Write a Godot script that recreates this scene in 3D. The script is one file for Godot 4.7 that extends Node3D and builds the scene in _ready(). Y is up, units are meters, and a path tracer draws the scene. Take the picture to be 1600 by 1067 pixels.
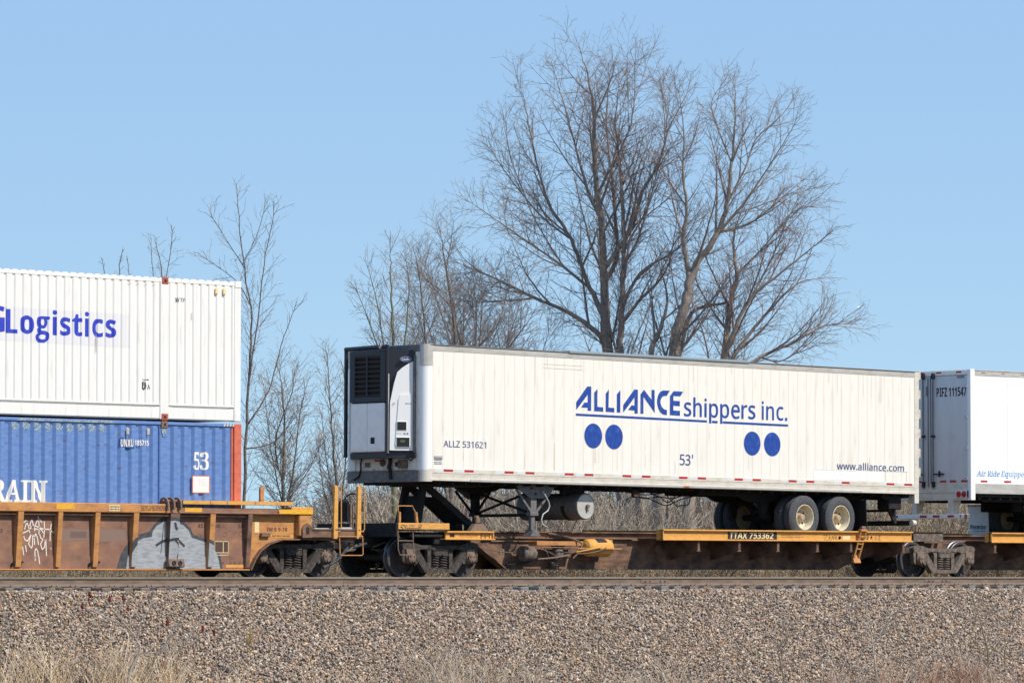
extends Node3D

const SIDE := Vector3(0.7257, 0.0, 0.688)      # along the picture, level: the lie of the tree limbs
const AWAY := Vector3(0.688, 0.0, -0.7257)
const GROUND := -1.35

# ---------------------------------------------------------------- mesh collector
class MB:
	var v := PackedVector3Array()
	var n := PackedVector3Array()
	var c := PackedColorArray()
	var ix := PackedInt32Array()
	var tint := Color.WHITE
	var tinted := false

	func face(p: Array, out: Vector3) -> void:
		var nn: Vector3 = Vector3.ZERO
		for i in range(1, p.size() - 1):
			nn += (p[i + 1] - p[0]).cross(p[i] - p[0])
		if nn.length_squared() < 1e-16:
			return
		nn = nn.normalized()
		var q := p
		if nn.dot(out) < 0.0:
			q = p.duplicate()
			q.reverse()
			nn = -nn
		var b := v.size()
		for x in q:
			v.append(x)
			n.append(nn)
			if tinted: c.append(tint)
		for i in range(1, q.size() - 1):
			ix.append(b); ix.append(b + i); ix.append(b + i + 1)

	func quadn(p: Array, nr: Array) -> void:
		var nn: Vector3 = (p[2] - p[0]).cross(p[1] - p[0])
		if nn.length_squared() < 1e-18:
			nn = (p[3] - p[0]).cross(p[2] - p[0])
		var order := [0, 1, 2, 3]
		if nn.dot(nr[0] + nr[2]) < 0.0:
			order = [3, 2, 1, 0]
		var b := v.size()
		for i in order:
			v.append(p[i])
			n.append(nr[i])
			if tinted: c.append(tint)
		ix.append_array(PackedInt32Array([b, b + 1, b + 2, b, b + 2, b + 3]))

	func obox(t: Transform3D, s: Vector3, ch := 0.0) -> void:
		var h := s * 0.5
		ch = minf(ch, minf(h.x, minf(h.y, h.z)) * 0.9)
		for a in 3:
			var e1 := (a + 1) % 3
			var e2 := (a + 2) % 3
			for sg in [-1.0, 1.0]:
				var p := []
				for k in [[-1, -1], [1, -1], [1, 1], [-1, 1]]:
					var q := Vector3.ZERO
					q[a] = sg * h[a]
					q[e1] = k[0] * (h[e1] - ch)
					q[e2] = k[1] * (h[e2] - ch)
					p.append(t * q)
				var o := Vector3.ZERO
				o[a] = sg
				face(p, t.basis * o)
			if ch > 0.0:
				for s1 in [-1.0, 1.0]:
					for s2 in [-1.0, 1.0]:
						var p2 := []
						for k in [[0, -1], [0, 1], [1, 1], [1, -1]]:
							var q2 := Vector3.ZERO
							q2[a] = k[1] * (h[a] - ch)
							q2[e1] = s1 * (h[e1] - (ch if k[0] == 1 else 0.0))
							q2[e2] = s2 * (h[e2] - (0.0 if k[0] == 1 else ch))
							p2.append(t * q2)
						var o2 := Vector3.ZERO
						o2[e1] = s1
						o2[e2] = s2
						face(p2, t.basis * o2)
		if ch > 0.0:
			for sx in [-1.0, 1.0]:
				for sy in [-1.0, 1.0]:
					for sz in [-1.0, 1.0]:
						var g := Vector3(sx, sy, sz)
						face([t * (g * Vector3(h.x, h.y - ch, h.z - ch)), t * (g * Vector3(h.x - ch, h.y, h.z - ch)), t * (g * Vector3(h.x - ch, h.y - ch, h.z))], t.basis * g)

	func box(a: Vector3, b: Vector3, ch := 0.0) -> void:
		obox(Transform3D(Basis.IDENTITY, (a + b) * 0.5), (b - a).abs(), ch)

	func bar(a: Vector3, b: Vector3, w: float, h: float, up := Vector3.UP, ch := 0.0) -> void:
		var d := (b - a).normalized()
		var s := d.cross(up)
		if s.length() < 0.01: s = d.cross(Vector3.RIGHT)
		s = s.normalized()
		obox(Transform3D(Basis(d, s.cross(d), s), (a + b) * 0.5), Vector3(a.distance_to(b), h, w), ch)

	func prism(poly: PackedVector2Array, z0: float, z1: float, t := Transform3D.IDENTITY) -> void:
		var tri := Geometry2D.triangulate_polygon(poly)
		for k in range(0, tri.size(), 3):
			for z in [z0, z1]:
				var p := []
				for j in 3:
					var q := poly[tri[k + j]]
					p.append(t * Vector3(q.x, q.y, z))
				face(p, t.basis * Vector3(0, 0, 1.0 if z == maxf(z0, z1) else -1.0))
		var sgn := 1.0 if Geometry2D.is_polygon_clockwise(poly) else -1.0
		for i in poly.size():
			var a := poly[i]
			var b := poly[(i + 1) % poly.size()]
			var e := b - a
			face([t * Vector3(a.x, a.y, z0), t * Vector3(b.x, b.y, z0), t * Vector3(b.x, b.y, z1), t * Vector3(a.x, a.y, z1)], t.basis * Vector3(-e.y * sgn, e.x * sgn, 0))

	func sheet(poly: PackedVector2Array, z: float) -> void:      # a film on a face that looks along +z
		var tri := Geometry2D.triangulate_polygon(poly)
		for k in range(0, tri.size(), 3):
			var p := []
			for j in 3:
				p.append(Vector3(poly[tri[k + j]].x, poly[tri[k + j]].y, z))
			face(p, Vector3.BACK)

	func tube(pts: PackedVector3Array, r: PackedFloat32Array, sides := 6, caps := false) -> void:
		var m := pts.size()
		if m < 2: return
		var d := (pts[1] - pts[0]).normalized()
		var s := d.cross(Vector3.UP if absf(d.y) < 0.9 else Vector3.RIGHT).normalized()
		var base := v.size()
		for i in m:
			var dd := (pts[mini(i + 1, m - 1)] - pts[maxi(i - 1, 0)]).normalized()
			s = s - dd * s.dot(dd)
			if s.length_squared() < 1e-6: s = dd.cross(Vector3(0.31, 0.77, -0.55))
			s = s.normalized()
			var u := dd.cross(s)
			for k in sides:
				var a := TAU * k / sides
				var nr := s * cos(a) + u * sin(a)
				v.append(pts[i] + nr * r[i])
				n.append(nr)
				if tinted: c.append(tint)
		for i in m - 1:
			for k in sides:
				var a0 := base + i * sides + k
				var b0 := base + i * sides + (k + 1) % sides
				ix.append(a0); ix.append(a0 + sides); ix.append(b0)
				ix.append(b0); ix.append(a0 + sides); ix.append(b0 + sides)
		if caps:
			for e in [0, m - 1]:
				var p := []
				for k in sides: p.append(v[base + e * sides + k])
				face(p, (pts[0] - pts[1]) if e == 0 else (pts[m - 1] - pts[m - 2]))

	func rod(a: Vector3, b: Vector3, r: float, sides := 8) -> void:
		tube(PackedVector3Array([a, b]), PackedFloat32Array([r, r]), sides, true)

	func pipe(pts: Array, r: float, sides := 6) -> void:
		var rr := PackedFloat32Array()
		for p in pts: rr.append(r)
		tube(PackedVector3Array(pts), rr, sides, true)

	func lathe(prof: Array, t: Transform3D, segs := 24) -> void:    # prof: Vector2(radius, height along local z), outward to the right of travel
		for i in prof.size() - 1:
			var a: Vector2 = prof[i]
			var b: Vector2 = prof[i + 1]
			var e := (b - a)
			if e.length() < 1e-6: continue
			var nn := Vector2(e.y, -e.x).normalized()
			for k in segs:
				var c0 := TAU * k / segs
				var c1 := TAU * (k + 1) / segs
				var d0 := Vector3(cos(c0), sin(c0), 0)
				var d1 := Vector3(cos(c1), sin(c1), 0)
				var zz := Vector3(0, 0, 1)
				quadn([t * (d0 * a.x + zz * a.y), t * (d1 * a.x + zz * a.y), t * (d1 * b.x + zz * b.y), t * (d0 * b.x + zz * b.y)],
					[(t.basis * (d0 * nn.x + zz * nn.y)).normalized(), (t.basis * (d1 * nn.x + zz * nn.y)).normalized(), (t.basis * (d1 * nn.x + zz * nn.y)).normalized(), (t.basis * (d0 * nn.x + zz * nn.y)).normalized()])

	func arrays() -> Array:
		var a := []
		a.resize(Mesh.ARRAY_MAX)
		a[Mesh.ARRAY_VERTEX] = v
		a[Mesh.ARRAY_NORMAL] = n
		if tinted: a[Mesh.ARRAY_COLOR] = c
		a[Mesh.ARRAY_INDEX] = ix
		return a

	func mesh() -> ArrayMesh:
		var m := ArrayMesh.new()
		m.add_surface_from_arrays(Mesh.PRIMITIVE_TRIANGLES, arrays())
		return m

# ---------------------------------------------------------------- scene helpers
var M := {}
var rng := RandomNumberGenerator.new()

func thing(called: String, label: String, category: String, at := Vector3.ZERO, group := "") -> Node3D:
	var o := Node3D.new()
	o.name = called
	o.position = at
	add_child(o, true)
	o.set_meta("label", label)
	o.set_meta("category", category)
	if group: o.set_meta("group", group)
	return o

func offset_of(parent: Node) -> Vector3:      # vertices of parts are given in the frame of the top-level root's parent
	var t := Vector3.ZERO
	var k := parent
	while k is Node3D and k != self:
		t += (k as Node3D).position
		k = k.get_parent()
	return t

func part(called: String, mb: MB, mat: Material, parent: Node, local := false) -> MeshInstance3D:
	var o := MeshInstance3D.new()
	o.name = called
	o.mesh = mb.mesh()
	o.material_override = mat
	if not local: o.position = -offset_of(parent)
	parent.add_child(o, true)
	return o

func struct(called: String, mb: MB, mat: Material) -> MeshInstance3D:
	var o := part(called, mb, mat, self)
	o.set_meta("kind", "structure")
	return o

func dup(src: Node3D, parent: Node, shift: Vector3) -> Node3D:
	var o := src.duplicate() as Node3D
	o.name = src.name
	parent.add_child(o, true)
	o.position += shift
	return o

func sysfont(which: String) -> Font:
	var f := SystemFont.new()
	if which == "serif":
		f.font_names = PackedStringArray(["Droid Serif"])
		f.font_weight = 700
	elif which == "serif_light":
		f.font_names = PackedStringArray(["Droid Serif"])
	elif which == "bold":
		f.font_names = PackedStringArray(["Droid Sans"])
		f.font_weight = 700
	elif which == "mono":
		f.font_names = PackedStringArray(["Droid Sans Mono"])
	else:
		f.font_names = PackedStringArray(["Droid Sans"])
	return f

# lettering fitted into the rectangle lo..hi of a face; dir "z": face looks along +z, lo/hi are (x, y); dir "x": face looks along -x, lo/hi are (z, y)
func lettering(s: String, which: String, lo: Vector2, hi: Vector2, depth_at: float, mat: Material, parent: Node, dir := "z", shear := 0.0, local := false) -> void:
	var tm := TextMesh.new()
	tm.text = s
	tm.font = sysfont(which)
	tm.font_size = 48
	tm.pixel_size = 0.01
	tm.depth = 0.01
	tm.curve_step = 1.0
	var arr := tm.get_mesh_arrays()
	var vs: PackedVector3Array = arr[Mesh.ARRAY_VERTEX]
	if vs.is_empty():
		push_warning("no glyphs for " + s)
		return
	var a := vs[0]
	var b := vs[0]
	for q in vs:
		a = a.min(q)
		b = b.max(q)
	var k := Vector2((hi.x - lo.x) / (b.x - a.x), (hi.y - lo.y) / (b.y - a.y))
	var o := MeshInstance3D.new()
	o.name = "lettering"
	o.mesh = tm
	if which == "medium":            # a heavier stroke: the glyph faces laid four times, a little apart
		var ns: PackedVector3Array = arr[Mesh.ARRAY_NORMAL]
		var ii := PackedInt32Array(range(vs.size()))
		if arr[Mesh.ARRAY_INDEX] != null: ii = arr[Mesh.ARRAY_INDEX]
		var mb := MB.new()
		var e := (b.y - a.y) * 0.011
		for q in [Vector3(-e, 0, 0), Vector3(e, 0, 0.0006), Vector3(0, -e, 0.0012), Vector3(0, e, 0.0018)]:
			for j in range(0, ii.size(), 3):
				if ns[ii[j]].z < 0.5: continue
				mb.face([vs[ii[j]] + q, vs[ii[j + 1]] + q, vs[ii[j + 2]] + q], Vector3.BACK)
		o.mesh = mb.mesh()
	o.material_override = mat
	var bs := Basis(Vector3(k.x, 0, 0), Vector3(shear * k.y, k.y, 0), Vector3(0, 0, 0.2))
	var at := Vector3(lo.x - a.x * k.x - shear * k.y * a.y, lo.y - a.y * k.y, depth_at)
	if dir == "x":
		var r := Basis(Vector3(0, 0, 1), Vector3(0, 1, 0), Vector3(-1, 0, 0))
		bs = r * bs
		at = r * Vector3(at.x, at.y, 0) + Vector3(depth_at, 0, 0)
	o.transform = Transform3D(bs, at)
	if not local: o.position -= offset_of(parent)
	parent.add_child(o, true)

# lettering painted over a corrugated sheet: every glyph triangle is cut at the folds and laid on them
func painted_lettering(s: String, which: String, lo: Vector2, hi: Vector2, folds: Array, lift: float, mat: Material, parent: Node) -> void:
	var tm := TextMesh.new()
	tm.text = s
	tm.font = sysfont(which)
	tm.font_size = 48
	tm.pixel_size = 0.01
	tm.depth = 0.01
	tm.curve_step = 1.0
	var arr := tm.get_mesh_arrays()
	var vs: PackedVector3Array = arr[Mesh.ARRAY_VERTEX]
	var ns: PackedVector3Array = arr[Mesh.ARRAY_NORMAL]
	var ii := PackedInt32Array(range(vs.size()))
	if arr[Mesh.ARRAY_INDEX] != null: ii = arr[Mesh.ARRAY_INDEX]
	var a := vs[0]
	var b := vs[0]
	for q in vs:
		a = a.min(q)
		b = b.max(q)
	var mb := MB.new()
	for k in range(0, ii.size(), 3):
		if ns[ii[k]].z < 0.5: continue
		var tri := PackedVector2Array()
		for j in 3:
			var q := vs[ii[k + j]]
			tri.append(Vector2(lerpf(lo.x, hi.x, (q.x - a.x) / (b.x - a.x)), lerpf(lo.y, hi.y, (q.y - a.y) / (b.y - a.y))))
		folded(mb, tri, folds, lift)
		if which == "serif":          # a heavier stroke: the same faces laid again a little to each side
			for e in [-0.028, 0.028]:
				var moved := PackedVector2Array()
				for q in tri: moved.append(q + Vector2(e * (hi.y - lo.y), 0.0))
				folded(mb, moved, folds, lift + 0.0007 + e * 0.01)
	part("lettering", mb, mat, parent)

func folded(mb: MB, poly: PackedVector2Array, folds: Array, lift: float) -> void:
	var x0 := INF
	var x1 := -INF
	for q in poly:
		x0 = minf(x0, q.x)
		x1 = maxf(x1, q.x)
	for i in folds.size() - 1:
		var f: Vector2 = folds[i]
		var g: Vector2 = folds[i + 1]
		if g.x <= x0 or f.x >= x1 or g.x - f.x < 1e-5: continue
		var q := cut(cut(Array(poly), f.x, 1.0), g.x, -1.0)
		if q.size() < 3: continue
		var p := []
		for v in q: p.append(Vector3(v.x, v.y, lerpf(f.y, g.y, (v.x - f.x) / (g.x - f.x)) + lift))
		mb.face(p, Vector3.BACK)

func cut(poly: Array, x: float, keep: float) -> Array:      # the part of a convex polygon on one side of an upright line
	var out := []
	for i in poly.size():
		var a: Vector2 = poly[i]
		var b: Vector2 = poly[(i + 1) % poly.size()]
		var da := (a.x - x) * keep
		var db := (b.x - x) * keep
		if da >= 0.0: out.append(a)
		if (da > 0.0 and db < 0.0) or (da < 0.0 and db > 0.0): out.append(a.lerp(b, da / (da - db)))
	return out

func folds_of(prof: Array, phase: float, pitch: float, x0: float, x1: float) -> Array:
	var pts := []
	for k in range(int(floor((x0 - phase) / pitch)) - 1, int(ceil((x1 - phase) / pitch)) + 1):
		for p in prof: pts.append(Vector2(phase + k * pitch + p[0], p[1]))
	return pts

func pv(flat: Array) -> PackedVector2Array:
	var p := PackedVector2Array()
	for i in range(0, flat.size(), 2): p.append(Vector2(flat[i], flat[i + 1]))
	return p

func plain(col: Color, rough := 0.6, metal := 0.0) -> StandardMaterial3D:
	var m := StandardMaterial3D.new()
	m.albedo_color = col
	m.roughness = rough
	m.metallic = metal
	return m

# paint that is worn: a noise run through a colour ramp, laid on along three axes
func worn(stops: Array, scale: Vector3, rough := 0.65, seed_ := 1, octaves := 5, metal := 0.0, bump := 0.0) -> StandardMaterial3D:
	var m := StandardMaterial3D.new()
	var nz := FastNoiseLite.new()
	nz.seed = seed_
	nz.noise_type = FastNoiseLite.TYPE_SIMPLEX_SMOOTH
	nz.frequency = 0.012
	nz.fractal_octaves = octaves
	nz.fractal_gain = 0.6
	var t := NoiseTexture2D.new()
	t.width = 512
	t.height = 512
	t.seamless = true
	t.noise = nz
	var g := Gradient.new()
	var offs := PackedFloat32Array()
	var cols := PackedColorArray()
	for s in stops:
		offs.append(s[0])
		cols.append(s[1])
	g.offsets = offs
	g.colors = cols
	t.color_ramp = g
	m.albedo_texture = t
	m.uv1_triplanar = true
	m.uv1_world_triplanar = true
	m.uv1_scale = scale
	m.roughness = rough
	m.metallic = metal
	if bump > 0.0:
		m.heightmap_enabled = true
		m.heightmap_texture = t
		m.heightmap_scale = bump
	return m

func rgb(r: int, g: int, b: int) -> Color:
	return Color8(r, g, b)

func materials() -> void:
	M.white = worn([[0.0, rgb(208, 206, 200)], [0.3, rgb(228, 228, 224)], [0.8, rgb(233, 233, 230)], [0.95, rgb(228, 226, 220)], [1.0, rgb(196, 174, 146)]], Vector3(0.9, 0.12, 0.9), 0.5, 3, 6)
	M.trailer_white = worn([[0.0, rgb(214, 209, 196)], [0.25, rgb(229, 226, 217)], [0.7, rgb(234, 232, 224)], [1.0, rgb(224, 218, 203)]], Vector3(0.6, 0.09, 0.6), 0.5, 5, 6)
	M.clean_white = worn([[0.0, rgb(230, 231, 231)], [0.5, rgb(238, 239, 239)], [1.0, rgb(241, 241, 240)]], Vector3(0.5, 0.1, 0.5), 0.4, 6)
	M.blue = worn([[0.0, rgb(84, 116, 170)], [0.4, rgb(96, 130, 186)], [0.75, rgb(106, 138, 192)], [0.93, rgb(114, 144, 192)], [0.965, rgb(126, 116, 118)], [0.985, rgb(124, 82, 56)], [1.0, rgb(104, 60, 38)]], Vector3(0.5, 1.6, 0.5), 0.55, 11, 6)
	M.blue_scuffed = worn([[0.0, rgb(70, 104, 160)], [0.42, rgb(86, 122, 172)], [0.5, rgb(150, 168, 170)], [0.62, rgb(176, 184, 176)], [0.7, rgb(112, 132, 140)], [0.85, rgb(128, 92, 62)], [1.0, rgb(84, 98, 106)]], Vector3(2.2, 1.8, 2.2), 0.7, 13, 6)
	M.red = worn([[0.0, rgb(190, 92, 68)], [0.6, rgb(210, 108, 82)], [1.0, rgb(196, 124, 100)]], Vector3(1, 1, 1), 0.65, 17)
	M.red_casting = worn([[0.0, rgb(120, 48, 40)], [0.6, rgb(176, 84, 70)], [1.0, rgb(150, 110, 90)]], Vector3(3, 3, 3), 0.7, 18)
	M.car_brown = worn([[0.0, rgb(108, 78, 64)], [0.35, rgb(132, 98, 82)], [0.65, rgb(144, 107, 88)], [0.85, rgb(158, 116, 84)], [1.0, rgb(174, 122, 72)]], Vector3(0.25, 0.35, 0.25), 0.85, 21, 5)
	M.car_yellow = worn([[0.0, rgb(148, 100, 66)], [0.3, rgb(178, 124, 76)], [0.65, rgb(192, 136, 80)], [0.88, rgb(202, 146, 72)], [1.0, rgb(160, 116, 88)]], Vector3(0.35, 0.9, 0.35), 0.8, 23, 6)
	M.bright_yellow = worn([[0.0, rgb(196, 140, 30)], [0.4, rgb(224, 168, 38)], [1.0, rgb(232, 178, 52)]], Vector3(1, 2, 1), 0.6, 24)
	M.deck_yellow = worn([[0.0, rgb(140, 96, 58)], [0.2, rgb(200, 144, 72)], [0.65, rgb(218, 162, 80)], [0.9, rgb(208, 154, 88)], [1.0, rgb(128, 90, 64)]], Vector3(0.45, 1.3, 0.45), 0.75, 25, 6)
	M.frame_brown = worn([[0.0, rgb(66, 50, 43)], [0.4, rgb(106, 82, 68)], [0.7, rgb(128, 98, 79)], [1.0, rgb(156, 115, 80)]], Vector3(0.3, 0.5, 0.3), 0.88, 27, 6)
	M.under_black = worn([[0.0, rgb(18, 17, 18)], [0.6, rgb(30, 29, 30)], [1.0, rgb(50, 46, 44)]], Vector3(0.8, 0.8, 0.8), 0.85, 31)
	M.truck = worn([[0.0, rgb(72, 64, 59)], [0.5, rgb(110, 99, 90)], [0.85, rgb(134, 121, 109)], [1.0, rgb(122, 98, 84)]], Vector3(1.2, 1.2, 1.2), 0.92, 33, 6)
	M.truck_shaded = worn([[0.0, rgb(40, 37, 36)], [0.5, rgb(66, 60, 56)], [0.85, rgb(94, 84, 76)], [1.0, rgb(110, 92, 80)]], Vector3(1.2, 1.2, 1.2), 0.9, 34, 6)  # truck colour with the shade beneath the cars painted in
	M.rusty = worn([[0.0, rgb(94, 77, 67)], [0.5, rgb(124, 105, 93)], [1.0, rgb(146, 120, 101)]], Vector3(2.0, 2.0, 2.0), 0.9, 35)
	M.wheel = worn([[0.0, rgb(50, 45, 43)], [0.6, rgb(72, 64, 60)], [1.0, rgb(96, 85, 78)]], Vector3(1.2, 1.2, 1.2), 0.8, 37)
	M.steel = plain(rgb(112, 114, 118), 0.45, 0.8)
	M.rail = worn([[0.0, rgb(100, 85, 74)], [0.5, rgb(122, 106, 94)], [0.85, rgb(132, 115, 101)], [1.0, rgb(118, 94, 78)]], Vector3(0.3, 1.0, 0.3), 0.9, 41)
	M.rail_head = worn([[0.0, rgb(118, 108, 94)], [0.6, rgb(134, 124, 110)], [1.0, rgb(146, 132, 114)]], Vector3(0.3, 2.0, 0.3), 0.6, 42, 4, 0.1)
	M.tie = worn([[0.0, rgb(92, 80, 71)], [0.5, rgb(122, 108, 97)], [0.8, rgb(142, 127, 113)], [1.0, rgb(152, 136, 120)]], Vector3(2.0, 4.0, 2.0), 0.95, 43)
	M.tie_pale = worn([[0.0, rgb(92, 92, 92)], [0.5, rgb(120, 122, 122)], [0.8, rgb(140, 134, 116)], [1.0, rgb(124, 128, 136)]], Vector3(2.0, 5.0, 2.0), 0.95, 44)
	M.alu = worn([[0.0, rgb(168, 165, 158)], [0.5, rgb(186, 184, 178)], [1.0, rgb(196, 193, 187)]], Vector3(0.3, 1.0, 0.3), 0.5, 45, 3, 0.15)
	M.alu_cream = worn([[0.0, rgb(192, 186, 172)], [0.5, rgb(210, 205, 193)], [1.0, rgb(216, 211, 200)]], Vector3(0.4, 0.8, 0.4), 0.55, 46, 4)
	M.rubber = worn([[0.0, rgb(54, 56, 60)], [0.6, rgb(78, 80, 84)], [1.0, rgb(98, 98, 98)]], Vector3(2, 2, 2), 0.85, 47)
	M.rim = worn([[0.0, rgb(176, 150, 108)], [0.4, rgb(214, 202, 172)], [1.0, rgb(226, 220, 204)]], Vector3(2, 2, 2), 0.55, 48)
	M.hub = worn([[0.0, rgb(150, 124, 96)], [0.6, rgb(186, 164, 134)], [1.0, rgb(204, 188, 160)]], Vector3(4, 4, 4), 0.6, 49)
	M.unit_dark = plain(rgb(38, 41, 48), 0.45)
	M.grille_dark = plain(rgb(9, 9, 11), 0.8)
	M.unit_white = plain(rgb(240, 240, 238), 0.35)
	M.unit_door = worn([[0.0, rgb(234, 229, 224)], [0.5, rgb(243, 239, 234)], [1.0, rgb(246, 242, 238)]], Vector3(0.7, 0.5, 0.7), 0.5, 52)
	M.front_dirty = worn([[0.0, rgb(180, 166, 148)], [0.3, rgb(226, 219, 206)], [0.8, rgb(238, 233, 224)], [1.0, rgb(196, 178, 154)]], Vector3(1.3, 0.6, 1.3), 0.7, 53, 5)
	M.front_grey = worn([[0.0, rgb(84, 82, 82)], [0.6, rgb(112, 110, 110)], [1.0, rgb(130, 120, 108)]], Vector3(1.0, 1.0, 1.0), 0.6, 54)
	M.door_grey = worn([[0.0, rgb(190, 191, 194)], [0.5, rgb(202, 203, 206)], [1.0, rgb(208, 209, 210)]], Vector3(0.5, 0.15, 0.5), 0.45, 55)
	M.grime = plain(rgb(176, 170, 164), 0.8)
	M.grime_pale = plain(rgb(206, 202, 190), 0.7)
	M.grime_tan = plain(rgb(208, 194, 166), 0.7)
	M.roof_edge = plain(rgb(112, 112, 110), 0.6)
	M.roof_strip = plain(rgb(142, 152, 156), 0.5, 0.1)
	M.rusty_fleck = plain(rgb(132, 86, 62), 0.85)
	M.logo_blue = worn([[0.0, rgb(18, 56, 138)], [0.6, rgb(27, 70, 156)], [1.0, rgb(62, 106, 178)]], Vector3(1.2, 0.8, 1.2), 0.5, 57)
	M.navy = plain(rgb(58, 74, 128), 0.5)
	M.royal = worn([[0.0, rgb(40, 56, 176)], [0.6, rgb(50, 66, 190)], [1.0, rgb(84, 92, 190)]], Vector3(2.4, 0.4, 2.4), 0.45, 58)
	M.sky_ink = plain(rgb(72, 150, 206), 0.5)
	M.black = plain(rgb(30, 30, 32), 0.7)
	M.black_ink = plain(rgb(38, 38, 44), 0.7)
	M.faded_ink = plain(rgb(80, 62, 54), 0.8)
	M.faint_ink = plain(rgb(92, 66, 50), 0.8)
	M.white_ink = plain(rgb(232, 230, 222), 0.6)
	M.cream_ink = plain(rgb(226, 206, 158), 0.65)
	M.grey_ink = plain(rgb(126, 130, 138), 0.6)
	M.film = plain(rgb(221, 221, 223), 0.45)
	M.film_pink = plain(rgb(224, 218, 214), 0.5)
	M.reflector_red = plain(rgb(176, 34, 44), 0.4)
	M.reflector_white = plain(rgb(214, 216, 220), 0.35)
	M.amber = plain(rgb(206, 122, 44), 0.35)
	M.lamp_red = plain(rgb(178, 24, 28), 0.2)
	M.rivet = plain(rgb(184, 164, 134), 0.75)
	M.rivet_grey = plain(rgb(120, 112, 104), 0.6)
	M.spray_grey = worn([[0.0, rgb(128, 132, 136)], [0.5, rgb(156, 161, 166)], [1.0, rgb(172, 176, 178)]], Vector3(0.5, 2.2, 0.5), 0.75, 61)
	M.spray_dark = worn([[0.0, rgb(48, 52, 58)], [0.6, rgb(70, 74, 80)], [1.0, rgb(92, 88, 84)]], Vector3(1, 1, 1), 0.75, 62)
	M.spray_line = plain(rgb(58, 58, 62), 0.7)
	M.spray_white = plain(rgb(222, 214, 206), 0.7)
	M.buff = worn([[0.0, rgb(126, 104, 94)], [1.0, rgb(136, 112, 100)]], Vector3(1, 4, 1), 0.8, 63)
	M.bark = worn([[0.0, rgb(104, 94, 86)], [0.45, rgb(142, 130, 119)], [0.75, rgb(166, 153, 140)], [1.0, rgb(180, 168, 154)]], Vector3(3.0, 0.9, 3.0), 0.95, 71, 6, 0.0, 2.0)
	M.limb = worn([[0.0, rgb(92, 82, 76)], [0.5, rgb(120, 108, 99)], [1.0, rgb(146, 133, 121)]], Vector3(2, 1, 2), 0.95, 72)
	M.twig = plain(rgb(146, 134, 126), 0.95)
	M.twig_red = plain(rgb(150, 131, 123), 0.95)
	M.sapling = worn([[0.0, rgb(86, 78, 66)], [0.5, rgb(120, 110, 94)], [1.0, rgb(150, 144, 116)]], Vector3(3, 2, 3), 0.95, 73)
	M.lichen = worn([[0.0, rgb(92, 88, 70)], [0.5, rgb(132, 130, 100)], [1.0, rgb(164, 162, 124)]], Vector3(3, 2, 3), 0.95, 74)
	M.pale_twig = plain(rgb(172, 161, 148), 0.9)
	M.pale_dark = plain(rgb(156, 144, 134), 0.95)
	M.soil = worn([[0.0, rgb(92, 78, 60)], [0.5, rgb(134, 116, 88)], [1.0, rgb(164, 146, 110)]], Vector3(0.7, 0.7, 0.7), 1.0, 75, 6)
	M.ballast = worn([[0.0, rgb(48, 43, 39)], [0.5, rgb(78, 71, 64)], [1.0, rgb(104, 95, 86)]], Vector3(4, 4, 4), 1.0, 76, 5, 0.0, 3.0)  # bed kept dark: paints the shade in the gaps between stones
	M.cone_red = plain(rgb(122, 42, 28), 0.9)
	M.plume = plain(rgb(198, 176, 136), 0.95)
	M.scrap = worn([[0.0, rgb(110, 68, 56)], [1.0, rgb(150, 100, 84)]], Vector3(4, 4, 4), 0.8, 77)
	var tinted := StandardMaterial3D.new()
	tinted.vertex_color_use_as_albedo = true
	tinted.roughness = 0.95
	M.tinted = tinted
	var leafy := tinted.duplicate() as StandardMaterial3D
	leafy.backlight_enabled = true
	leafy.backlight = Color(0.25, 0.25, 0.25)
	M.straw = leafy

# a clear spring sky: pale at the horizon, deeper blue higher up, a soft aureole round the sun
func clear_sky() -> PanoramaSkyMaterial:
	var w := 512
	var h := 256
	var im := Image.create(w, h, false, Image.FORMAT_RGBF)
	var low := Color(0.55, 0.805, 0.94)
	var mid := Color(0.28, 0.495, 0.845)
	var top := Color(0.17, 0.36, 0.70)
	var sd := Vector3(sin(deg_to_rad(21.0)), 1.04, cos(deg_to_rad(21.0))).normalized()
	for j in h:
		var el := PI * (0.5 - (j + 0.5) / h)
		var y := sin(el)
		var c := low.lerp(mid, 1.0 - exp(-maxf(y, 0.0) * 11.0))
		c = c.lerp(top, smoothstep(0.12, 1.0, y))
		for i in w:
			var az := TAU * (i + 0.5) / w
			var d := Vector3(-sin(az) * cos(el), y, -cos(az) * cos(el))
			var k := clampf(d.dot(sd), 0.0, 1.0)
			var g := 0.12 * pow(k, 6.0) + 0.5 * pow(k, 60.0)
			im.set_pixel(i, j, Color(c.r + g, c.g + g, c.b + g * 0.9))
	var m := PanoramaSkyMaterial.new()
	m.panorama = ImageTexture.create_from_image(im)
	return m

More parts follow.
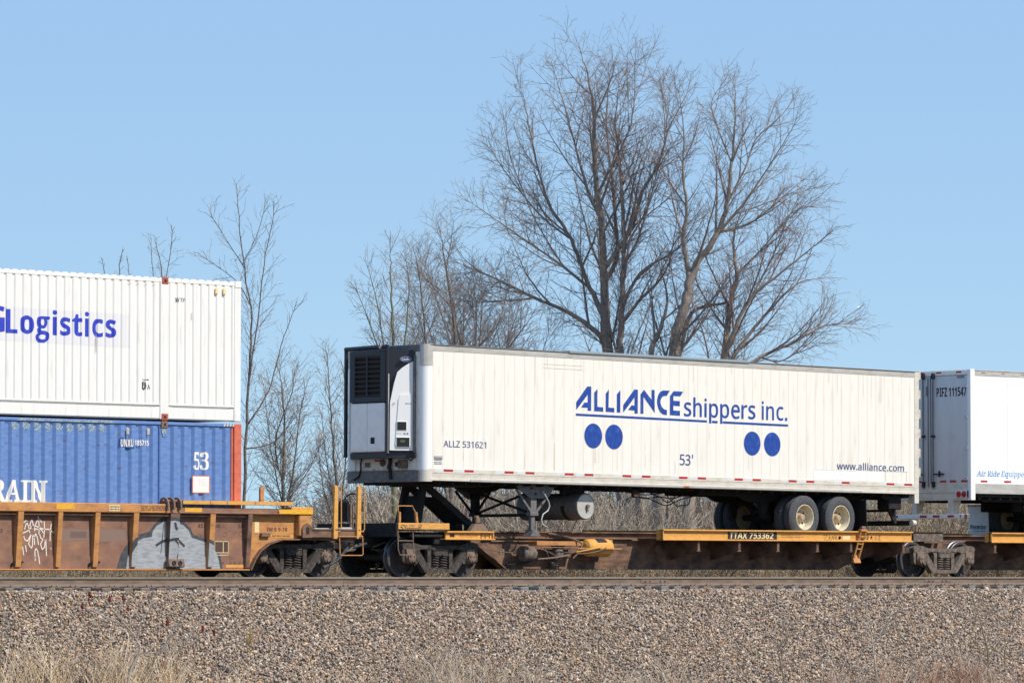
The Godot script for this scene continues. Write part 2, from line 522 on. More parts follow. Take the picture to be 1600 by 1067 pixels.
func _ready() -> void:
	# ---------------- camera, sky, sun, exposure
	var cam := Camera3D.new()
	cam.name = "camera"
	cam.keep_aspect = Camera3D.KEEP_HEIGHT
	cam.fov = 8.682
	cam.near = 1.0
	cam.far = 4000.0
	cam.position = Vector3(-65.551, 0.03, 73.2245)
	add_child(cam)
	var pitch := atan((899.5 - 533.5) / 7028.6)
	cam.look_at_from_position(cam.position, cam.position + AWAY.normalized() * cos(pitch) + Vector3.UP * sin(pitch), Vector3.UP)
	cam.current = true
	var env := Environment.new()
	env.background_mode = Environment.BG_SKY
	env.sky = Sky.new()
	env.sky.sky_material = clear_sky()
	env.tonemap_mode = Environment.TONE_MAPPER_LINEAR
	env.tonemap_exposure = 1.0
	env.sdfgi_enabled = true
	env.ssao_enabled = true
	env.ssil_enabled = true
	var we := WorldEnvironment.new()
	we.name = "world_environment"
	we.environment = env
	add_child(we)
	var sun := DirectionalLight3D.new()
	sun.name = "sun"
	sun.light_energy = 1.5
	sun.light_color = Color(1.0, 0.955, 0.89)
	sun.light_angular_distance = 0.5
	sun.shadow_enabled = true
	var to_sun := Vector3(sin(deg_to_rad(21.0)), 1.04, cos(deg_to_rad(21.0))).normalized()
	add_child(sun)
	sun.look_at_from_position(to_sun * 100.0, Vector3.ZERO, Vector3.UP)

	rng.seed = 20240
	materials()
	build_ground()
	build_track()
	build_well_car()
	build_blue_container()
	build_white_container()
	build_flat_cars()
	build_reefer_trailer()
	build_second_trailer()
	build_trees()
	build_undergrowth()
	build_foreground()

# ---------------------------------------------------------------- ground, ballast, track
const NEAR_TRACK := 3.95
const CREST := 5.56
func slope_y(z: float) -> float:         # the top of the ballast and the ground either side of the track
	if z > CREST: return maxf(-0.285 - (z - CREST) * 0.535, -3.4)
	if z < -1.62: return maxf(-0.285 - (-1.62 - z) * 0.535, GROUND)
	return -0.275

func build_ground() -> void:
	var g := MB.new()
	var far := 1500.0
	var zt := CREST + (3.4 - 0.285) / 0.535
	g.face([Vector3(-far, -3.47, zt - 0.3), Vector3(far, -3.47, zt - 0.3), Vector3(far, -3.47, far), Vector3(-far, -3.47, far)], Vector3.UP)
	struct("ground", g, M.soil)
	var g2 := MB.new()
	g2.face([Vector3(-far, GROUND - 0.05, -3.2), Vector3(far, GROUND - 0.05, -3.2), Vector3(far, GROUND - 0.05, -far), Vector3(-far, GROUND - 0.05, -far)], Vector3.UP)
	struct("field_ground", g2, M.soil)
	var b := MB.new()
	var zs := [-3.6, -1.62, CREST, zt]
	for i in 3:
		var y0 := slope_y(zs[i]) - 0.06
		var y1 := slope_y(zs[i + 1]) - 0.06
		b.face([Vector3(-400, y0, zs[i]), Vector3(400, y0, zs[i]), Vector3(400, y1, zs[i + 1]), Vector3(-400, y1, zs[i + 1])], Vector3.UP)
	struct("ballast_bed", b, M.ballast)
	# the loose stones: one angular stone, turned and stretched
	var st := MB.new()
	st.tinted = true
	var pts := []
	var r2 := RandomNumberGenerator.new()
	r2.seed = 5
	for p in [Vector3(0, 1, 0), Vector3(0.9, 0.45, 0), Vector3(0.25, 0.5, 0.85), Vector3(-0.75, 0.4, 0.5), Vector3(-0.7, 0.5, -0.55), Vector3(0.3, 0.35, -0.9), Vector3(0.72, -0.45, 0.55), Vector3(-0.3, -0.5, 0.88), Vector3(-0.92, -0.4, 0.0), Vector3(-0.25, -0.45, -0.85), Vector3(0.75, -0.4, -0.5), Vector3(0, -1, 0)]:
		pts.append(p * r2.randf_range(0.72, 1.15))
	for f in [[0, 1, 2], [0, 2, 3], [0, 3, 4], [0, 4, 5], [0, 5, 1], [1, 2, 6], [2, 6, 7], [2, 3, 7], [3, 7, 8], [3, 4, 8], [4, 8, 9], [4, 5, 9], [5, 9, 10], [5, 1, 10], [1, 10, 6], [11, 6, 7], [11, 7, 8], [11, 8, 9], [11, 9, 10], [11, 10, 6]]:
		var q := [pts[f[0]], pts[f[1]], pts[f[2]]]
		st.face(q, q[0] + q[1] + q[2])
	var shades := [rgb(160, 146, 136), rgb(172, 156, 142), rgb(184, 168, 150), rgb(136, 124, 117), rgb(166, 148, 136), rgb(198, 184, 168), rgb(178, 157, 140), rgb(148, 134, 122), rgb(170, 157, 148), rgb(112, 103, 98), rgb(194, 158, 120), rgb(208, 198, 186), rgb(156, 147, 140), rgb(176, 154, 142), rgb(162, 150, 138), rgb(150, 138, 132)]
	var lin := []
	for s in shades: lin.append((s as Color).srgb_to_linear())
	var rows := 0
	var buf := PackedFloat32Array()
	var total := 272000
	buf.resize(total * 16)
	for i in total:
		var near := i < 252000
		var z := rng.randf_range(5.1, 11.3) if near else rng.randf_range(-3.0, 5.15)
		var x := rng.randf_range(-19.5, 25.0) if near else rng.randf_range(-15.0, 28.0)
		if near: x -= (z - 5.5) * 0.7
		var crib := i >= 252000 and i < 260000
		if crib: z = rng.randf_range(4.8, 5.27)
		var size := rng.randf_range(0.0125, 0.026) * (1.0 if rng.randf() > 0.16 else 1.3) * (1.0 if rng.randf() > 0.07 else 1.45)
		var y := slope_y(z) + rng.randf_range(-0.07, 0.028) + 0.012 * sin(x * 1.7 + z * 2.3)
		if absf(z) < 1.35 or absf(z - NEAR_TRACK) < 1.62: y += -0.004 if crib else -0.028
		var bs := Basis.from_euler(Vector3(rng.randf() * TAU, rng.randf() * TAU, rng.randf() * TAU)) * Basis.from_scale(Vector3(size * rng.randf_range(0.9, 1.6), size * rng.randf_range(0.5, 0.9), size * rng.randf_range(0.8, 1.2)))
		var k := i * 16
		buf[k] = bs.x.x; buf[k + 1] = bs.y.x; buf[k + 2] = bs.z.x; buf[k + 3] = x
		buf[k + 4] = bs.x.y; buf[k + 5] = bs.y.y; buf[k + 6] = bs.z.y; buf[k + 7] = y
		buf[k + 8] = bs.x.z; buf[k + 9] = bs.y.z; buf[k + 10] = bs.z.z; buf[k + 11] = z
		var cc: Color = lin[rng.randi() % lin.size()] * rng.randf_range(0.85, 1.22) * Color(1.02, 0.975, 0.895)
		buf[k + 12] = cc.r; buf[k + 13] = cc.g; buf[k + 14] = cc.b; buf[k + 15] = 1.0
	scatter("ballast_stones", st.mesh(), buf, total, M.tinted, "loose grey and tan crushed stones covering the sloping track ballast", "ballast")

func scatter(called: String, m: Mesh, buf: PackedFloat32Array, count: int, mat: Material, label: String, category: String) -> MultiMeshInstance3D:
	var mm := MultiMesh.new()
	mm.transform_format = MultiMesh.TRANSFORM_3D
	mm.use_colors = true
	mm.mesh = m
	mm.instance_count = count
	mm.buffer = buf
	var o := MultiMeshInstance3D.new()
	o.name = called
	o.multimesh = mm
	o.material_override = mat
	o.set_meta("kind", "stuff")
	o.set_meta("label", label)
	o.set_meta("category", category)
	add_child(o, true)
	return o

func put_row(buf: PackedFloat32Array, i: int, t: Transform3D, cc: Color) -> void:
	var k := i * 16
	var b := t.basis
	buf[k] = b.x.x; buf[k + 1] = b.y.x; buf[k + 2] = b.z.x; buf[k + 3] = t.origin.x
	buf[k + 4] = b.x.y; buf[k + 5] = b.y.y; buf[k + 6] = b.z.y; buf[k + 7] = t.origin.y
	buf[k + 8] = b.x.z; buf[k + 9] = b.y.z; buf[k + 10] = b.z.z; buf[k + 11] = t.origin.z
	buf[k + 12] = cc.r; buf[k + 13] = cc.g; buf[k + 14] = cc.b; buf[k + 15] = 1.0

func build_track() -> void:
	lay_track("railway_track", NEAR_TRACK, [-160.0, -24.3, -5.3, 3.661, 12.913, 41.0, 190.0], [3.661, 12.913], -22.0, 20.0, 0.436, 0.49)
	lay_track("second_railway_track", 0.0, [-160.0, -31.0, -7.0, 12.0, 31.0, 190.0], [], -19.0, 36.0, 0.48, 0.52)

func lay_track(called: String, zc: float, joints: Array, bars: Array, xa: float, xb: float, gap0: float, gap1: float) -> void:
	var track := Node3D.new()
	track.name = called
	track.set_meta("kind", "structure")
	add_child(track)
	var head := pv([-0.036, -0.004, -0.030, 0.0, 0.030, 0.0, 0.036, -0.004, 0.036, -0.034, 0.012, -0.048, -0.012, -0.048, -0.036, -0.034])
	var web := pv([-0.011, -0.0475, 0.011, -0.0475, 0.010, -0.135, 0.022, -0.156, 0.074, -0.172, 0.074, -0.184, -0.074, -0.184, -0.074, -0.172, -0.022, -0.156, -0.010, -0.135])
	for zz in [zc + 0.7525, zc - 0.7525]:
		# the cross-section runs along x: local x of the section is world -z, extruded along world x
		var t := Transform3D(Basis(Vector3(0, 0, -1), Vector3(0, 1, 0), Vector3(1, 0, 0)), Vector3(0, 0, zz))
		for j in joints.size() - 1:
			var mb := MB.new()
			mb.prism(web, joints[j] + 0.004, joints[j + 1] - 0.004, t)
			var rl := part("rail", mb, M.rail, track)
			var mh := MB.new()
			mh.prism(head, joints[j] + 0.004, joints[j + 1] - 0.004, t)
			part("rail_head", mh, M.rail_head, rl)
		if zz > zc:
			for j in bars:
				var jb := MB.new()
				jb.box(Vector3(j - 0.45, -0.128, zz + 0.009), Vector3(j + 0.45, -0.052, zz + 0.018), 0.003)
				var bar := part("joint_bar", jb, M.rail, track)
				for bx in [-0.3, -0.16, 0.16, 0.3]:
					var bo := MB.new()
					bo.box(Vector3(j + bx - 0.015, -0.105, zz + 0.018), Vector3(j + bx + 0.015, -0.077, zz + 0.036), 0.005)
					part("bolt", bo, M.wheel, bar)
	var n := 0
	var x := xa
	var spikes := MB.new()
	while x < xb:
		var w := rng.randf_range(0.205, 0.25)
		var l := rng.randf_range(1.26, 1.36)
		var top := -0.196 + rng.randf_range(-0.006, 0.004)
		var tm := MB.new()
		tm.obox(Transform3D(Basis(Vector3.UP, rng.randf_range(-0.03, 0.03)), Vector3(x, top - 0.09, zc)), Vector3(w, 0.18, l * 2.0), rng.randf_range(0.008, 0.02))
		part("tie", tm, M.tie_pale if rng.randf() < 0.15 else M.tie, track)
		for zz in [zc + 0.7525, zc - 0.7525]:
			var pm := MB.new()
			pm.box(Vector3(x - 0.1, -0.197, zz - 0.19), Vector3(x + 0.1, -0.1835, zz + 0.19), 0.003)
			part("tie_plate", pm, M.rusty, track)
			if zz > zc and zc > 0.0:
				for s in [-0.06, 0.065]:
					if rng.randf() < 0.9:
						spikes.box(Vector3(x + s - 0.012, -0.19, zz + 0.078), Vector3(x + s + 0.012, -0.158 + rng.randf() * 0.012, zz + 0.105), 0.004)
		x += rng.randf_range(gap0, gap1)
		n += 1
	if spikes.v.is_empty(): return
	var sp := part("spike", spikes, M.rusty, track)
	sp.set_meta("kind", "stuff")

# ---------------------------------------------------------------- the four-wheel truck that carries a car end
func helix(mb: MB, at: Vector3, r: float, wire: float, h: float, turns: float) -> void:
	var p := []
	var steps := int(turns * 12)
	for i in steps + 1:
		var a := TAU * turns * i / steps
		p.append(at + Vector3(cos(a) * r, h * i / steps, sin(a) * r))
	mb.pipe(p, wire, 5)

func frame_side(parent: Node, at: Vector3, sz: float, tm: Material) -> void:
	var t := Transform3D(Basis.IDENTITY, at)
	var z0 := 0.93 * sz
	var z1 := 1.075 * sz
	var f := MB.new()
	f.prism(pv([-1.12, 0.60, -1.13, 0.69, -1.08, 0.735, -0.95, 0.755, -0.80, 0.745, -0.58, 0.69, 0.58, 0.69, 0.80, 0.745, 0.95, 0.755, 1.08, 0.735, 1.13, 0.69, 1.12, 0.60, 0.76, 0.575, 0.5, 0.605, -0.5, 0.605, -0.76, 0.575]), z0, z1, t)
	for s in [-1.0, 1.0]:
		f.prism(pv([s * 1.02, 0.64, s * 1.125, 0.64, s * 1.11, 0.36, s * 1.05, 0.30]), z0 + 0.012 * sz, z1 - 0.012 * sz, t)
		f.prism(pv([s * 0.60, 0.62, s * 0.765, 0.60, s * 0.745, 0.30, s * 0.68, 0.28]), z0 + 0.008 * sz, z1 - 0.008 * sz, t)
		f.prism(pv([s * 0.64, 0.58, s * 0.76, 0.52, s * 0.72, 0.40, s * 0.46, 0.095, s * 0.32, 0.10, s * 0.32, 0.20]), z0 + 0.004 * sz, z1 + 0.004 * sz, t)
		f.prism(pv([s * 0.265, 0.64, s * 0.37, 0.64, s * 0.37, 0.15, s * 0.265, 0.15]), z0 + 0.016 * sz, z1 - 0.016 * sz, t)
		f.prism(pv([s * 0.37, 0.64, s * 0.46, 0.64, s * 0.37, 0.55]), z0 + 0.02 * sz, z1 - 0.02 * sz, t)
	f.prism(pv([-0.44, 0.09, 0.44, 0.09, 0.36, 0.175, -0.36, 0.175]), z0 - 0.02 * sz, z1 + 0.025 * sz, t)
	part("side_frame", f, tm, parent)
	for s in [-0.12, 0.12]:
		var sp := MB.new()
		helix(sp, at + Vector3(s, 0.19, sz * 1.0), 0.092, 0.019, 0.25, 4.6)
		part("spring", sp, tm, parent)
	for s in [-0.889, 0.889]:
		var cap := MB.new()
		var bt := Transform3D(Basis.IDENTITY if sz > 0 else Basis(Vector3.UP, PI), at + Vector3(s, 0.42, sz * 1.06))
		cap.lathe([Vector2(0.13, -0.16), Vector2(0.13, 0.02), Vector2(0.105, 0.05), Vector2(0.105, 0.085), Vector2(0.05, 0.10), Vector2(0.0, 0.10)], bt, 16)
		for k in 3:
			var a := TAU * k / 3.0 + 0.5
			cap.rod(bt * Vector3(cos(a) * 0.066, sin(a) * 0.066, 0.07), bt * Vector3(cos(a) * 0.066, sin(a) * 0.066, 0.115), 0.018, 6)
		part("bearing_cap", cap, M.rusty, parent)
		var ad := MB.new()
		ad.box(at + Vector3(s - 0.12, 0.50, sz * 0.95), at + Vector3(s + 0.12, 0.60, sz * 1.09), 0.01)
		part("bearing_adapter", ad, M.rusty, parent)

func make_truck(parent: Node, cx: float, tm: Material = null) -> Node3D:
	if tm == null: tm = M.truck
	var tr := Node3D.new()
	tr.name = "truck"
	tr.position = Vector3(cx, 0, 0) - offset_of(parent)
	parent.add_child(tr, true)
	var at := Vector3(cx, 0, 0)
	for s in [-0.889, 0.889]:
		for zz in [1.0, -1.0]:
			var t := Transform3D(Basis.IDENTITY if zz > 0 else Basis(Vector3.UP, PI), at + Vector3(s, 0.43, zz * 0.735))
			var plate := MB.new()
			plate.lathe([Vector2(0.0, -0.08), Vector2(0.13, -0.08), Vector2(0.15, -0.03), Vector2(0.35, -0.035), Vector2(0.37, -0.062), Vector2(0.45, -0.062)], t, 36)
			plate.lathe([Vector2(0.415, 0.0765), Vector2(0.385, 0.076), Vector2(0.355, 0.07), Vector2(0.34, 0.025), Vector2(0.16, 0.045), Vector2(0.13, 0.10), Vector2(0.0, 0.10)], t, 36)
			var w := part("wheel", plate, M.wheel, tr)
			var tread := MB.new()
			tread.lathe([Vector2(0.45, -0.062), Vector2(0.458, -0.05), Vector2(0.455, -0.035), Vector2(0.433, -0.02), Vector2(0.428, 0.07), Vector2(0.42, 0.076), Vector2(0.415, 0.0765)], t, 36)
			(w.mesh as ArrayMesh).add_surface_from_arrays(Mesh.PRIMITIVE_TRIANGLES, tread.arrays())
			w.material_override = null
			w.set_surface_override_material(0, M.wheel)
			w.set_surface_override_material(1, M.steel)
		var ax := MB.new()
		ax.rod(at + Vector3(s, 0.43, -0.95), at + Vector3(s, 0.43, 0.95), 0.08, 14)
		part("axle", ax, M.wheel, tr)
		var br := MB.new()
		br.box(at + Vector3(s * 0.42, 0.33, -0.7), at + Vector3(s * 0.42 + 0.09, 0.47, 0.7), 0.01)
		part("brake_beam", br, M.wheel, tr)
	frame_side(tr, at, 1.0, tm)
	frame_side(tr, at, -1.0, tm)
	var bo := MB.new()
	bo.box(at + Vector3(-0.22, 0.46, -1.1), at + Vector3(0.22, 0.60, 1.1), 0.02)
	for s in [-0.11, 0.11]:
		bo.box(at + Vector3(s - 0.085, 0.575, 1.1), at + Vector3(s + 0.085, 0.60, 1.115))
		bo.box(at + Vector3(s - 0.085, 0.46, 1.1), at + Vector3(s + 0.085, 0.485, 1.115))
	part("bolster", bo, tm, tr)
	return tr

# ---------------------------------------------------------------- container well car
func rib_z(y: float) -> float:
	return lerpf(1.355, 1.447, clampf((y - 0.2) / 1.1, 0.0, 1.0))

func film_parts(mb: MB, poly: PackedVector2Array, bays: Array, ribs: Array, lift: float) -> void:
	for b in bays:
		for piece in Geometry2D.intersect_polygons(poly, pv([b[0], 0.17, b[1], 0.17, b[1], 1.27, b[0], 1.27])):
			for band in [[0.17, 0.421], [0.421, 1.27]]:
				for q in Geometry2D.intersect_polygons(piece, pv([b[0], band[0], b[1], band[0], b[1], band[1], b[0], band[1]])):
					mb.sheet(q, (1.302 if band[0] < 0.4 else 1.29) + lift)
	for r in ribs:
		for piece in Geometry2D.intersect_polygons(poly, pv([r[0], 0.21, r[1], 0.21, r[1], 1.29, r[0], 1.29])):
			var tri := Geometry2D.triangulate_polygon(piece)
			for k in range(0, tri.size(), 3):
				var p := []
				for j in 3:
					var q: Vector2 = piece[tri[k + j]]
					p.append(Vector3(q.x, q.y, rib_z(q.y) + lift))
				mb.face(p, Vector3.BACK)

func ribbon(flat: Array, w: float) -> Array:       # polygons of a brush stroke
	var line := pv(flat)
	return Geometry2D.offset_polyline(line, w, Geometry2D.JOIN_ROUND, Geometry2D.END_ROUND)

func build_well_car() -> void:
	var car := thing("well_car", "rusty yellow well railcar holding the stacked white and blue containers", "railcar", Vector3(-13.4, 0, 0))
	var zf := 1.45
	for sd in [1.0, -1.0]:
		var s := MB.new()
		s.box(Vector3(-23.3, 1.305, sd * 1.27), Vector3(-7.17, 1.497, sd * zf), 0.015)
		part("top_sill", s, M.car_yellow, car)
		var s2 := MB.new()
		s2.box(Vector3(-7.165, 1.335, sd * 1.27), Vector3(-3.9, 1.43, sd * (zf - 0.03)), 0.006)
		s2.box(Vector3(-7.165, 1.305, sd * 1.27), Vector3(-3.9, 1.345, sd * zf), 0.01)
		part("top_sill", s2, M.car_brown, car)
		var s3 := MB.new()
		s3.box(Vector3(-3.9, 1.312, sd * 1.24), Vector3(-3.292, 1.47, sd * (zf + 0.01)), 0.012)
		part("sill_end", s3, M.deck_yellow, car)
		var cap := MB.new()
		cap.prism(pv([-6.86, 1.50, -3.93, 1.50, -3.83, 1.575, -6.86, 1.575]), sd * 1.2, sd * 1.49)
		part("sill_cap", cap, M.deck_yellow, car)
		var sh := MB.new()
		sh.box(Vector3(-23.3, 0.42, sd * 1.25), Vector3(-5.0, 1.31, sd * 1.29))
		part("side_sheet", sh, M.car_brown, car)
		var lo := MB.new()
		lo.box(Vector3(-21.9, 0.165, sd * 1.25), Vector3(-4.97, 0.42, sd * 1.302))
		part("lower_side_sheet", lo, M.car_brown, car)
		var bs := MB.new()
		bs.box(Vector3(-21.9, 0.135, sd * 1.15), Vector3(-4.97, 0.165, sd * 1.38), 0.008)
		part("bottom_sill", bs, M.car_yellow, car)
		var pipe := MB.new()
		pipe.rod(Vector3(-22.0, 1.262, sd * 1.37), Vector3(-5.1, 1.262, sd * 1.37), 0.028, 10)
		part("air_pipe", pipe, M.frame_brown, car)
		# the end panel with its wheel arch
		var ar := pv([-5.0, 1.31, -5.0, 0.15, -4.955, 0.143, -4.816, 0.383, -4.66, 0.557, -4.433, 0.692, -4.116, 0.774, -3.6, 0.789, -3.6, 1.31])
		var ep := MB.new()
		ep.prism(ar, sd * 1.25, sd * 1.30)
		part("end_panel", ep, M.car_yellow, car)
		var lip := MB.new()
		var edge := [[-4.955, 0.143], [-4.816, 0.383], [-4.66, 0.557], [-4.433, 0.692], [-4.116, 0.774], [-3.6, 0.789]]
		for i in edge.size() - 1:
			lip.bar(Vector3(edge[i][0], edge[i][1], sd * 1.33), Vector3(edge[i + 1][0], edge[i + 1][1], sd * 1.33), 0.16, 0.025, Vector3.UP, 0.004)
		part("wheel_arch_lip", lip, M.frame_brown, car)
		var inner := MB.new()
		inner.box(Vector3(-5.3, 0.2, sd * 0.4), Vector3(-5.26, 1.2, sd * 1.25))
		part("well_end_wall", inner, M.frame_brown, car)
	var ribs := [[-23.2, -23.06], [-22.2, -22.07], [-21.2, -21.07], [-20.2, -19.95], [-19.2, -19.07], [-18.2, -18.07], [-17.2, -17.07], [-16.2, -16.07], [-15.2, -15.07], [-14.15, -14.02], [-13.12, -12.99], [-12.08, -11.95], [-11.052, -10.916], [-10.043, -9.93], [-9.1, -8.977], [-8.11, -7.977], [-7.146, -6.903], [-6.086, -5.949], [-5.068, -4.894]]
	for sd in [1.0, -1.0]:
		for i in ribs.size():
			var r: Array = ribs[i]
			var rb := MB.new()
			var t := Transform3D(Basis(Vector3(0, 0, 1), Vector3(0, 1, 0), Vector3(-1, 0, 0)), Vector3.ZERO)     # section (z, y) drawn along -x
			if i == ribs.size() - 1:
				rb.prism(pv([sd * 1.28, 1.306, sd * 1.447, 1.306, sd * 1.447, 1.25, sd * 1.355, 0.2, sd * 1.28, 0.15]), -r[0], -r[1] + 0.06, t)
			else:
				rb.prism(pv([sd * 1.28, 1.306, sd * 1.447, 1.306, sd * 1.355, 0.205, sd * 1.28, 0.205]), -r[0], -r[1], t)
			var node := part("rib", rb, M.frame_brown if i == ribs.size() - 1 or (i == 16 and sd > 0) else M.car_yellow, car)
			if i < ribs.size() - 1 and i % 2 == 0 and i != 16:
				for e in [r[0] - 0.03, r[1] + 0.03]:
					var ck := MB.new()
					ck.bar(Vector3(e - 0.03, 0.27, sd * 1.33), Vector3(e + 0.03, 0.31, sd * 1.34), 0.06, 0.025)
					ck.bar(Vector3(e - 0.03, 0.21, sd * 1.33), Vector3(e - 0.03, 0.29, sd * 1.34), 0.04, 0.025)
					part("hook", ck, M.under_black, node)
	# graffiti on the near side
	var bays := []
	for i in range(9, ribs.size() - 1): bays.append([ribs[i][1], ribs[i + 1][0]])
	var blob := pv([-8.2, 0.175, -8.158, 0.417, -8.017, 0.623, -7.898, 0.735, -7.745, 0.795, -7.525, 0.822, -7.504, 0.934, -7.394, 1.055, -7.218, 1.134, -7.041, 1.161, -6.863, 1.128, -6.685, 1.06, -6.55, 0.958, -6.471, 0.811, -6.281, 0.769, -6.101, 0.718, -5.898, 0.632, -5.784, 0.459, -5.715, 0.175])
	var grey := MB.new()
	film_parts(grey, blob, bays, ribs.slice(9, 18), 0.004)
	part("sprayed_grey_shape", grey, M.spray_grey, car)
	var dark := MB.new()
	for big in Geometry2D.offset_polygon(blob, 0.07, Geometry2D.JOIN_ROUND):
		film_parts(dark, big, bays, ribs.slice(9, 18), 0.002)
	film_parts(dark, pv([-8.45, 0.175, -8.36, 0.42, -8.22, 0.62, -8.06, 0.78, -7.9, 0.86, -7.6, 0.93, -7.45, 1.08, -7.3, 1.2, -7.1, 1.25, -7.0, 1.1, -7.4, 0.95, -7.6, 0.8, -8.0, 0.6, -8.2, 0.175]), bays, ribs.slice(9, 18), 0.0025)
	part("sprayed_dark_outline", dark, M.spray_dark, car)
	var ln := MB.new()
	for s in [[[-7.425, 0.643, -7.26, 0.729, -7.039, 0.777, -6.861, 0.783, -6.772, 0.715, -6.66, 0.629], 0.028], [[-7.005, 0.765, -6.905, 0.679, -6.878, 0.559, -6.915, 0.386], 0.02], [[-7.218, 1.091, -7.249, 0.764, -7.292, 0.488], 0.009], [[-7.03, 1.12, -6.99, 1.0, -6.95, 0.98], 0.03]]:
		for q in ribbon(s[0], s[1]): film_parts(ln, q, bays, ribs.slice(9, 18), 0.006)
	part("sprayed_line", ln, M.spray_line, car)
	var wt := MB.new()
	for s in [[-10.806, 1.092, -10.746, 1.133, -10.726, 1.125, -10.785, 0.949], [-10.746, 1.125, -10.686, 1.013, -10.655, 0.886], [-10.666, 0.997, -10.617, 1.142, -10.597, 1.142, -10.556, 0.998], [-10.676, 1.005, -10.546, 1.006, -10.525, 0.919], [-10.526, 1.03, -10.466, 1.135, -10.406, 1.151, -10.346, 1.088], [-10.447, 1.223, -10.426, 1.079, -10.424, 0.855], [-10.525, 0.967, -10.365, 0.952, -10.314, 0.888], [-10.835, 0.877, -10.725, 0.917, -10.606, 0.998, -10.506, 1.023, -10.365, 0.976, -10.284, 0.96, -10.184, 0.961, -10.055, 0.89], [-10.295, 1.12, -10.284, 0.952, -10.303, 0.792], [-10.114, 1.074, -10.139, 0.921, -10.146, 0.721], [-10.121, 0.585, -10.117, 0.561], [-10.804, 0.821, -10.784, 0.757, -10.724, 0.718, -10.674, 0.774, -10.625, 0.854, -10.654, 0.758, -10.683, 0.662, -10.613, 0.582, -10.583, 0.631, -10.585, 0.854], [-10.585, 0.854, -10.544, 0.807, -10.533, 0.647], [-10.544, 0.791, -10.505, 0.871, -10.464, 0.791, -10.433, 0.647], [-10.404, 0.855, -10.384, 0.791, -10.323, 0.76, -10.383, 0.663, -10.342, 0.552, -10.282, 0.6, -10.263, 0.76], [-10.253, 0.76, -10.241, 0.568, -10.23, 0.424], [-10.833, 0.613, -10.801, 0.438], [-10.763, 0.638, -10.732, 0.502], [-10.521, 0.375, -10.522, 0.535, -10.493, 0.575, -10.452, 0.519, -10.41, 0.263], [-10.531, 0.407, -10.521, 0.327]]:
		for q in ribbon(s, 0.012): film_parts(wt, q, bays, [], 0.004)
	part("sprayed_tag", wt, M.spray_white, car)
	# painted-over panels, labels and stencils
	var bf := MB.new()
	film_parts(bf, pv([-9.93, 0.72, -8.2, 0.72, -8.2, 0.97, -9.93, 0.97]), bays, [], 0.0015)
	part("painted_out_patch", bf, M.buff, car)
	var st := MB.new()
	for i in 6: st.sheet(pv([-9.62, 0.8 + i * 0.022, -9.22, 0.8 + i * 0.022, -9.22, 0.806 + i * 0.022, -9.64, 0.806 + i * 0.022]), 1.2935)
	part("stencil_bars", st, M.faded_ink, car)
	for y in [[-10.111, -9.643, 1.366, 1.473, 1.453, "bright_yellow"], [-8.758, -8.485, 1.34, 1.464, 1.453, "cream_ink"], [-6.759, -6.307, 1.337, 1.428, 1.424, "bright_yellow"], [-4.244, -3.31, 1.324, 1.415, 1.464, "bright_yellow"], [-5.559, -5.075, 0.196, 0.259, 1.305, "deck_yellow"], [-4.389, -3.72, 0.83, 0.893, 1.303, "deck_yellow"], [-4.78, -4.66, 0.93, 1.149, 1.303, "cream_ink"]]:
		var lab := MB.new()
		lab.sheet(pv([y[0], y[2], y[1], y[2], y[1], y[3], y[0], y[3]]), y[4])
		part("label_patch", lab, M[y[5]], car)
	lettering("13", "bold", Vector2(-11.46, 0.885), Vector2(-11.33, 0.965), 1.292, M.faded_ink, car)
	lettering("TX 11", "bold", Vector2(-12.0, 0.885), Vector2(-11.56, 0.965), 1.292, M.faded_ink, car)
	lettering("45", "bold", Vector2(-6.318, 1.016), Vector2(-6.16, 1.1), 1.292, M.faded_ink, car)
	lettering("48", "bold", Vector2(-5.83, 1.02), Vector2(-5.70, 1.1), 1.292, M.faded_ink, car)
	lettering("53", "bold", Vector2(-5.22, 1.021), Vector2(-5.08, 1.1), 1.292, M.faded_ink, car)
	lettering("NO 1 00 00 10 0", "mono", Vector2(-5.673, 0.265), Vector2(-5.09, 0.32), 1.3035, M.faded_ink, car)
	lettering("IW 8 9-78", "bold", Vector2(-4.445, 0.96), Vector2(-3.883, 1.035), 1.302, M.faded_ink, car)
	lettering("NEW TRUCK ONE SHOE", "bold", Vector2(-4.3, 0.845), Vector2(-3.8, 0.88), 1.305, M.faded_ink, car)
	for k in 2:
		lettering("SAFETY FIRST CAR", "bold", Vector2(-8.74, 1.36 + k * 0.05), Vector2(-8.5, 1.392 + k * 0.05), 1.455, M.faded_ink, car)
	for k in 3:
		lettering(["THIS CAR EXCEEDS", "OK TO LOAD CONTAINER", "TOP AND BOTTOM WELL"][k], "bold", Vector2(-7.94, 1.43 - k * 0.036), Vector2(-7.2, 1.455 - k * 0.036), 1.4525, M.faded_ink, car)
	var fr := MB.new()
	for r in [[-5.855, 0.451, -5.481, 0.745]]:
		for q in [[r[0], r[3] - 0.012, r[2], r[3]], [r[0], r[1], r[2], r[1] + 0.012], [r[0], r[1], r[0] + 0.01, r[3]], [r[2] - 0.01, r[1], r[2], r[3]], [-5.63, r[1] + 0.06, -5.615, r[3]], [r[0], r[1] + 0.05, r[2], r[1] + 0.062]]:
			fr.sheet(pv([q[0], q[1], q[2], q[1], q[2], q[3], q[0], q[3]]), 1.2935)
	part("stencil_frame", fr, M.cream_ink, car)
	var db := MB.new()
	db.sheet(pv([-5.84, 0.52, -5.64, 0.52, -5.64, 0.73, -5.84, 0.73]), 1.2925)
	db.sheet(pv([-5.605, 0.52, -5.5, 0.52, -5.5, 0.73, -5.605, 0.73]), 1.2925)
	part("stencil_panel", db, M.faded_ink, car)
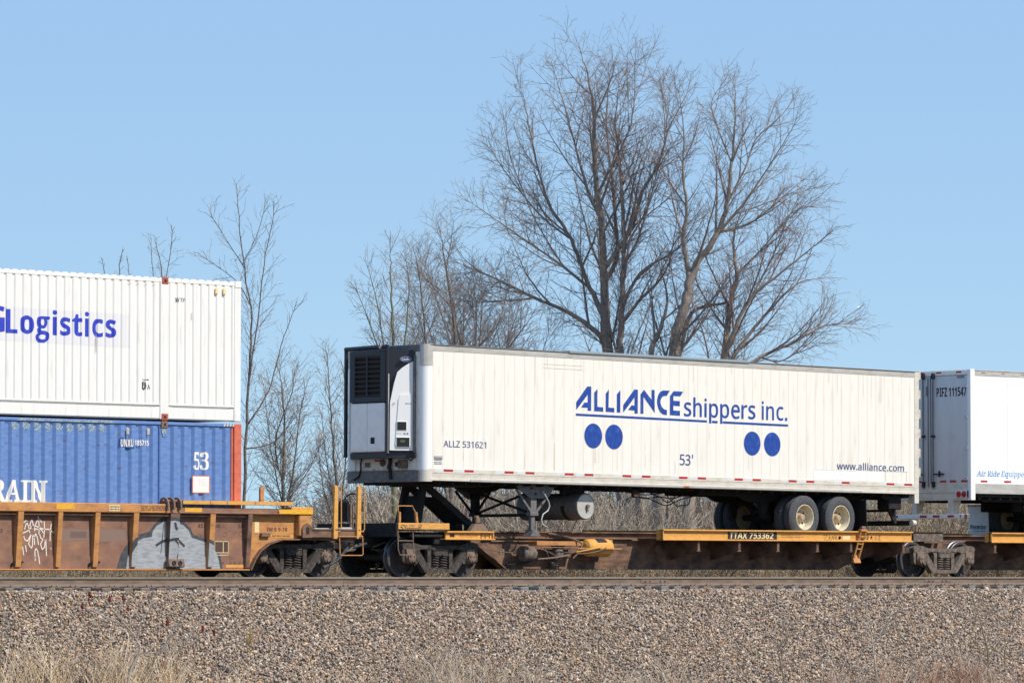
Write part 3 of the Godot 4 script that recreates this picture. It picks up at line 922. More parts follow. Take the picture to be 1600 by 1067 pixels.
	for c0 in [[-5.585, 0.88, 0.05], [-5.15, 0.9, 0.055]]:
		var rg := MB.new()
		for k in 16:
			var a0 := TAU * k / 16
			var a1 := TAU * (k + 1) / 16
			rg.sheet(pv([c0[0] + cos(a0) * c0[2] * 1.2, c0[1] + sin(a0) * c0[2], c0[0] + cos(a1) * c0[2] * 1.2, c0[1] + sin(a1) * c0[2], c0[0] + cos(a1) * c0[2], c0[1] + sin(a1) * c0[2] * 0.8, c0[0] + cos(a0) * c0[2], c0[1] + sin(a0) * c0[2] * 0.8]), 1.2925)
		part("stencil_ring", rg, M.faint_ink, car)
	# hinge lugs on the sill and the double cast shoe at the bottom of the broad post
	for x in [-7.26, -7.10, -6.92]:
		var lug := MB.new()
		var po := []
		for k in 9: po += [x + 0.0, 0.0]
		var disc := []
		for k in 13: disc += [cos(PI * k / 12) * 0.15, 1.5 + sin(PI * k / 12) * 0.135]
		disc += [-0.15, 1.38, 0.15, 1.38]
		lug.prism(pv(disc), x - 0.02, x + 0.02, Transform3D(Basis(Vector3(0, 0, 1), Vector3(0, 1, 0), Vector3(-1, 0, 0)), Vector3(2 * x, 0, 1.36)))
		part("hinge_lug", lug, M.rusty, car)
	var pin := MB.new()
	pin.rod(Vector3(-7.33, 1.56, 1.38), Vector3(-6.9, 1.56, 1.38), 0.035, 10)
	part("hinge_pin", pin, M.frame_brown, car)
	var shoe := MB.new()
	shoe.obox(Transform3D(Basis(Vector3.RIGHT, -0.2), Vector3(-6.98, 0.285, 1.39)), Vector3(0.42, 0.17, 0.10), 0.012)
	var sn := part("cast_shoe", shoe, M.rusty, car)
	for x in [-7.06, -6.9]:
		var ho := MB.new()
		ho.lathe([Vector2(0.05, 0.0), Vector2(0.05, 0.02), Vector2(0.038, 0.02), Vector2(0.038, 0.006), Vector2(0, 0.006)], Transform3D(Basis(Vector3.RIGHT, -0.2), Vector3(x, 0.285, 1.437)), 12)
		part("shoe_hole", ho, M.black, sn)
	for x in [-6.133, -5.682, -4.927]:
		var sl := MB.new()
		sl.box(Vector3(x - 0.006, 1.502, 1.489), Vector3(x + 0.006, 1.574, 1.492))
		part("cap_seam", sl, M.black_ink, car)
	# guide posts at the end of the well
	for g in [[-5.02, 1.0], [-4.36, 1.0]]:
		var gp := MB.new()
		gp.prism(pv([g[0] - 0.05, 1.5, g[0] + 0.05, 1.5, g[0] + 0.05, 1.86, g[0], 1.92, g[0] - 0.05, 1.86]), g[1], g[1] + 0.05)
		part("guide_post", gp, M.car_yellow, car)
	# the end of the car: bolster, platform, posts, steps, brake
	for sd in [1.0, -1.0]:
		var co := MB.new()
		co.box(Vector3(-3.66, 0.86, sd * 1.2), Vector3(-3.31, 1.312, sd * 1.435), 0.02)
		part("corner_post", co, M.car_yellow, car)
		var sb := MB.new()
		sb.prism(pv([-3.6, 0.83, -3.34, 0.83, -3.34, 1.02, -3.40, 1.10, -3.47, 1.135, -3.54, 1.10, -3.6, 1.02]), sd * 1.435, sd * 1.475)
		var sbn := part("jacking_bracket", sb, M.frame_brown, car)
		var hole := MB.new()
		hole.prism(pv([-3.51, 0.9, -3.42, 0.9, -3.42, 1.03, -3.465, 1.06, -3.51, 1.03]), sd * 1.474, sd * 1.478)
		part("bracket_hole", hole, M.black, sbn)
		var bm := MB.new()
		bm.box(Vector3(-3.32, 0.835, sd * 1.22), Vector3(-1.84, 1.01, sd * 1.29), 0.008)
		bm.box(Vector3(-3.32, 0.99, sd * 1.0), Vector3(-1.84, 1.015, sd * 1.31), 0.004)
		bm.prism(pv([-3.32, 1.0, -3.1, 1.0, -3.2, 1.14, -3.32, 1.16]), sd * 1.25, sd * 1.30)
		part("platform_beam", bm, M.frame_brown, car)
	var fl := MB.new()
	fl.box(Vector3(-5.0, 0.78, -1.2), Vector3(-1.86, 0.86, 1.2), 0.01)
	fl.box(Vector3(-5.0, 0.6, -0.34), Vector3(-1.7, 0.8, 0.34), 0.02)
	part("end_floor", fl, M.frame_brown, car)
	var gr := MB.new()
	for k in 9: gr.box(Vector3(-3.1, 1.02, -1.05 + k * 0.26), Vector3(-1.9, 1.04, -0.85 + k * 0.26))
	gr.box(Vector3(-2.3, 1.02, 0.9), Vector3(-1.85, 1.06, 1.22))
	part("platform_grating", gr, M.alu, car)
	var hr := MB.new()
	hr.box(Vector3(-3.3, 1.30, -1.1), Vector3(-2.5, 1.36, -0.9))
	hr.box(Vector3(-3.2, 1.395, -1.1), Vector3(-2.6, 1.425, -0.6))
	hr.box(Vector3(-2.9, 0.9, -1.0), Vector3(-2.84, 1.35, -0.95))
	part("cross_rail", hr, M.under_black, car)
	for p in [[-2.62, 0.815], [-1.96, 0.82]]:
		var po2 := MB.new()
		po2.prism(pv([p[0], p[1], p[0] + 0.155, p[1], p[0] + 0.165, 1.9, p[0] + 0.11, 1.95, p[0] + 0.03, 1.93]), 1.285, 1.30)
		po2.prism(pv([p[0], p[1], p[0] + 0.045, p[1], p[0] + 0.055, 1.9, p[0] + 0.03, 1.93]), 1.30, 1.345)
		part("hand_post", po2, M.deck_yellow, car)
		var lp := MB.new()
		lp.pipe([Vector3(p[0] + 0.15, 1.93, 1.29), Vector3(p[0] + 0.24, 1.93, 1.29), Vector3(p[0] + 0.258, 1.88, 1.29), Vector3(p[0] + 0.258, 1.02, 1.29), Vector3(p[0] + 0.22, 0.97, 1.29), Vector3(p[0] + 0.14, 0.97, 1.29)], 0.0125)
		part("grab_rail", lp, M.deck_yellow, car)
	var ld := MB.new()
	ld.pipe([Vector3(-2.44, 0.83, 1.32), Vector3(-2.44, 0.49, 1.34), Vector3(-2.41, 0.46, 1.34), Vector3(-1.82, 0.46, 1.34), Vector3(-1.785, 0.49, 1.34), Vector3(-1.785, 0.87, 1.32), Vector3(-1.83, 0.89, 1.32)], 0.014)
	ld.pipe([Vector3(-2.47, 0.86, 1.33), Vector3(-1.8, 0.86, 1.33)], 0.013)
	part("sill_step", ld, M.car_yellow, car)
	var bh := MB.new()
	bh.prism(pv([-2.06, 1.18, -1.86, 1.18, -1.83, 1.3, -1.83, 1.5, -1.88, 1.62, -1.96, 1.67, -2.04, 1.62, -2.09, 1.5, -2.09, 1.3]), 0.85, 0.98)
	part("brake_housing", bh, M.under_black, car)
	var bp := MB.new()
	bp.box(Vector3(-1.86, 0.98, 0.98), Vector3(-1.77, 1.56, 1.02))
	part("brake_post", bp, M.rusty, car)
	var wh := MB.new()
	var ring := []
	for k in 25: ring.append(Vector3(-1.66 + 0.03 * cos(TAU * k / 24), 1.52 + sin(TAU * k / 24) * 0.27, 0.86 + cos(TAU * k / 24) * 0.27))
	wh.pipe(ring, 0.016)
	for k in 4: wh.rod(Vector3(-1.7, 1.52, 0.86), Vector3(-1.66, 1.52 + sin(TAU * k / 4 + 0.4) * 0.27, 0.86 + cos(TAU * k / 4 + 0.4) * 0.27), 0.01, 6)
	part("brake_wheel", wh, M.under_black, car)
	# coupler, hose and bits of rigging below the platform
	var cp := MB.new()
	cp.box(Vector3(-1.75, 0.58, -0.1), Vector3(-1.2, 0.74, 0.1), 0.03)
	cp.box(Vector3(-1.3, 0.52, -0.2), Vector3(-0.98, 0.82, 0.16), 0.06)
	part("coupler", cp, M.under_black, car)
	var ho2 := MB.new()
	ho2.pipe([Vector3(-1.95, 0.72, 1.1), Vector3(-2.01, 0.66, 1.12), Vector3(-2.1, 0.56, 1.13), Vector3(-2.26, 0.40, 1.12), Vector3(-2.44, 0.29, 1.1), Vector3(-2.6, 0.22, 1.08)], 0.032, 8)
	ho2.rod(Vector3(-2.56, 0.24, 1.08), Vector3(-2.68, 0.2, 1.07), 0.045, 8)
	part("brake_hose", ho2, M.rubber, car)
	for k in 14:
		var rr := MB.new()
		var a := Vector3(rng.randf_range(-3.0, -1.5), rng.randf_range(0.5, 0.8), rng.randf_range(0.5, 1.1))
		rr.rod(a, a + Vector3(rng.randf_range(-0.5, 0.5), rng.randf_range(-0.15, 0.15), rng.randf_range(-0.2, 0.2)), rng.randf_range(0.012, 0.04), 7)
		part("brake_rigging", rr, [M.truck, M.rusty, M.truck_shaded][k % 3], car)
	var bk := MB.new()
	bk.box(Vector3(-4.64, 0.84, 1.302), Vector3(-4.39, 0.925, 1.37), 0.01)
	part("card_box", bk, M.frame_brown, car)
	make_truck(car, -3.5, M.truck_shaded)
	make_truck(car, -23.4)
	var fe := MB.new()
	fe.box(Vector3(-25.2, 0.8, -1.3), Vector3(-21.9, 1.3, 1.3), 0.02)
	part("far_end_floor", fe, M.frame_brown, car)
	var wf := MB.new()
	wf.box(Vector3(-21.8, 0.14, -1.2), Vector3(-5.1, 0.2, 1.2))
	part("well_floor", wf, M.under_black, car)

# ---------------------------------------------------------------- containers
const BLUE_FOLDS := [[0.0, 1.237], [0.058, 1.286], [0.155, 1.286], [0.213, 1.237]]
const WHITE_FOLDS := [[0.0, 1.289], [0.126, 1.289], [0.153, 1.266], [0.183, 1.266]]

func corrugated(mb: MB, x0: float, x1: float, y0: float, y1: float, prof: Array, phase: float, pitch: float, sd: float) -> void:
	# prof: [offset along the pitch, z]; runs from x0 to x1
	var pts := []
	var k0 := int(floor((x0 - phase) / pitch)) - 1
	var k1 := int(ceil((x1 - phase) / pitch)) + 1
	for k in range(k0, k1):
		for p in prof:
			pts.append(Vector2(phase + k * pitch + p[0], p[1]))
	for i in pts.size() - 1:
		var a: Vector2 = pts[i]
		var b: Vector2 = pts[i + 1]
		if b.x <= x0 or a.x >= x1: continue
		if a.x < x0: a = a.lerp(b, (x0 - a.x) / (b.x - a.x))
		if b.x > x1: b = a.lerp(b, (x1 - a.x) / (b.x - a.x))
		mb.face([Vector3(a.x, y0, a.y * sd), Vector3(b.x, y0, b.y * sd), Vector3(b.x, y1, b.y * sd), Vector3(a.x, y1, a.y * sd)], Vector3(0, 0, sd))

func casting(c: Node, x: float, y: float, sd: float, mat: Material, hole := true) -> void:
	var mb := MB.new()
	mb.box(Vector3(x - 0.085, y, sd * 1.14), Vector3(x + 0.085, y + 0.14, sd * 1.31), 0.008)
	var n := part("corner_casting", mb, mat, c)
	if hole:
		var hm := MB.new()
		hm.prism(pv([x - 0.025, y + 0.04, x + 0.025, y + 0.04, x + 0.028, y + 0.07, x + 0.02, y + 0.1, x - 0.02, y + 0.1, x - 0.028, y + 0.07]), sd * 1.309, sd * 1.313)
		part("casting_hole", hm, M.black, n)

func build_blue_container() -> void:
	var c := thing("shipping_container", "faded blue corrugated container with 53 and orange end post, under the white container", "container", Vector3(-13.23, 0, 0))
	var xl := -21.32
	var xr := -5.135
	var yb := 0.28
	for sd in [1.0, -1.0]:
		for seg in [[xl + 0.15, -19.36], [-19.14, -7.32], [-7.09, -5.39]]:
			var m := MB.new()
			corrugated(m, seg[0], seg[1], yb + 0.15, 3.1, BLUE_FOLDS, -11.17, 0.2775, sd)
			part("side_sheet", m, M.blue, c)
		var r := MB.new()
		r.box(Vector3(xl, 3.125, sd * 1.2), Vector3(xr - 0.14, 3.188, sd * 1.285), 0.006)
		r.box(Vector3(xl, 3.085, sd * 1.2), Vector3(xr - 0.14, 3.125, sd * 1.25))
		part("top_rail", r, M.blue, c)
		var rb := MB.new()
		rb.box(Vector3(xl, yb, sd * 1.1), Vector3(xr, yb + 0.17, sd * 1.28))
		part("bottom_rail", rb, M.blue, c)
		for x in [[-7.32, -7.09], [-19.36, -19.14]]:
			var p := MB.new()
			p.box(Vector3(x[0], yb, sd * 1.15), Vector3(x[1], 3.1, sd * 1.272), 0.01)
			p.box(Vector3(x[0] + 0.02, yb, sd * 1.2), Vector3(x[0] + 0.035, 3.1, sd * 1.278))
			part("lift_post", p, M.blue, c)
			casting(c, (x[0] + x[1]) * 0.5, 3.06, sd, M.rusty)
			var gus := MB.new()
			gus.prism(pv([x[0] + 0.03, 3.07, x[1] - 0.03, 3.07, (x[0] + x[1]) * 0.5 + 0.03, 2.88, (x[0] + x[1]) * 0.5 - 0.03, 2.88]), sd * 1.272, sd * 1.287)
			part("post_gusset", gus, M.blue_scuffed, c)
		for x in [[xr - 0.255, xr - 0.2], [xr - 0.2, xr], [xl, xl + 0.2]]:
			var ep := MB.new()
			ep.box(Vector3(x[0], 1.36, sd * 1.1), Vector3(x[1], 3.188 if x[1] - x[0] > 0.1 else 3.1, sd * (1.295 if x[1] - x[0] > 0.1 else 1.262)), 0.01)
			part("end_post", ep, M.red, c)
	var body := MB.new()
	body.box(Vector3(xl + 0.05, yb + 0.05, -1.2), Vector3(xr - 0.04, 3.17, 1.2))
	part("body", body, M.blue, c)
	var sc := MB.new()
	var sf := folds_of(BLUE_FOLDS, -11.17, 0.2775, -13.0, -5.0)
	for k in 9:
		var sx := -11.13 + k * 0.2775
		folded(sc, pv([sx, 3.03, sx + 0.03, 2.95 + 0.02 * sin(k * 2.1), sx + 0.1, 2.925 + 0.015 * sin(k * 3.3), sx + 0.19, 2.96, sx + 0.235, 3.03, sx + 0.2, 3.085, sx + 0.02, 3.085]), sf, 0.002)
	sc.sheet(pv([-11.0, 3.13, -8.5, 3.13, -8.6, 3.18, -9.6, 3.165, -10.9, 3.18]), 1.2875)
	part("scraped_paint", sc, M.blue_scuffed, c)
	var fl := MB.new()
	for k in 34:
		var fx := rng.randf_range(-11.4, -5.6)
		if fx > -7.4 and fx < -7.0: continue
		var fy := rng.randf_range(1.65, 3.0) if k > 12 else rng.randf_range(2.6, 2.85)
		var fw := rng.randf_range(0.02, 0.07)
		folded(fl, pv([fx, fy, fx + fw, fy - 0.004, fx + fw * 1.1, fy + 0.014, fx + fw * 0.3, fy + 0.02]), sf, 0.002)
	part("rust_fleck", fl, M.rusty_fleck, c).set_meta("kind", "stuff")
	for k in 4:
		var hz := MB.new()
		hz.sheet(pv([-5.62 + k * 0.08, 3.13, -5.585 + k * 0.08, 3.13, -5.56 + k * 0.08, 3.18, -5.595 + k * 0.08, 3.18]), 1.2875)
		part("hazard_stripe", hz, M.cream_ink, c)
	for x in [-8.175, -7.64]:
		var v := MB.new()
		v.box(Vector3(x - 0.04, 2.9, 1.286), Vector3(x + 0.04, 3.04, 1.318), 0.012)
		part("vent", v, M.alu, c)
	var bf := folds_of(BLUE_FOLDS, -11.17, 0.2775, -13.0, -5.0)
	painted_lettering("TRAIN", "serif", Vector2(-11.98, 1.5), Vector2(-10.225, 1.937), bf, 0.002, M.white_ink, c)
	painted_lettering("53", "serif", Vector2(-6.408, 2.214), Vector2(-6.024, 2.582), bf, 0.002, M.white_ink, c)
	var pl := MB.new()
	pl.sheet(pv([-6.464, 1.734, -5.986, 1.734, -5.986, 2.096, -6.464, 2.096]), 1.2895)
	part("placard_border", pl, M.red, c)
	var pl2 := MB.new()
	pl2.sheet(pv([-6.44, 1.75, -6.01, 1.75, -6.01, 2.08, -6.44, 2.08]), 1.2915)
	part("placard", pl2, M.white_ink, c)
	lettering("1G", "bold", Vector2(-6.3, 1.88), Vector2(-6.1, 2.04), 1.2925, M.film, c)
	var tg := MB.new()
	tg.sheet(pv([-8.374, 2.66, -8.0, 2.615, -7.989, 2.80, -8.36, 2.845]), 1.2895)
	part("number_plate", tg, plain(rgb(36, 72, 130), 0.5), c)
	lettering("UNXU", "bold", Vector2(-8.345, 2.655), Vector2(-8.015, 2.81), 1.2905, M.white_ink, c)
	lettering("185715", "bold", Vector2(-7.981, 2.687), Vector2(-7.608, 2.795), 1.289, M.white_ink, c)

func build_white_container() -> void:
	var c := thing("shipping_container", "white corrugated container with blue Logistics lettering, stacked on the blue container", "container", Vector3(-13.23, 3.23, 0))
	var xl := -21.32
	var xr := -5.16
	for sd in [1.0, -1.0]:
		for seg in [[xl + 0.18, -19.37], [-19.15, -7.324], [-7.098, -5.345]]:
			var m := MB.new()
			corrugated(m, seg[0], seg[1], 3.535, 6.062, WHITE_FOLDS, -11.463, 0.2095, sd)
			part("side_sheet", m, M.white, c)
			var lip := MB.new()
			lip.box(Vector3(seg[0], 3.53, sd * 1.2), Vector3(seg[1], 3.545, sd * 1.293))
			lip.box(Vector3(seg[0], 3.47, sd * 1.2), Vector3(seg[1], 3.53, sd * 1.235))
			part("sheet_lip", lip, M.white, c)
			var rail := MB.new()
			rail.prism(pv([seg[0] + 0.01, 3.26, seg[1] - 0.01, 3.26, seg[1] - 0.01, 3.36, seg[1] - 0.12, 3.485, seg[0] + 0.12, 3.485, seg[0] + 0.01, 3.36]), sd * 1.2, sd * 1.285)
			rail.box(Vector3(seg[0] + 0.02, 3.235, sd * 1.2), Vector3(seg[1] - 0.02, 3.26, sd * 1.255))
			part("bottom_rail", rail, M.white, c)
			for e in [[seg[0], 1.0], [seg[1], -1.0]]:
				var gus := MB.new()
				gus.prism(pv([e[0] + 0.004 * e[1], 3.36, e[0] + 0.125 * e[1], 3.49, e[0] + 0.004 * e[1], 3.50]), sd * 1.2, sd * 1.28)
				part("rail_gusset", gus, M.white, c)
		var tr := MB.new()
		tr.box(Vector3(xl, 6.06, sd * 1.2), Vector3(xr - 0.1, 6.13, sd * 1.295), 0.006)
		for k in 76: tr.box(Vector3(xl + 0.15 + k * 0.2095, 6.12, sd * 0.9), Vector3(xl + 0.29 + k * 0.2095, 6.152, sd * 1.29), 0.01)
		part("top_rail", tr, M.white, c)
		for x in [[-7.324, -7.098], [-19.37, -19.15], [xr - 0.185, xr], [xl, xl + 0.18]]:
			var p := MB.new()
			p.box(Vector3(x[0], 3.235, sd * 1.1), Vector3(x[1], 6.15, sd * 1.298), 0.012)
			part("post", p, M.white, c)
		for x in [-7.205, -19.26]:
			casting(c, x, 6.02, sd, M.red_casting)
			casting(c, x, 3.215, sd, M.red_casting)
		for x in [xr - 0.09, xl + 0.09]:
			casting(c, x, 6.025, sd, M.white, false)
	var body := MB.new()
	body.box(Vector3(xl + 0.03, 3.25, -1.22), Vector3(xr - 0.03, 6.125, 1.22))
	part("body", body, M.white, c)
	for x in [-5.845, -5.635]:
		var v := MB.new()
		v.box(Vector3(x - 0.04, 5.87, 1.287), Vector3(x + 0.04, 6.0, 1.325), 0.012)
		part("vent", v, M.cream_ink, c)
	var fm := MB.new()
	var wf := folds_of(WHITE_FOLDS, -11.463, 0.2095, -14.0, -5.0)
	folded(fm, pv([-11.9, 4.72, -8.12, 4.672, -8.125, 5.353, -11.9, 5.40]), wf, 0.0015)
	part("decal_film", fm, M.film, c)
	var ov := MB.new()
	var e := []
	for k in 32: e += [-12.35 + cos(TAU * k / 32) * 1.05, 5.1 + sin(TAU * k / 32) * 0.72]
	folded(ov, pv(e), wf, 0.0025)
	part("decal_oval", ov, M.film_pink, c)
	painted_lettering("G", "bold", Vector2(-11.86, 4.87), Vector2(-11.29, 5.40), wf, 0.004, M.royal, c)
	painted_lettering("Logistics", "bold", Vector2(-11.27, 4.70), Vector2(-8.477, 5.372), wf, 0.004, M.royal, c)
	lettering("W", "default", Vector2(-6.933, 5.663), Vector2(-6.82, 5.759), 1.292, M.black_ink, c)
	lettering("TP", "default", Vector2(-6.80, 5.668), Vector2(-6.675, 5.75), 1.292, M.black_ink, c)
	lettering("D", "bold", Vector2(-7.798, 3.837), Vector2(-7.69, 3.99), 1.292, M.black_ink, c)
	lettering("A", "default", Vector2(-7.665, 3.837), Vector2(-7.585, 3.94), 1.292, M.black_ink, c)
	var ar := MB.new()
	ar.sheet(pv([-7.798, 4.032, -7.66, 4.032, -7.66, 4.02, -7.607, 4.037, -7.66, 4.054, -7.66, 4.044, -7.798, 4.044]), 1.2925)
	part("arrow_mark", ar, M.black_ink, c)
	var stn := MB.new()
	for k in 5: stn.sheet(pv([-8.17 + k * 0.21, 5.985, -8.1 + k * 0.21, 5.99, -8.09 + k * 0.21, 6.0, -8.17 + k * 0.21, 5.998]), 1.2912)
	stn.sheet(pv([-9.01, 4.55, -8.99, 4.55, -8.985, 4.85, -9.0, 4.95, -9.015, 4.82]), 1.2952)
	stn.sheet(pv([-6.5, 5.3, -6.48, 5.3, -6.49, 5.46, -6.51, 5.44]), 1.2912)
	part("rust_streak", stn, M.grime, c)
	var lk := MB.new()
	lk.box(Vector3(-9.5, 3.19, 1.1), Vector3(-7.5, 3.235, 1.2))
	part("twist_lock", lk, M.under_black, c)

# ---------------------------------------------------------------- spine flat cars that carry the trailers
func spine(car: Node, x0: float, x1: float) -> void:
	# the deep centre sill: level top, a web on each side, dropped between the trucks
	for sd in [1.0, -1.0]:
		var w := MB.new()
		w.prism(pv([x0, 0.66, x0 + 0.37, 0.66, x0 + 1.2, 0.185, x1 - 2.9, 0.185, x1 - 2.4, 0.34, x1 - 1.3, 0.60, x1, 0.62, x1, 0.99, x0, 0.99]), sd * 0.31, sd * 0.35)
		part("sill_web", w, M.frame_brown, car)
		var fl := MB.new()
		fl.box(Vector3(x0, 0.99, sd * 0.05), Vector3(x1, 1.02, sd * 0.43), 0.004)
		fl.box(Vector3(x0 + 0.6, 0.855, sd * 0.35), Vector3(x1 - 1.5, 0.875, sd * 0.44), 0.003)
		fl.box(Vector3(x0 + 1.2, 0.17, sd * 0.02), Vector3(x1 - 2.9, 0.187, sd * 0.40), 0.003)
		part("sill_flange", fl, M.frame_brown, car)
		var sl := MB.new()
		sl.bar(Vector3(x0 + 0.35, 0.66, sd * 0.45), Vector3(x0 + 1.2, 0.19, sd * 0.40), 0.22, 0.02)
		part("sloping_flange", sl, M.frame_brown, car)

func side_sill(car: Node, x0: float, x1: float, ribs: Array, mat: Material) -> void:
	for sd in [1.0, -1.0]:
		var s := MB.new()
		s.box(Vector3(x0, 0.85, sd * 1.24), Vector3(x1, 1.06, sd * 1.27))
		s.box(Vector3(x0, 1.05, sd * 1.2), Vector3(x1, 1.085, sd * 1.335), 0.006)
		s.box(Vector3(x0, 0.832, sd * 1.2), Vector3(x1, 0.866, sd * 1.325), 0.006)
		s.box(Vector3(x0, 0.84, sd * 1.1), Vector3(x0 + 0.02, 1.08, sd * 1.32))
		part("side_sill", s, mat, car)
		var dk := MB.new()
		dk.box(Vector3(x0 + 0.05, 0.86, sd * 0.44), Vector3(x1 - 0.05, 0.89, sd * 1.24))
		part("wheel_deck", dk, M.frame_brown, car)
		for x in ribs:
			var r := MB.new()
			r.prism(pv([sd * 0.36, 0.40, sd * 1.25, 0.60, sd * 1.25, 0.86, sd * 0.36, 0.86]), -x, -(x - 0.014), Transform3D(Basis(Vector3(0, 0, 1), Vector3(0, 1, 0), Vector3(-1, 0, 0)), Vector3.ZERO))
			r.bar(Vector3(x + 0.02, 0.398, sd * 0.36), Vector3(x + 0.02, 0.598, sd * 1.25), 0.10, 0.014)
			r.box(Vector3(x - 0.014, 0.59, sd * 1.25), Vector3(x + 0.06, 0.86, sd * 1.262))
			r.box(Vector3(x - 0.06, 0.588, sd * 1.22), Vector3(x + 0.07, 0.6, sd * 1.275))
			part("cross_bearer", r, M.frame_brown, car)
			if x < 13.0 and x > 7.5:
				var o := MB.new()
				o.lathe([Vector2(0.09, 0.0), Vector2(0.09, 0.03), Vector2(0.0, 0.03)], Transform3D(Basis(Vector3.UP, 0.0 if sd > 0 else PI), Vector3(x - 0.42, 0.64, sd * 0.35)), 14)
				part("pipe_cap", o, M.rusty, car)

func build_flat_cars() -> void:
	var car := thing("flat_car", "yellow and brown spine railcar numbered 753362 under the blue lettered trailer", "railcar", Vector3(8.0, 0, 0))
	spine(car, 2.0, 17.2)
	side_sill(car, 7.36, 15.92, [8.56, 9.913, 11.221, 12.576, 13.75, 15.62], M.deck_yellow)
	# the A end: deck, end sill, short lower sills, steps
	for sd in [1.0, -1.0]:
		var us := MB.new()
		us.box(Vector3(-0.73, 1.025, sd * 1.22), Vector3(0.77, 1.165, sd * 1.30), 0.008)
		part("end_deck_sill", us, M.deck_yellow, car)
		var ls := MB.new()
		ls.box(Vector3(0.68, 0.83, sd * 1.23), Vector3(2.07, 0.975, sd * 1.27))
		ls.box(Vector3(0.68, 0.965, sd * 1.1), Vector3(2.09, 1.0, sd * 1.325), 0.004)
		ls.box(Vector3(0.62, 0.81, sd * 1.1), Vector3(2.12, 0.835, sd * 1.325), 0.004)
		ls.box(Vector3(2.06, 0.83, sd * 1.2), Vector3(2.08, 0.97, sd * 1.315))
		part("lower_side_sill", ls, M.deck_yellow, car)
		var hs := MB.new()
		hs.box(Vector3(0.80, 0.87, sd * 1.269), Vector3(0.94, 0.94, sd * 1.273), 0.0)
		part("sill_slot", hs, M.black, car)
		var ft := MB.new()
		for q in [[1.72, 0.845, 1.735, 0.955], [1.97, 0.845, 1.985, 0.955], [1.72, 0.945, 1.985, 0.955], [1.72, 0.905, 1.985, 0.915], [1.845, 0.845, 1.855, 0.91]]:
			ft.box(Vector3(q[0], q[1], sd * 1.27), Vector3(q[2], q[3], sd * 1.285))
		part("card_holder", ft, M.frame_brown, car)
	var dk := MB.new()
	dk.box(Vector3(-0.73, 1.02, -1.22), Vector3(0.8, 1.10, 1.22))
	dk.box(Vector3(0.7, 0.93, -1.2), Vector3(2.05, 0.965, 1.2))
	part("end_deck", dk, M.under_black, car)
	var es := MB.new()
	es.box(Vector3(-0.80, 0.86, -1.3), Vector3(-0.735, 1.165, 1.3), 0.01)
	part("end_sill", es, M.under_black, car)
	var bo := MB.new()
	bo.box(Vector3(-0.9, 0.62, -0.36), Vector3(2.3, 0.98, 0.36), 0.02)
	bo.box(Vector3(0.45, 0.7, -1.15), Vector3(1.0, 0.93, 1.15), 0.02)
	bo.box(Vector3(-0.3, 0.86, -1.2), Vector3(0.7, 0.93, 1.2), 0.01)
	part("body_bolster", bo, M.under_black, car)
	var cp := MB.new()
	cp.box(Vector3(-1.25, 0.58, -0.1), Vector3(-0.85, 0.74, 0.1), 0.03)
	cp.box(Vector3(-1.2, 0.5, -0.16), Vector3(-0.96, 0.8, 0.18), 0.05)
	part("coupler", cp, M.under_black, car)
	var ul := MB.new()
	ul.pipe([Vector3(-0.7, 0.83, 1.3), Vector3(-0.76, 1.0, 1.31), Vector3(-0.76, 0.60, 1.32), Vector3(-0.72, 0.475, 1.33), Vector3(-0.36, 0.475, 1.33), Vector3(-0.32, 0.52, 1.33), Vector3(-0.32, 0.95, 1.31)], 0.014)
	ul.pipe([Vector3(-0.76, 0.78, 1.315), Vector3(-0.32, 0.78, 1.315)], 0.014)
	part("sill_step", ul, M.rusty, car)
	var hp := MB.new()
	hp.pipe([Vector3(-0.68, 1.2, 1.27), Vector3(-0.68, 1.36, 1.27), Vector3(-0.72, 1.44, 1.27), Vector3(-0.71, 1.53, 1.27), Vector3(-0.30, 1.53, 1.27), Vector3(-0.26, 1.46, 1.27), Vector3(-0.2, 1.38, 1.27), Vector3(-0.17, 1.2, 1.27)], 0.014)
	for q in [[-0.68, -0.68], [-0.2, -0.165]]:
		hp.bar(Vector3(q[0], 1.37, 1.27), Vector3(q[1], 1.15, 1.27), 0.05, 0.05)
		hp.rod(Vector3(q[0], 1.35, 1.27), Vector3(q[0], 1.40, 1.27), 0.035, 8)
	part("uncoupling_hoop", hp, M.car_yellow, car)
	var gp := MB.new()
	gp.pipe([Vector3(-0.66, 1.12, 1.33), Vector3(-0.6, 1.11, 1.345), Vector3(-0.56, 1.055, 1.345), Vector3(-0.14, 1.055, 1.345), Vector3(-0.1, 1.12, 1.345), Vector3(-0.14, 1.14, 1.33)], 0.012)
	part("grab_iron", gp, M.frame_brown, car)
	lettering("A  END", "default", Vector2(-0.52, 1.085), Vector2(-0.26, 1.13), 1.301, M.faded_ink, car)
	for k in 3:
		lettering(["DO NOT RAISE TRAILER", "UNLESS THE HITCH IS LOCKED", "USE JACKING PADS ONLY"][k], "default", Vector2(1.08, 0.93 - k * 0.03), Vector2(1.64, 0.948 - k * 0.03), 1.2712, M.faint_ink, car)
	# the hitch that holds the trailer's front
	for sz in [0.3, -0.3]:
		var lg := MB.new()
		lg.bar(Vector3(0.70, 1.1, sz), Vector3(0.92, 2.0, sz * 0.9), 0.12, 0.16, Vector3.RIGHT, 0.01)
		lg.bar(Vector3(1.0, 2.0, sz * 0.9), Vector3(2.35, 1.12, sz), 0.1, 0.15, Vector3.UP, 0.01)
		lg.box(Vector3(2.2, 1.02, sz - 0.1), Vector3(2.55, 1.16, sz + 0.1), 0.01)
		part("hitch_leg", lg, M.under_black, car)
	var hp2 := MB.new()
	hp2.bar(Vector3(0.735, 1.15, 0), Vector3(0.86, 1.78, 0), 0.5, 0.03, Vector3.RIGHT)
	hp2.bar(Vector3(1.3, 1.75, 0), Vector3(2.2, 1.17, 0), 0.5, 0.03)
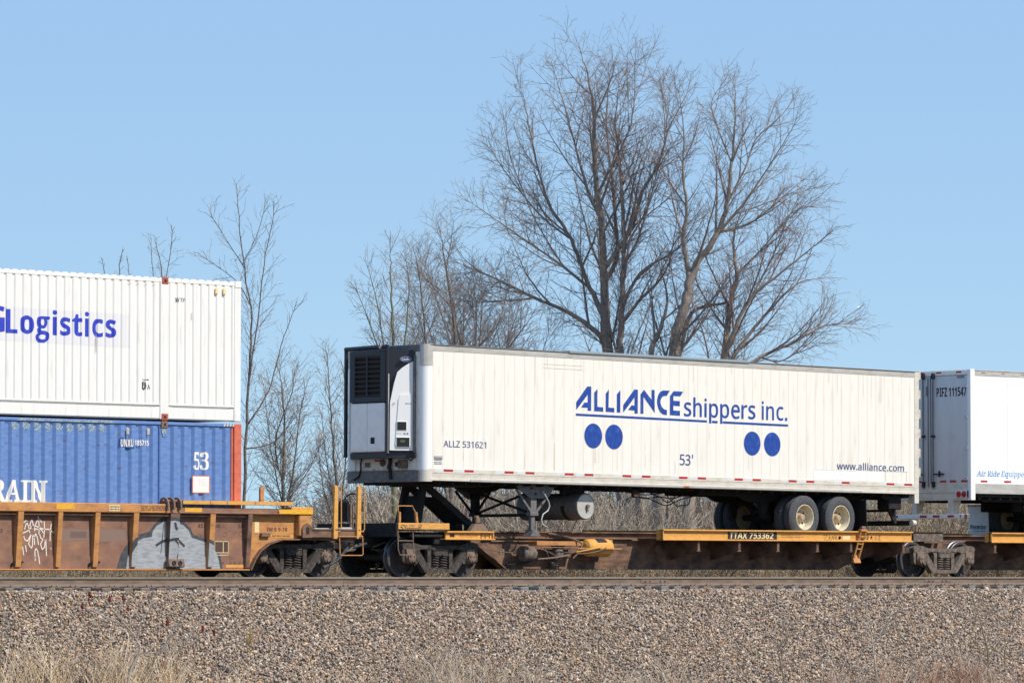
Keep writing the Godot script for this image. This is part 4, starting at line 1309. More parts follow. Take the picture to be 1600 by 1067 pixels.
	hp2.box(Vector3(0.55, 1.98, -0.45), Vector3(1.5, 2.04, 0.45), 0.02)
	part("hitch_plate", hp2, M.under_black, car)
	# casting beside the hitch and brake gear on the near side of the sill
	var cs := MB.new()
	cs.prism(pv([1.55, 1.0, 2.1, 1.0, 1.95, 1.17, 1.7, 1.17]), 1.0, 1.12)
	cs.box(Vector3(1.75, 1.17, 1.02), Vector3(1.88, 1.27, 1.1), 0.02)
	cs.rod(Vector3(1.79, 1.30, 1.02), Vector3(1.79, 1.30, 1.1), 0.05, 10)
	part("tie_down", cs, M.rusty, car)
	var chn := MB.new()
	chn.box(Vector3(3.9, 0.70, 0.5), Vector3(5.35, 0.80, 0.78), 0.008)
	part("brake_bracket", chn, M.car_yellow, car)
	var tank := MB.new()
	tank.lathe([Vector2(0.0, -0.42), Vector2(0.1, -0.41), Vector2(0.17, -0.37), Vector2(0.2, -0.3), Vector2(0.205, 0.3), Vector2(0.17, 0.38), Vector2(0.1, 0.41), Vector2(0.0, 0.42)], Transform3D(Basis(Vector3.UP, PI * 0.5), Vector3(5.83, 0.66, 0.72)), 28)
	var tn := part("air_tank", tank, M.deck_yellow, car)
	var tl := MB.new()
	for q in [[-0.02, 0.003, 0.28, 0.34], [0.02, 0.006, 0.24, 0.31]]:
		for k in 4:
			var a0 := 0.62 + k * 0.16
			var a1 := a0 + 0.16
			tl.face([Vector3(5.72 + q[0], 0.66 + sin(a0) * (0.207 + q[1]), 0.72 + cos(a0) * (0.207 + q[1])), Vector3(5.72 + q[2], 0.66 + sin(a0) * (0.207 + q[1]), 0.72 + cos(a0) * (0.207 + q[1])), Vector3(5.72 + q[2], 0.66 + sin(a1) * (0.207 + q[1]), 0.72 + cos(a1) * (0.207 + q[1])), Vector3(5.72 + q[0], 0.66 + sin(a1) * (0.207 + q[1]), 0.72 + cos(a1) * (0.207 + q[1]))], Vector3(0, sin(a0), cos(a0)))
	part("tank_label", tl, M.black_ink, tn)
	var stp := MB.new()
	stp.box(Vector3(6.2, 0.72, 0.42), Vector3(6.36, 0.84, 0.7), 0.01)
	stp.box(Vector3(5.0, 0.62, 0.92), Vector3(6.4, 0.65, 0.96), 0.006)
	part("tank_bracket", stp, M.car_yellow, car)
	var cyl := MB.new()
	cyl.lathe([Vector2(0.0, -0.2), Vector2(0.15, -0.2), Vector2(0.17, -0.17), Vector2(0.17, 0.12), Vector2(0.13, 0.2), Vector2(0.05, 0.22), Vector2(0.0, 0.22)], Transform3D(Basis(Vector3.UP, PI * 0.5), Vector3(3.75, 0.52, 0.62)), 20)
	part("brake_cylinder", cyl, M.truck, car)
	var vl := MB.new()
	vl.box(Vector3(4.55, 0.36, 0.5), Vector3(4.78, 0.62, 0.76), 0.04)
	vl.box(Vector3(4.8, 0.42, 0.56), Vector3(5.02, 0.56, 0.74), 0.03)
	vl.rod(Vector3(4.66, 0.3, 0.62), Vector3(4.66, 0.66, 0.62), 0.07, 10)
	vl.box(Vector3(4.5, 0.24, 0.58), Vector3(4.7, 0.34, 0.66), 0.02)
	part("control_valve", vl, M.truck, car)
	for p in [[Vector3(3.5, 0.52, 0.6), Vector3(2.9, 0.56, 0.62), Vector3(2.2, 0.63, 0.8), 0.012, "truck"], [Vector3(4.9, 0.5, 0.8), Vector3(4.5, 0.42, 0.82), Vector3(3.9, 0.4, 0.8), 0.022, "rusty"], [Vector3(5.0, 0.56, 0.9), Vector3(5.3, 0.60, 0.95), Vector3(5.7, 0.67, 0.98), 0.02, "deck_yellow"], [Vector3(5.05, 0.52, 0.9), Vector3(5.6, 0.53, 0.97), Vector3(5.9, 0.66, 0.96), 0.012, "rail"], [Vector3(4.6, 0.97, 0.42), Vector3(5.0, 0.95, 0.6), Vector3(5.2, 0.75, 0.9), 0.022, "rail"], [Vector3(5.2, 0.75, 0.9), Vector3(5.1, 0.55, 0.92), Vector3(4.95, 0.42, 0.85), 0.02, "rail"], [Vector3(4.0, 0.62, 0.8), Vector3(4.3, 0.55, 0.84), Vector3(4.5, 0.44, 0.8), 0.012, "truck"], [Vector3(4.05, 0.7, 0.8), Vector3(4.2, 0.5, 0.84), Vector3(4.25, 0.4, 0.8), 0.01, "truck"], [Vector3(3.85, 0.4, 0.7), Vector3(3.75, 0.27, 0.62), Vector3(3.25, 0.27, 0.45), 0.02, "under_black"], [Vector3(4.8, 0.62, 0.8), Vector3(5.0, 0.68, 0.84), Vector3(5.35, 0.66, 0.86), 0.012, "truck"], [Vector3(4.0, 0.66, 0.82), Vector3(4.7, 0.665, 0.84), Vector3(5.1, 0.64, 0.86), 0.014, "rusty"]]:
		var pm := MB.new()
		var cv := []
		for k in 9:
			var t := k / 8.0
			cv.append((p[0] as Vector3).lerp(p[1], t).lerp((p[1] as Vector3).lerp(p[2], t), t))
		pm.pipe(cv, p[3])
		part("brake_pipe", pm, M[p[4]], car)
	var rod := MB.new()
	var ri := []
	for k in 13: ri.append(Vector3(2.92 + cos(TAU * k / 12) * 0.05, 0.55 + sin(TAU * k / 12) * 0.06, 0.64))
	rod.pipe(ri, 0.012)
	part("rod_guide", rod, M.truck, car)
	var pad := MB.new()
	pad.box(Vector3(2.85, 0.78, 0.35), Vector3(4.5, 0.84, 0.40), 0.005)
	pad.box(Vector3(7.2, 0.83, 0.35), Vector3(8.2, 0.86, 0.47))
	part("sill_stiffener", pad, M.frame_brown, car)
	for k in 3:
		lettering(["LIMIT PER UNIT", "67200 CONT", "80000 TRAIL"][k], "default", Vector2(6.38, 0.43 - k * 0.105), Vector2([7.5, 7.25, 7.28][k], 0.485 - k * 0.105), 0.3512, M.faint_ink, car)
	var bk := MB.new()
	bk.sheet(pv([9.53, 0.87, 11.19, 0.87, 11.19, 1.046, 9.53, 1.046]), 1.2715)
	part("number_patch", bk, M.black_ink, car)
	lettering("TTAX 753362", "bold", Vector2(9.58, 0.885), Vector2(11.06, 1.032), 1.2725, M.cream_ink, car, "z", 0.18)
	for k in 2:
		lettering(["MAINTENANCE OF", "THIS EQUIPMENT REPORT TO"][k], "default", Vector2(11.328, 0.96 - k * 0.045), Vector2([12.0, 12.097][k], 0.985 - k * 0.045), 1.2715, M.faint_ink, car)
	# marker-pen scrawl on the sill
	var sc := MB.new()
	for s in [[12.79, 0.985, 12.93, 0.99, 12.8, 0.86, 12.95, 0.87], [13.03, 0.98, 12.98, 0.93, 13.02, 0.88, 13.05, 0.875], [12.99, 0.93, 13.04, 0.935], [13.08, 0.88, 13.11, 0.97, 13.15, 0.88, 13.18, 0.98], [13.22, 0.97, 13.21, 0.88], [13.28, 0.97, 13.22, 0.92, 13.28, 0.88], [13.36, 0.97, 13.31, 0.92, 13.35, 0.88, 13.41, 0.93, 13.36, 0.97], [14.27, 0.97, 14.30, 0.89, 14.37, 0.9, 14.38, 0.98], [14.45, 0.89, 14.46, 0.97, 14.52, 0.95, 14.46, 0.92, 14.53, 0.88], [14.66, 0.97, 14.6, 0.93, 14.62, 0.88, 14.67, 0.9, 14.66, 0.92], [14.75, 0.97, 14.74, 0.88, 14.8, 0.88], [14.75, 0.97, 14.81, 0.975], [14.75, 0.925, 14.79, 0.925]]:
		for q in ribbon(s, 0.006): sc.sheet(q, 1.2722)
	part("pen_scrawl", sc, M.black_ink, car)
	var wp := MB.new()
	wp.sheet(pv([13.47, 0.885, 13.72, 0.88, 13.72, 0.97, 13.47, 0.965]), 1.272)
	part("label_patch", wp, M.cream_ink, car)
	# leaning side ladder
	var la := MB.new()
	for x in [13.99, 14.17]:
		la.bar(Vector3(x, 1.08, 1.38), Vector3(x - 0.02, 0.34, 1.12), 0.05, 0.03, Vector3.BACK)
	for y in [[0.95, 1.34], [0.78, 1.28], [0.66, 1.235]]:
		la.rod(Vector3(13.97, y[0], y[1]), Vector3(14.17, y[0], y[1]), 0.016, 8)
	la.obox(Transform3D(Basis(Vector3.RIGHT, -0.34), Vector3(14.07, 0.43, 1.15)), Vector3(0.24, 0.22, 0.04), 0.008)
	la.obox(Transform3D(Basis.IDENTITY, Vector3(14.08, 1.10, 1.36)), Vector3(0.22, 0.06, 0.1), 0.01)
	part("side_ladder", la, M.car_yellow, car)
	var knob := MB.new()
	knob.rod(Vector3(14.02, 1.16, 1.36), Vector3(14.16, 1.16, 1.36), 0.045, 10)
	knob.box(Vector3(14.05, 1.08, 1.32), Vector3(14.14, 1.2, 1.40), 0.02)
	part("ladder_latch", knob, M.rusty, car)
	# the joint with the next car over the shared truck
	var jt := MB.new()
	jt.box(Vector3(16.62, 0.85, 0.1), Vector3(17.72, 1.09, 0.72), 0.01)
	part("joint_cover", jt, M.truck, car)
	var jf := MB.new()
	jf.box(Vector3(16.58, 1.085, 0.05), Vector3(17.74, 1.1, 0.76), 0.004)
	jf.box(Vector3(17.0, 0.82, 0.4), Vector3(17.6, 0.85, 0.74), 0.004)
	jf.box(Vector3(16.3, 0.62, -0.36), Vector3(18.4, 0.84, 0.36), 0.02)
	part("joint_frame", jf, M.frame_brown, car)
	make_truck(car, 0.71, M.truck_shaded)
	make_truck(car, 17.35)
	for k in 10:
		var rr := MB.new()
		var a := Vector3(rng.randf_range(-1.4, -0.3), rng.randf_range(0.5, 0.9), rng.randf_range(-0.6, 1.0))
		rr.rod(a, a + Vector3(rng.randf_range(-0.4, 0.4), rng.randf_range(-0.2, 0.2), rng.randf_range(-0.3, 0.3)), rng.randf_range(0.012, 0.03), 6)
		part("brake_rigging", rr, M.truck if k % 2 else M.under_black, car)
	# the next unit of the set
	var nx := thing("flat_car", "yellow spine railcar beneath the plain white trailer, past the shared wheel truck", "railcar", Vector3(26.0, 0, 0))
	spine(nx, 17.95, 34.0)
	side_sill(nx, 18.82, 33.0, [19.0, 20.4, 21.8, 23.2, 24.6], M.deck_yellow)
	make_truck(nx, 34.0)

# ---------------------------------------------------------------- trailers
func tyre(parent: Node, at: Vector3, sd: float, dished: bool) -> void:
	var t := Transform3D(Basis(Vector3.UP, 0.0 if sd > 0 else PI), at)
	var mb := MB.new()
	mb.lathe([Vector2(0.285, -0.12), Vector2(0.33, -0.135), Vector2(0.44, -0.13), Vector2(0.49, -0.105), Vector2(0.515, -0.085), Vector2(0.518, -0.05), Vector2(0.508, -0.045), Vector2(0.508, -0.03), Vector2(0.52, -0.025), Vector2(0.52, 0.025), Vector2(0.508, 0.03), Vector2(0.508, 0.045), Vector2(0.518, 0.05), Vector2(0.515, 0.085), Vector2(0.49, 0.105), Vector2(0.46, 0.122), Vector2(0.45, 0.122), Vector2(0.43, 0.13), Vector2(0.36, 0.135), Vector2(0.33, 0.13), Vector2(0.295, 0.115), Vector2(0.285, 0.1)], t, 44)
	part("tyre", mb, M.rubber, parent, true)
	var r := MB.new()
	if dished:
		r.lathe([Vector2(0.305, 0.105), Vector2(0.30, 0.125), Vector2(0.285, 0.125), Vector2(0.275, 0.105), Vector2(0.262, 0.03), Vector2(0.255, -0.06), Vector2(0.225, -0.085), Vector2(0.15, -0.095), Vector2(0.0, -0.095)], t, 40)
		var n := part("rim", r, M.rim, parent, true)
		var h := MB.new()
		h.lathe([Vector2(0.13, -0.095), Vector2(0.125, -0.05), Vector2(0.09, -0.03), Vector2(0.075, 0.04), Vector2(0.06, 0.06), Vector2(0.0, 0.065)], t, 20)
		for k in 10:
			var a := TAU * k / 10.0
			h.rod(t * Vector3(cos(a) * 0.145, sin(a) * 0.145, -0.1), t * Vector3(cos(a) * 0.145, sin(a) * 0.145, -0.055), 0.014, 6)
		part("hub", h, M.hub, n, true)
		for k in 5:
			var a := TAU * k / 5.0 + 0.5
			var hm := MB.new()
			hm.lathe([Vector2(0.034, 0.0), Vector2(0.034, 0.004), Vector2(0.0, 0.004)], t * Transform3D(Basis(), Vector3(cos(a) * 0.195, sin(a) * 0.195, -0.090)), 12)
			part("hand_hole", hm, M.black, n, true)
	else:
		r.lathe([Vector2(0.29, 0.08), Vector2(0.28, 0.09), Vector2(0.26, 0.02), Vector2(0.14, 0.07), Vector2(0.12, 0.11), Vector2(0.0, 0.11)], t, 24)
		part("rim", r, M.hub, parent, true)

func axle_set(tr: Node, xs: Array, y: float, near_rims: bool) -> void:
	for x in xs:
		var ax := MB.new()
		ax.rod(Vector3(x, y, -1.0), Vector3(x, y, 1.0), 0.065, 12)
		ax.rod(Vector3(x - 0.05, y, -0.3), Vector3(x - 0.05, y, 0.3), 0.12, 12)
		part("axle", ax, M.under_black, tr, true)
		for sd in [1.0, -1.0]:
			tyre(tr, Vector3(x, y, sd * 1.135), sd, near_rims)
			tyre(tr, Vector3(x, y, sd * 0.83), -sd, false)
			var ch := MB.new()
			ch.rod(Vector3(x + 0.22, y + 0.1, sd * 0.55), Vector3(x + 0.22, y + 0.1, sd * 0.36), 0.1, 12)
			part("brake_chamber", ch, M.truck, tr, true)

func build_reefer_trailer() -> void:
	var t := thing("refrigerated_trailer", "long white refrigerated trailer with blue company lettering and four blue dots", "trailer", Vector3.ZERO)
	t.rotation.z = -0.0065
	var L := 16.15
	var yb := 2.07
	var yt := 5.046
	var y1 := 2.355      # foot of the side panels
	var y2 := 4.905      # head of the side panels
	var core := MB.new()
	core.box(Vector3(0.12, yb + 0.05, -1.27), Vector3(L - 0.05, yt - 0.02, 1.27))
	core.box(Vector3(0.02, yb + 0.05, -1.1), Vector3(0.2, yt - 0.02, 1.1))
	part("box", core, M.front_grey, t, true)
	for sd in [1.0, -1.0]:
		# the riveted side panels
		var x := 0.235
		var k := 0
		while x < L - 0.2:
			var w := minf(0.3055, L - 0.165 - x)
			var p := MB.new()
			var z := 1.2935 + (0.0004 if k % 2 else 0.0)
			p.box(Vector3(x - 0.004, y1 - 0.01, sd * 1.26), Vector3(x + w + 0.004, y2 + 0.01, sd * z))
			part("side_panel", p, M.trailer_white, t, true)
			x += 0.3055
			k += 1
		var tr := MB.new()
		tr.box(Vector3(0.16, y2, sd * 1.2), Vector3(L - 0.12, yt - 0.03, sd * 1.302), 0.004)
		var te0 := MB.new()
		te0.box(Vector3(0.16, yt - 0.018, sd * 1.15), Vector3(L - 0.12, yt + 0.004, sd * 1.315), 0.004)
		part("roof_edge", te0, M.roof_edge, t, true)
		part("top_rail", tr, M.alu, t, true)
		var cap := MB.new()
		cap.box(Vector3(4.35, yt - 0.03, sd * 1.1), Vector3(10.2, yt + 0.035, sd * 1.335), 0.012)
		part("roof_strip", cap, M.roof_strip, t, true)
		var br := MB.new()
		br.box(Vector3(0.16, 2.255, sd * 1.2), Vector3(L - 0.12, y1, sd * 1.303), 0.003)
		br.box(Vector3(0.16, 2.15, sd * 1.2), Vector3(L - 0.12, 2.25, sd * 1.298), 0.003)
		br.box(Vector3(0.16, 2.09, sd * 1.2), Vector3(L - 0.12, 2.152, sd * 1.31), 0.006)
		part("bottom_rail", br, M.alu_cream, t, true)
		var rub := MB.new()
		rub.box(Vector3(1.35, 2.082, sd * 1.2), Vector3(14.1, 2.148, sd * 1.325), 0.012)
		part("rub_rail", rub, M.alu, t, true)
		# rounded front corner and its riveted cap
		var prof := []
		for q in 7:
			var a := PI * 0.5 * q / 6.0
			prof.append(Vector2(0.155 - cos(a) * 0.155, 1.145 + sin(a) * 0.155))
		for seg in [[yb + 0.16, yt - 0.46, "clean_white", 0.0], [yt - 0.46, yt + 0.005, "alu", 0.008], [yb, yb + 0.26, "alu_cream", 0.006]]:
			var cm := MB.new()
			for q in 6:
				var a: Vector2 = prof[q]
				var b: Vector2 = prof[q + 1]
				var ctr := Vector2(0.155, 1.145)
				a = ctr + (a - ctr) * (1.0 + seg[3] / 0.155)
				b = ctr + (b - ctr) * (1.0 + seg[3] / 0.155)
				var na := Vector3(a.x - ctr.x, 0, (a.y - ctr.y) * sd).normalized()
				var nb := Vector3(b.x - ctr.x, 0, (b.y - ctr.y) * sd).normalized()
				cm.quadn([Vector3(a.x, seg[0], a.y * sd), Vector3(b.x, seg[0], b.y * sd), Vector3(b.x, seg[1], b.y * sd), Vector3(a.x, seg[1], a.y * sd)], [na, nb, nb, na])
			cm.box(Vector3(0.155, seg[0], sd * 1.2), Vector3(0.232, seg[1], sd * (1.3 + seg[3])), 0.003)
			part("corner_post", cm, M[seg[2]], t, true)
		var cr := MB.new()
		for i in 11:
			for q in [[0.03, 1.245], [0.085, 1.29]]:
				cr.obox(Transform3D(Basis(Vector3.UP, -0.8), Vector3(q[0] + 0.005, yt - 0.42 + i * 0.04, sd * (q[1] + 0.0))), Vector3(0.02, 0.018, 0.02), 0.004)
		part("corner_rivets", cr, M.alu_cream, t, true)
		var rp := MB.new()
		rp.box(Vector3(L - 0.16, yb - 0.2, sd * 1.1), Vector3(L, yt - 0.01, sd * 1.305), 0.006)
		part("rear_post", rp, M.alu_cream, t, true)
		# reflective tape
		for x2 in [0.572, 1.187, 2.394, 3.03, 4.24, 4.86, 6.06, 6.68, 7.882, 8.492, 9.718, 10.325, 11.548, 12.156, 13.39, 14.98, 15.62]:
			for q in [[x2, 0.275, "reflector_red"], [x2 - 0.27, 0.25, "reflector_white"]]:
				if q[0] < 0.24: continue
				var tp := MB.new()
				tp.box(Vector3(q[0], 2.292, sd * 1.30), Vector3(q[0] + q[1], 2.342, sd * 1.3045))
				part("reflective_tape", tp, M[q[2]], t, true)
		var am := MB.new()
		am.box(Vector3(8.0, 2.085, sd * 1.3), Vector3(8.22, 2.15, sd * 1.34), 0.015)
		var an := part("marker_lamp", am, M.alu, t, true)
		var am2 := MB.new()
		am2.box(Vector3(8.03, 2.095, sd * 1.33), Vector3(8.19, 2.14, sd * 1.35), 0.012)
		part("lamp_lens", am2, M.amber, an, true)
	# rivets: rows along each seam and along the rails
	var rv := MB.new()
	rv.box(Vector3(-0.007, -0.007, -0.002), Vector3(0.007, 0.007, 0.002), 0.0015)
	var pos := []
	for k in 52:
		var x := 0.235 + k * 0.3055
		if x > L - 0.2: break
		var y := y1 + 0.03
		while y < y2:
			pos.append(Vector3(x + 0.012, y, 1.2975))
			y += 0.052
	for k in 310:
		pos.append(Vector3(0.2 + k * 0.051, 4.94, 1.304))
		pos.append(Vector3(0.2 + k * 0.051, 2.225, 1.30))
		if k % 2: pos.append(Vector3(0.2 + k * 0.051, 2.18, 1.30))
	var buf := PackedFloat32Array()
	buf.resize(pos.size() * 12)
	for i in pos.size():
		var q: Vector3 = pos[i]
		buf[i * 12] = 1.0; buf[i * 12 + 3] = q.x
		buf[i * 12 + 5] = 1.0; buf[i * 12 + 7] = q.y
		buf[i * 12 + 10] = 1.0; buf[i * 12 + 11] = q.z
	var mm := MultiMesh.new()
	mm.transform_format = MultiMesh.TRANSFORM_3D
	mm.mesh = rv.mesh()
	mm.instance_count = pos.size()
	mm.buffer = buf
	var ri := MultiMeshInstance3D.new()
	ri.name = "rivet"
	ri.multimesh = mm
	ri.material_override = M.rivet
	ri.set_meta("kind", "stuff")
	t.add_child(ri, true)
	# faint frames and patches on the side
	for q in [[3.55, 4.745, 4.78, 4.745], [3.55, 4.66, 4.78, 4.66], [12.4, 2.60, 13.9, 2.60], [13.95, 2.62, 15.75, 2.62], [14.95, 2.38, 14.95, 2.62], [15.7, 2.38, 15.7, 2.62]]:
		var fr := MB.new()
		fr.box(Vector3(q[0], q[1], 1.297), Vector3(q[2] + 0.008, q[3] + 0.008, 1.2995))
		part("seam_line", fr, M.alu_cream, t, true)
	var pa := MB.new()
	pa.box(Vector3(12.42, 2.37, 1.29), Vector3(14.9, 2.595, 1.2985), 0.001)
	part("repair_panel", pa, M.clean_white, t, true)
	var gr2 := RandomNumberGenerator.new()
	gr2.seed = 91
	for k in 26:
		var gm := MB.new()
		var gx := gr2.randf_range(0.4, 15.7)
		var up := gr2.randf() < 0.45
		var gl := gr2.randf_range(0.15, 0.7)
		var gw := gr2.randf_range(0.008, 0.03)
		var gy: float = y2 - gl if up else y1 + gr2.randf_range(0.0, 0.25)
		gm.sheet(pv([gx, gy, gx + gw, gy + 0.01, gx + gw * 0.8, gy + gl, gx + gw * 0.1, gy + gl]), 1.2962)
		part("grime_streak", gm, [M.grime_pale, M.grime_tan][k % 2], t, true)
	# roof
	var rf := MB.new()
	rf.box(Vector3(0.1, yt - 0.03, -1.2), Vector3(L - 0.05, yt + 0.005, 1.2))
	part("roof", rf, M.alu, t, true)
	# lettering
	var polys := [
		[4.593, 3.93, 4.943, 4.3, 5.063, 4.298, 5.062, 3.756, 4.954, 3.756, 4.954, 3.821, 4.755, 3.822, 4.848, 3.935, 4.954, 3.935, 4.954, 4.116, 4.598, 3.763],
		[5.162, 4.167, 5.26, 4.253, 5.259, 3.852, 5.441, 3.846, 5.441, 3.749, 5.162, 3.751],
		[5.523, 4.155, 5.621, 4.252, 5.611, 3.847, 5.794, 3.843, 5.794, 3.746, 5.523, 3.748],
		[5.877, 4.154, 5.987, 4.249, 5.986, 3.745, 5.876, 3.746],
		[6.08, 3.917, 6.433, 4.284, 6.546, 4.281, 6.544, 3.738, 6.441, 3.738, 6.441, 3.808, 6.236, 3.81, 6.344, 3.919, 6.441, 3.917, 6.441, 4.105, 6.08, 3.748],
		[6.633, 4.18, 6.747, 4.285, 6.992, 4.063, 6.988, 4.294, 7.085, 4.294, 7.091, 3.772, 6.725, 4.131, 6.725, 3.742, 6.632, 3.741],
		[7.58, 4.295, 7.36, 4.294, 7.26, 4.252, 7.201, 4.177, 7.168, 4.077, 7.168, 3.995, 7.201, 3.89, 7.259, 3.801, 7.363, 3.742, 7.485, 3.736, 7.485, 3.851, 7.399, 3.862, 7.317, 3.918, 7.275, 4.007, 7.276, 4.064, 7.318, 4.131, 7.376, 4.166, 7.476, 4.173],
		[7.586, 4.17, 7.704, 4.289, 8.016, 4.287, 7.922, 4.178, 7.696, 4.18, 7.696, 4.07, 7.907, 4.069, 7.907, 3.954, 7.696, 3.955, 7.696, 3.848, 7.911, 3.845, 7.911, 3.733, 7.585, 3.738]]
	for q in polys:
		var m := MB.new()
		m.prism(pv(q), 1.295, 1.2995)
		part("letter", m, M.logo_blue, t, true)
	for q in [[4.586, 3.632, 8.8, 3.606, 8.8, 3.655, 4.586, 3.682], [8.968, 3.60, 9.154, 3.599, 9.154, 3.65, 8.968, 3.651], [9.328, 3.599, 11.527, 3.592, 11.527, 3.641, 9.328, 3.65]]:
		var m := MB.new()
		m.prism(pv(q), 1.295, 1.2995)
		part("underline", m, M.logo_blue, t, true)
	lettering("shippers", "medium", Vector2(8.048, 3.595), Vector2(10.414, 4.165), 1.2985, M.logo_blue, t, "z", 0.0, true)
	lettering("inc.", "medium", Vector2(10.642, 3.719), Vector2(11.503, 4.154), 1.2985, M.logo_blue, t, "z", 0.0, true)
	for q in [[5.132, 3.195], [5.79, 3.19], [10.314, 3.163], [10.993, 3.161]]:
		var m := MB.new()
		m.lathe([Vector2(0.279, 0.0), Vector2(0.279, 0.0045), Vector2(0.0, 0.0045)], Transform3D(Basis.IDENTITY, Vector3(q[0], q[1], 1.295)), 48)
		part("blue_dot", m, M.logo_blue, t, true)
	lettering("ALLZ 531621", "medium", Vector2(0.572, 2.831), Vector2(1.839, 2.967), 1.2985, M.navy, t, "z", 0.0, true)
	lettering("53'", "medium", Vector2(7.914, 2.606), Vector2(8.341, 2.85), 1.2985, M.navy, t, "z", 0.0, true)
	lettering("www.alliance.com", "medium", Vector2(13.225, 2.627), Vector2(15.611, 2.80), 1.2985, M.navy, t, "z", 0.0, true)
	var lg := MB.new()
	lg.sheet(pv([0.30, 2.53, 0.52, 2.53, 0.54, 2.60, 0.28, 2.60]), 1.2985)
	lg.sheet(pv([0.27, 2.61, 0.55, 2.615, 0.55, 2.625, 0.27, 2.62]), 1.2985)
	part("maker_sticker", lg, M.grey_ink, t, true)
	for k in 2:
		lettering(["LONG HAUL", "TRAILERS"][k], "bold", Vector2(0.29, 2.48 - k * 0.035), Vector2(0.52, 2.503 - k * 0.035), 1.2985, M.grey_ink, t, "z", 0.0, true)
	# front wall below and beside the cooling unit
	var fw := MB.new()
	fw.box(Vector3(-0.002, yb + 0.25, -1.15), Vector3(0.04, yt - 0.02, 1.15))
	part("front_wall", fw, M.front_dirty, t, true)
	var fb := MB.new()
	fb.box(Vector3(-0.03, yb - 0.01, -1.2), Vector3(0.1, yb + 0.25, 1.15), 0.012)
	part("front_bolster", fb, M.front_grey, t, true)
	var ft := MB.new()
	ft.box(Vector3(-0.015, yt - 0.16, -1.15), Vector3(0.1, yt, 1.15), 0.01)
	part("front_header", ft, M.front_grey, t, true)
	build_cooling_unit(t, yb, yt)
	# underframe
	var un := MB.new()
	un.box(Vector3(0.15, yb, -1.25), Vector3(L - 0.1, yb + 0.06, 1.25))
	for k in 40: un.box(Vector3(0.5 + k * 0.39, yb - 0.045, -1.24), Vector3(0.55 + k * 0.39, yb, 1.24))
	un.box(Vector3(0.1, yb - 0.06, -0.6), Vector3(2.6, yb, 0.6), 0.02)
	part("underframe", un, M.under_black, t, true)
	var ap := MB.new()
	ap.prism(pv([2.35, yb, 4.1, yb, 3.8, yb - 0.12, 3.3, yb - 0.2, 2.9, yb - 0.14]), -0.55, -0.5)
	part("cross_plate", ap, M.under_black, t, true)
	var rails := MB.new()
	for sd in [0.5, -0.5]:
		rails.box(Vector3(9.3, yb - 0.12, sd - 0.05), Vector3(15.7, yb, sd + 0.05))
		for k in 40: rails.box(Vector3(9.4 + k * 0.155, yb - 0.09, sd + 0.05), Vector3(9.47 + k * 0.155, yb - 0.03, sd + 0.056))
		rails.prism(pv([10.6, yb - 0.1, 15.0, yb - 0.1, 14.7, yb - 0.24, 11.0, yb - 0.24]), sd - 0.04, sd + 0.04)
		for x in [11.6, 12.85, 14.1]:
			rails.prism(pv([x - 0.25, yb - 0.2, x + 0.1, yb - 0.2, x + 0.02, yb - 0.62, x - 0.12, yb - 0.62]), sd - 0.045, sd + 0.045)
	part("bogie_rail", rails, M.under_black, t, true)
	var hz := MB.new()
	for q in [[6.0, 9.9, 0.06, 0.3, 1.0], [7.3, 9.6, 0.16, 0.1, 2.1], [8.0, 9.9, 0.28, -0.2, 3.7], [8.4, 9.3, 0.36, 0.35, 5.2], [8.6, 9.8, 0.2, -0.4, 0.4]]:
		var cv := []
		for j in 15:
			var u := j / 14.0
			cv.append(Vector3(lerpf(q[0], q[1], u) + 0.06 * sin(u * 11.0 + q[4]), yb - 0.04 - sin(u * PI) * q[2] - 0.035 * sin(u * 13.0 + q[4] * 2.0), q[3] + 0.1 * sin(u * 5.0 + q[4])))
		hz.pipe(cv, 0.013, 5)
	part("air_line", hz, M.under_black, t, true)
	for sd in [1.0, -1.0]:
		var br2 := MB.new()
		br2.prism(pv([2.98, yb, 4.22, yb, 4.15, yb - 0.1, 3.85, yb - 0.3, 3.45, yb - 0.3, 3.1, yb - 0.1]), sd * 0.99, sd * 1.03)
		var lgn := part("landing_bracket", br2, M.front_grey, t, true)
		for q in [[3.62, yb - 0.3], [3.5, yb - 0.18], [3.72, yb - 0.12]]:
			var bolt := MB.new()
			bolt.rod(Vector3(q[0] - 0.02, q[1] + 0.1, sd * 1.03), Vector3(q[0] - 0.02, q[1] + 0.1, sd * 1.05), 0.022, 8)
			part("bolt", bolt, M.black, lgn, true)
		var leg := MB.new()
		leg.box(Vector3(3.5, 1.42, sd * 0.86), Vector3(3.68, yb, sd * 0.99), 0.008)
		leg.box(Vector3(3.47, 1.38, sd * 0.85), Vector3(3.72, 1.46, sd * 1.01), 0.008)
		leg.box(Vector3(3.53, 0.98, sd * 0.88), Vector3(3.65, 1.42, sd * 0.97), 0.008)
		leg.prism(pv([3.44, 0.93, 3.76, 0.93, 3.66, 1.07, 3.54, 1.07]), sd * 0.8, sd * 1.04)
		part("landing_leg", leg, M.front_grey if sd > 0 else M.under_black, t, true)  # far leg black: shade beneath the trailer put into its colour
		for q in [[3.05, yb - 0.12, 3.52, 1.47], [4.12, yb - 0.12, 3.68, 1.47]]:
			var st := MB.new()
			st.bar(Vector3(q[0], q[1], sd * 1.0), Vector3(q[2], q[3], sd * 0.97), 0.035, 0.05)
			part("landing_strut", st, M.front_grey if sd > 0 else M.under_black, t, true)  # far struts painted black for shade, like the far leg
	var xb := MB.new()
	xb.bar(Vector3(3.6, yb - 0.15, -0.9), Vector3(3.6, 1.44, 0.86), 0.04, 0.05)
	xb.bar(Vector3(3.6, 1.44, -0.9), Vector3(3.6, yb - 0.15, 0.86), 0.04, 0.05)
	xb.bar(Vector3(3.6, 1.4, -0.9), Vector3(3.6, 1.4, 0.9), 0.05, 0.07)
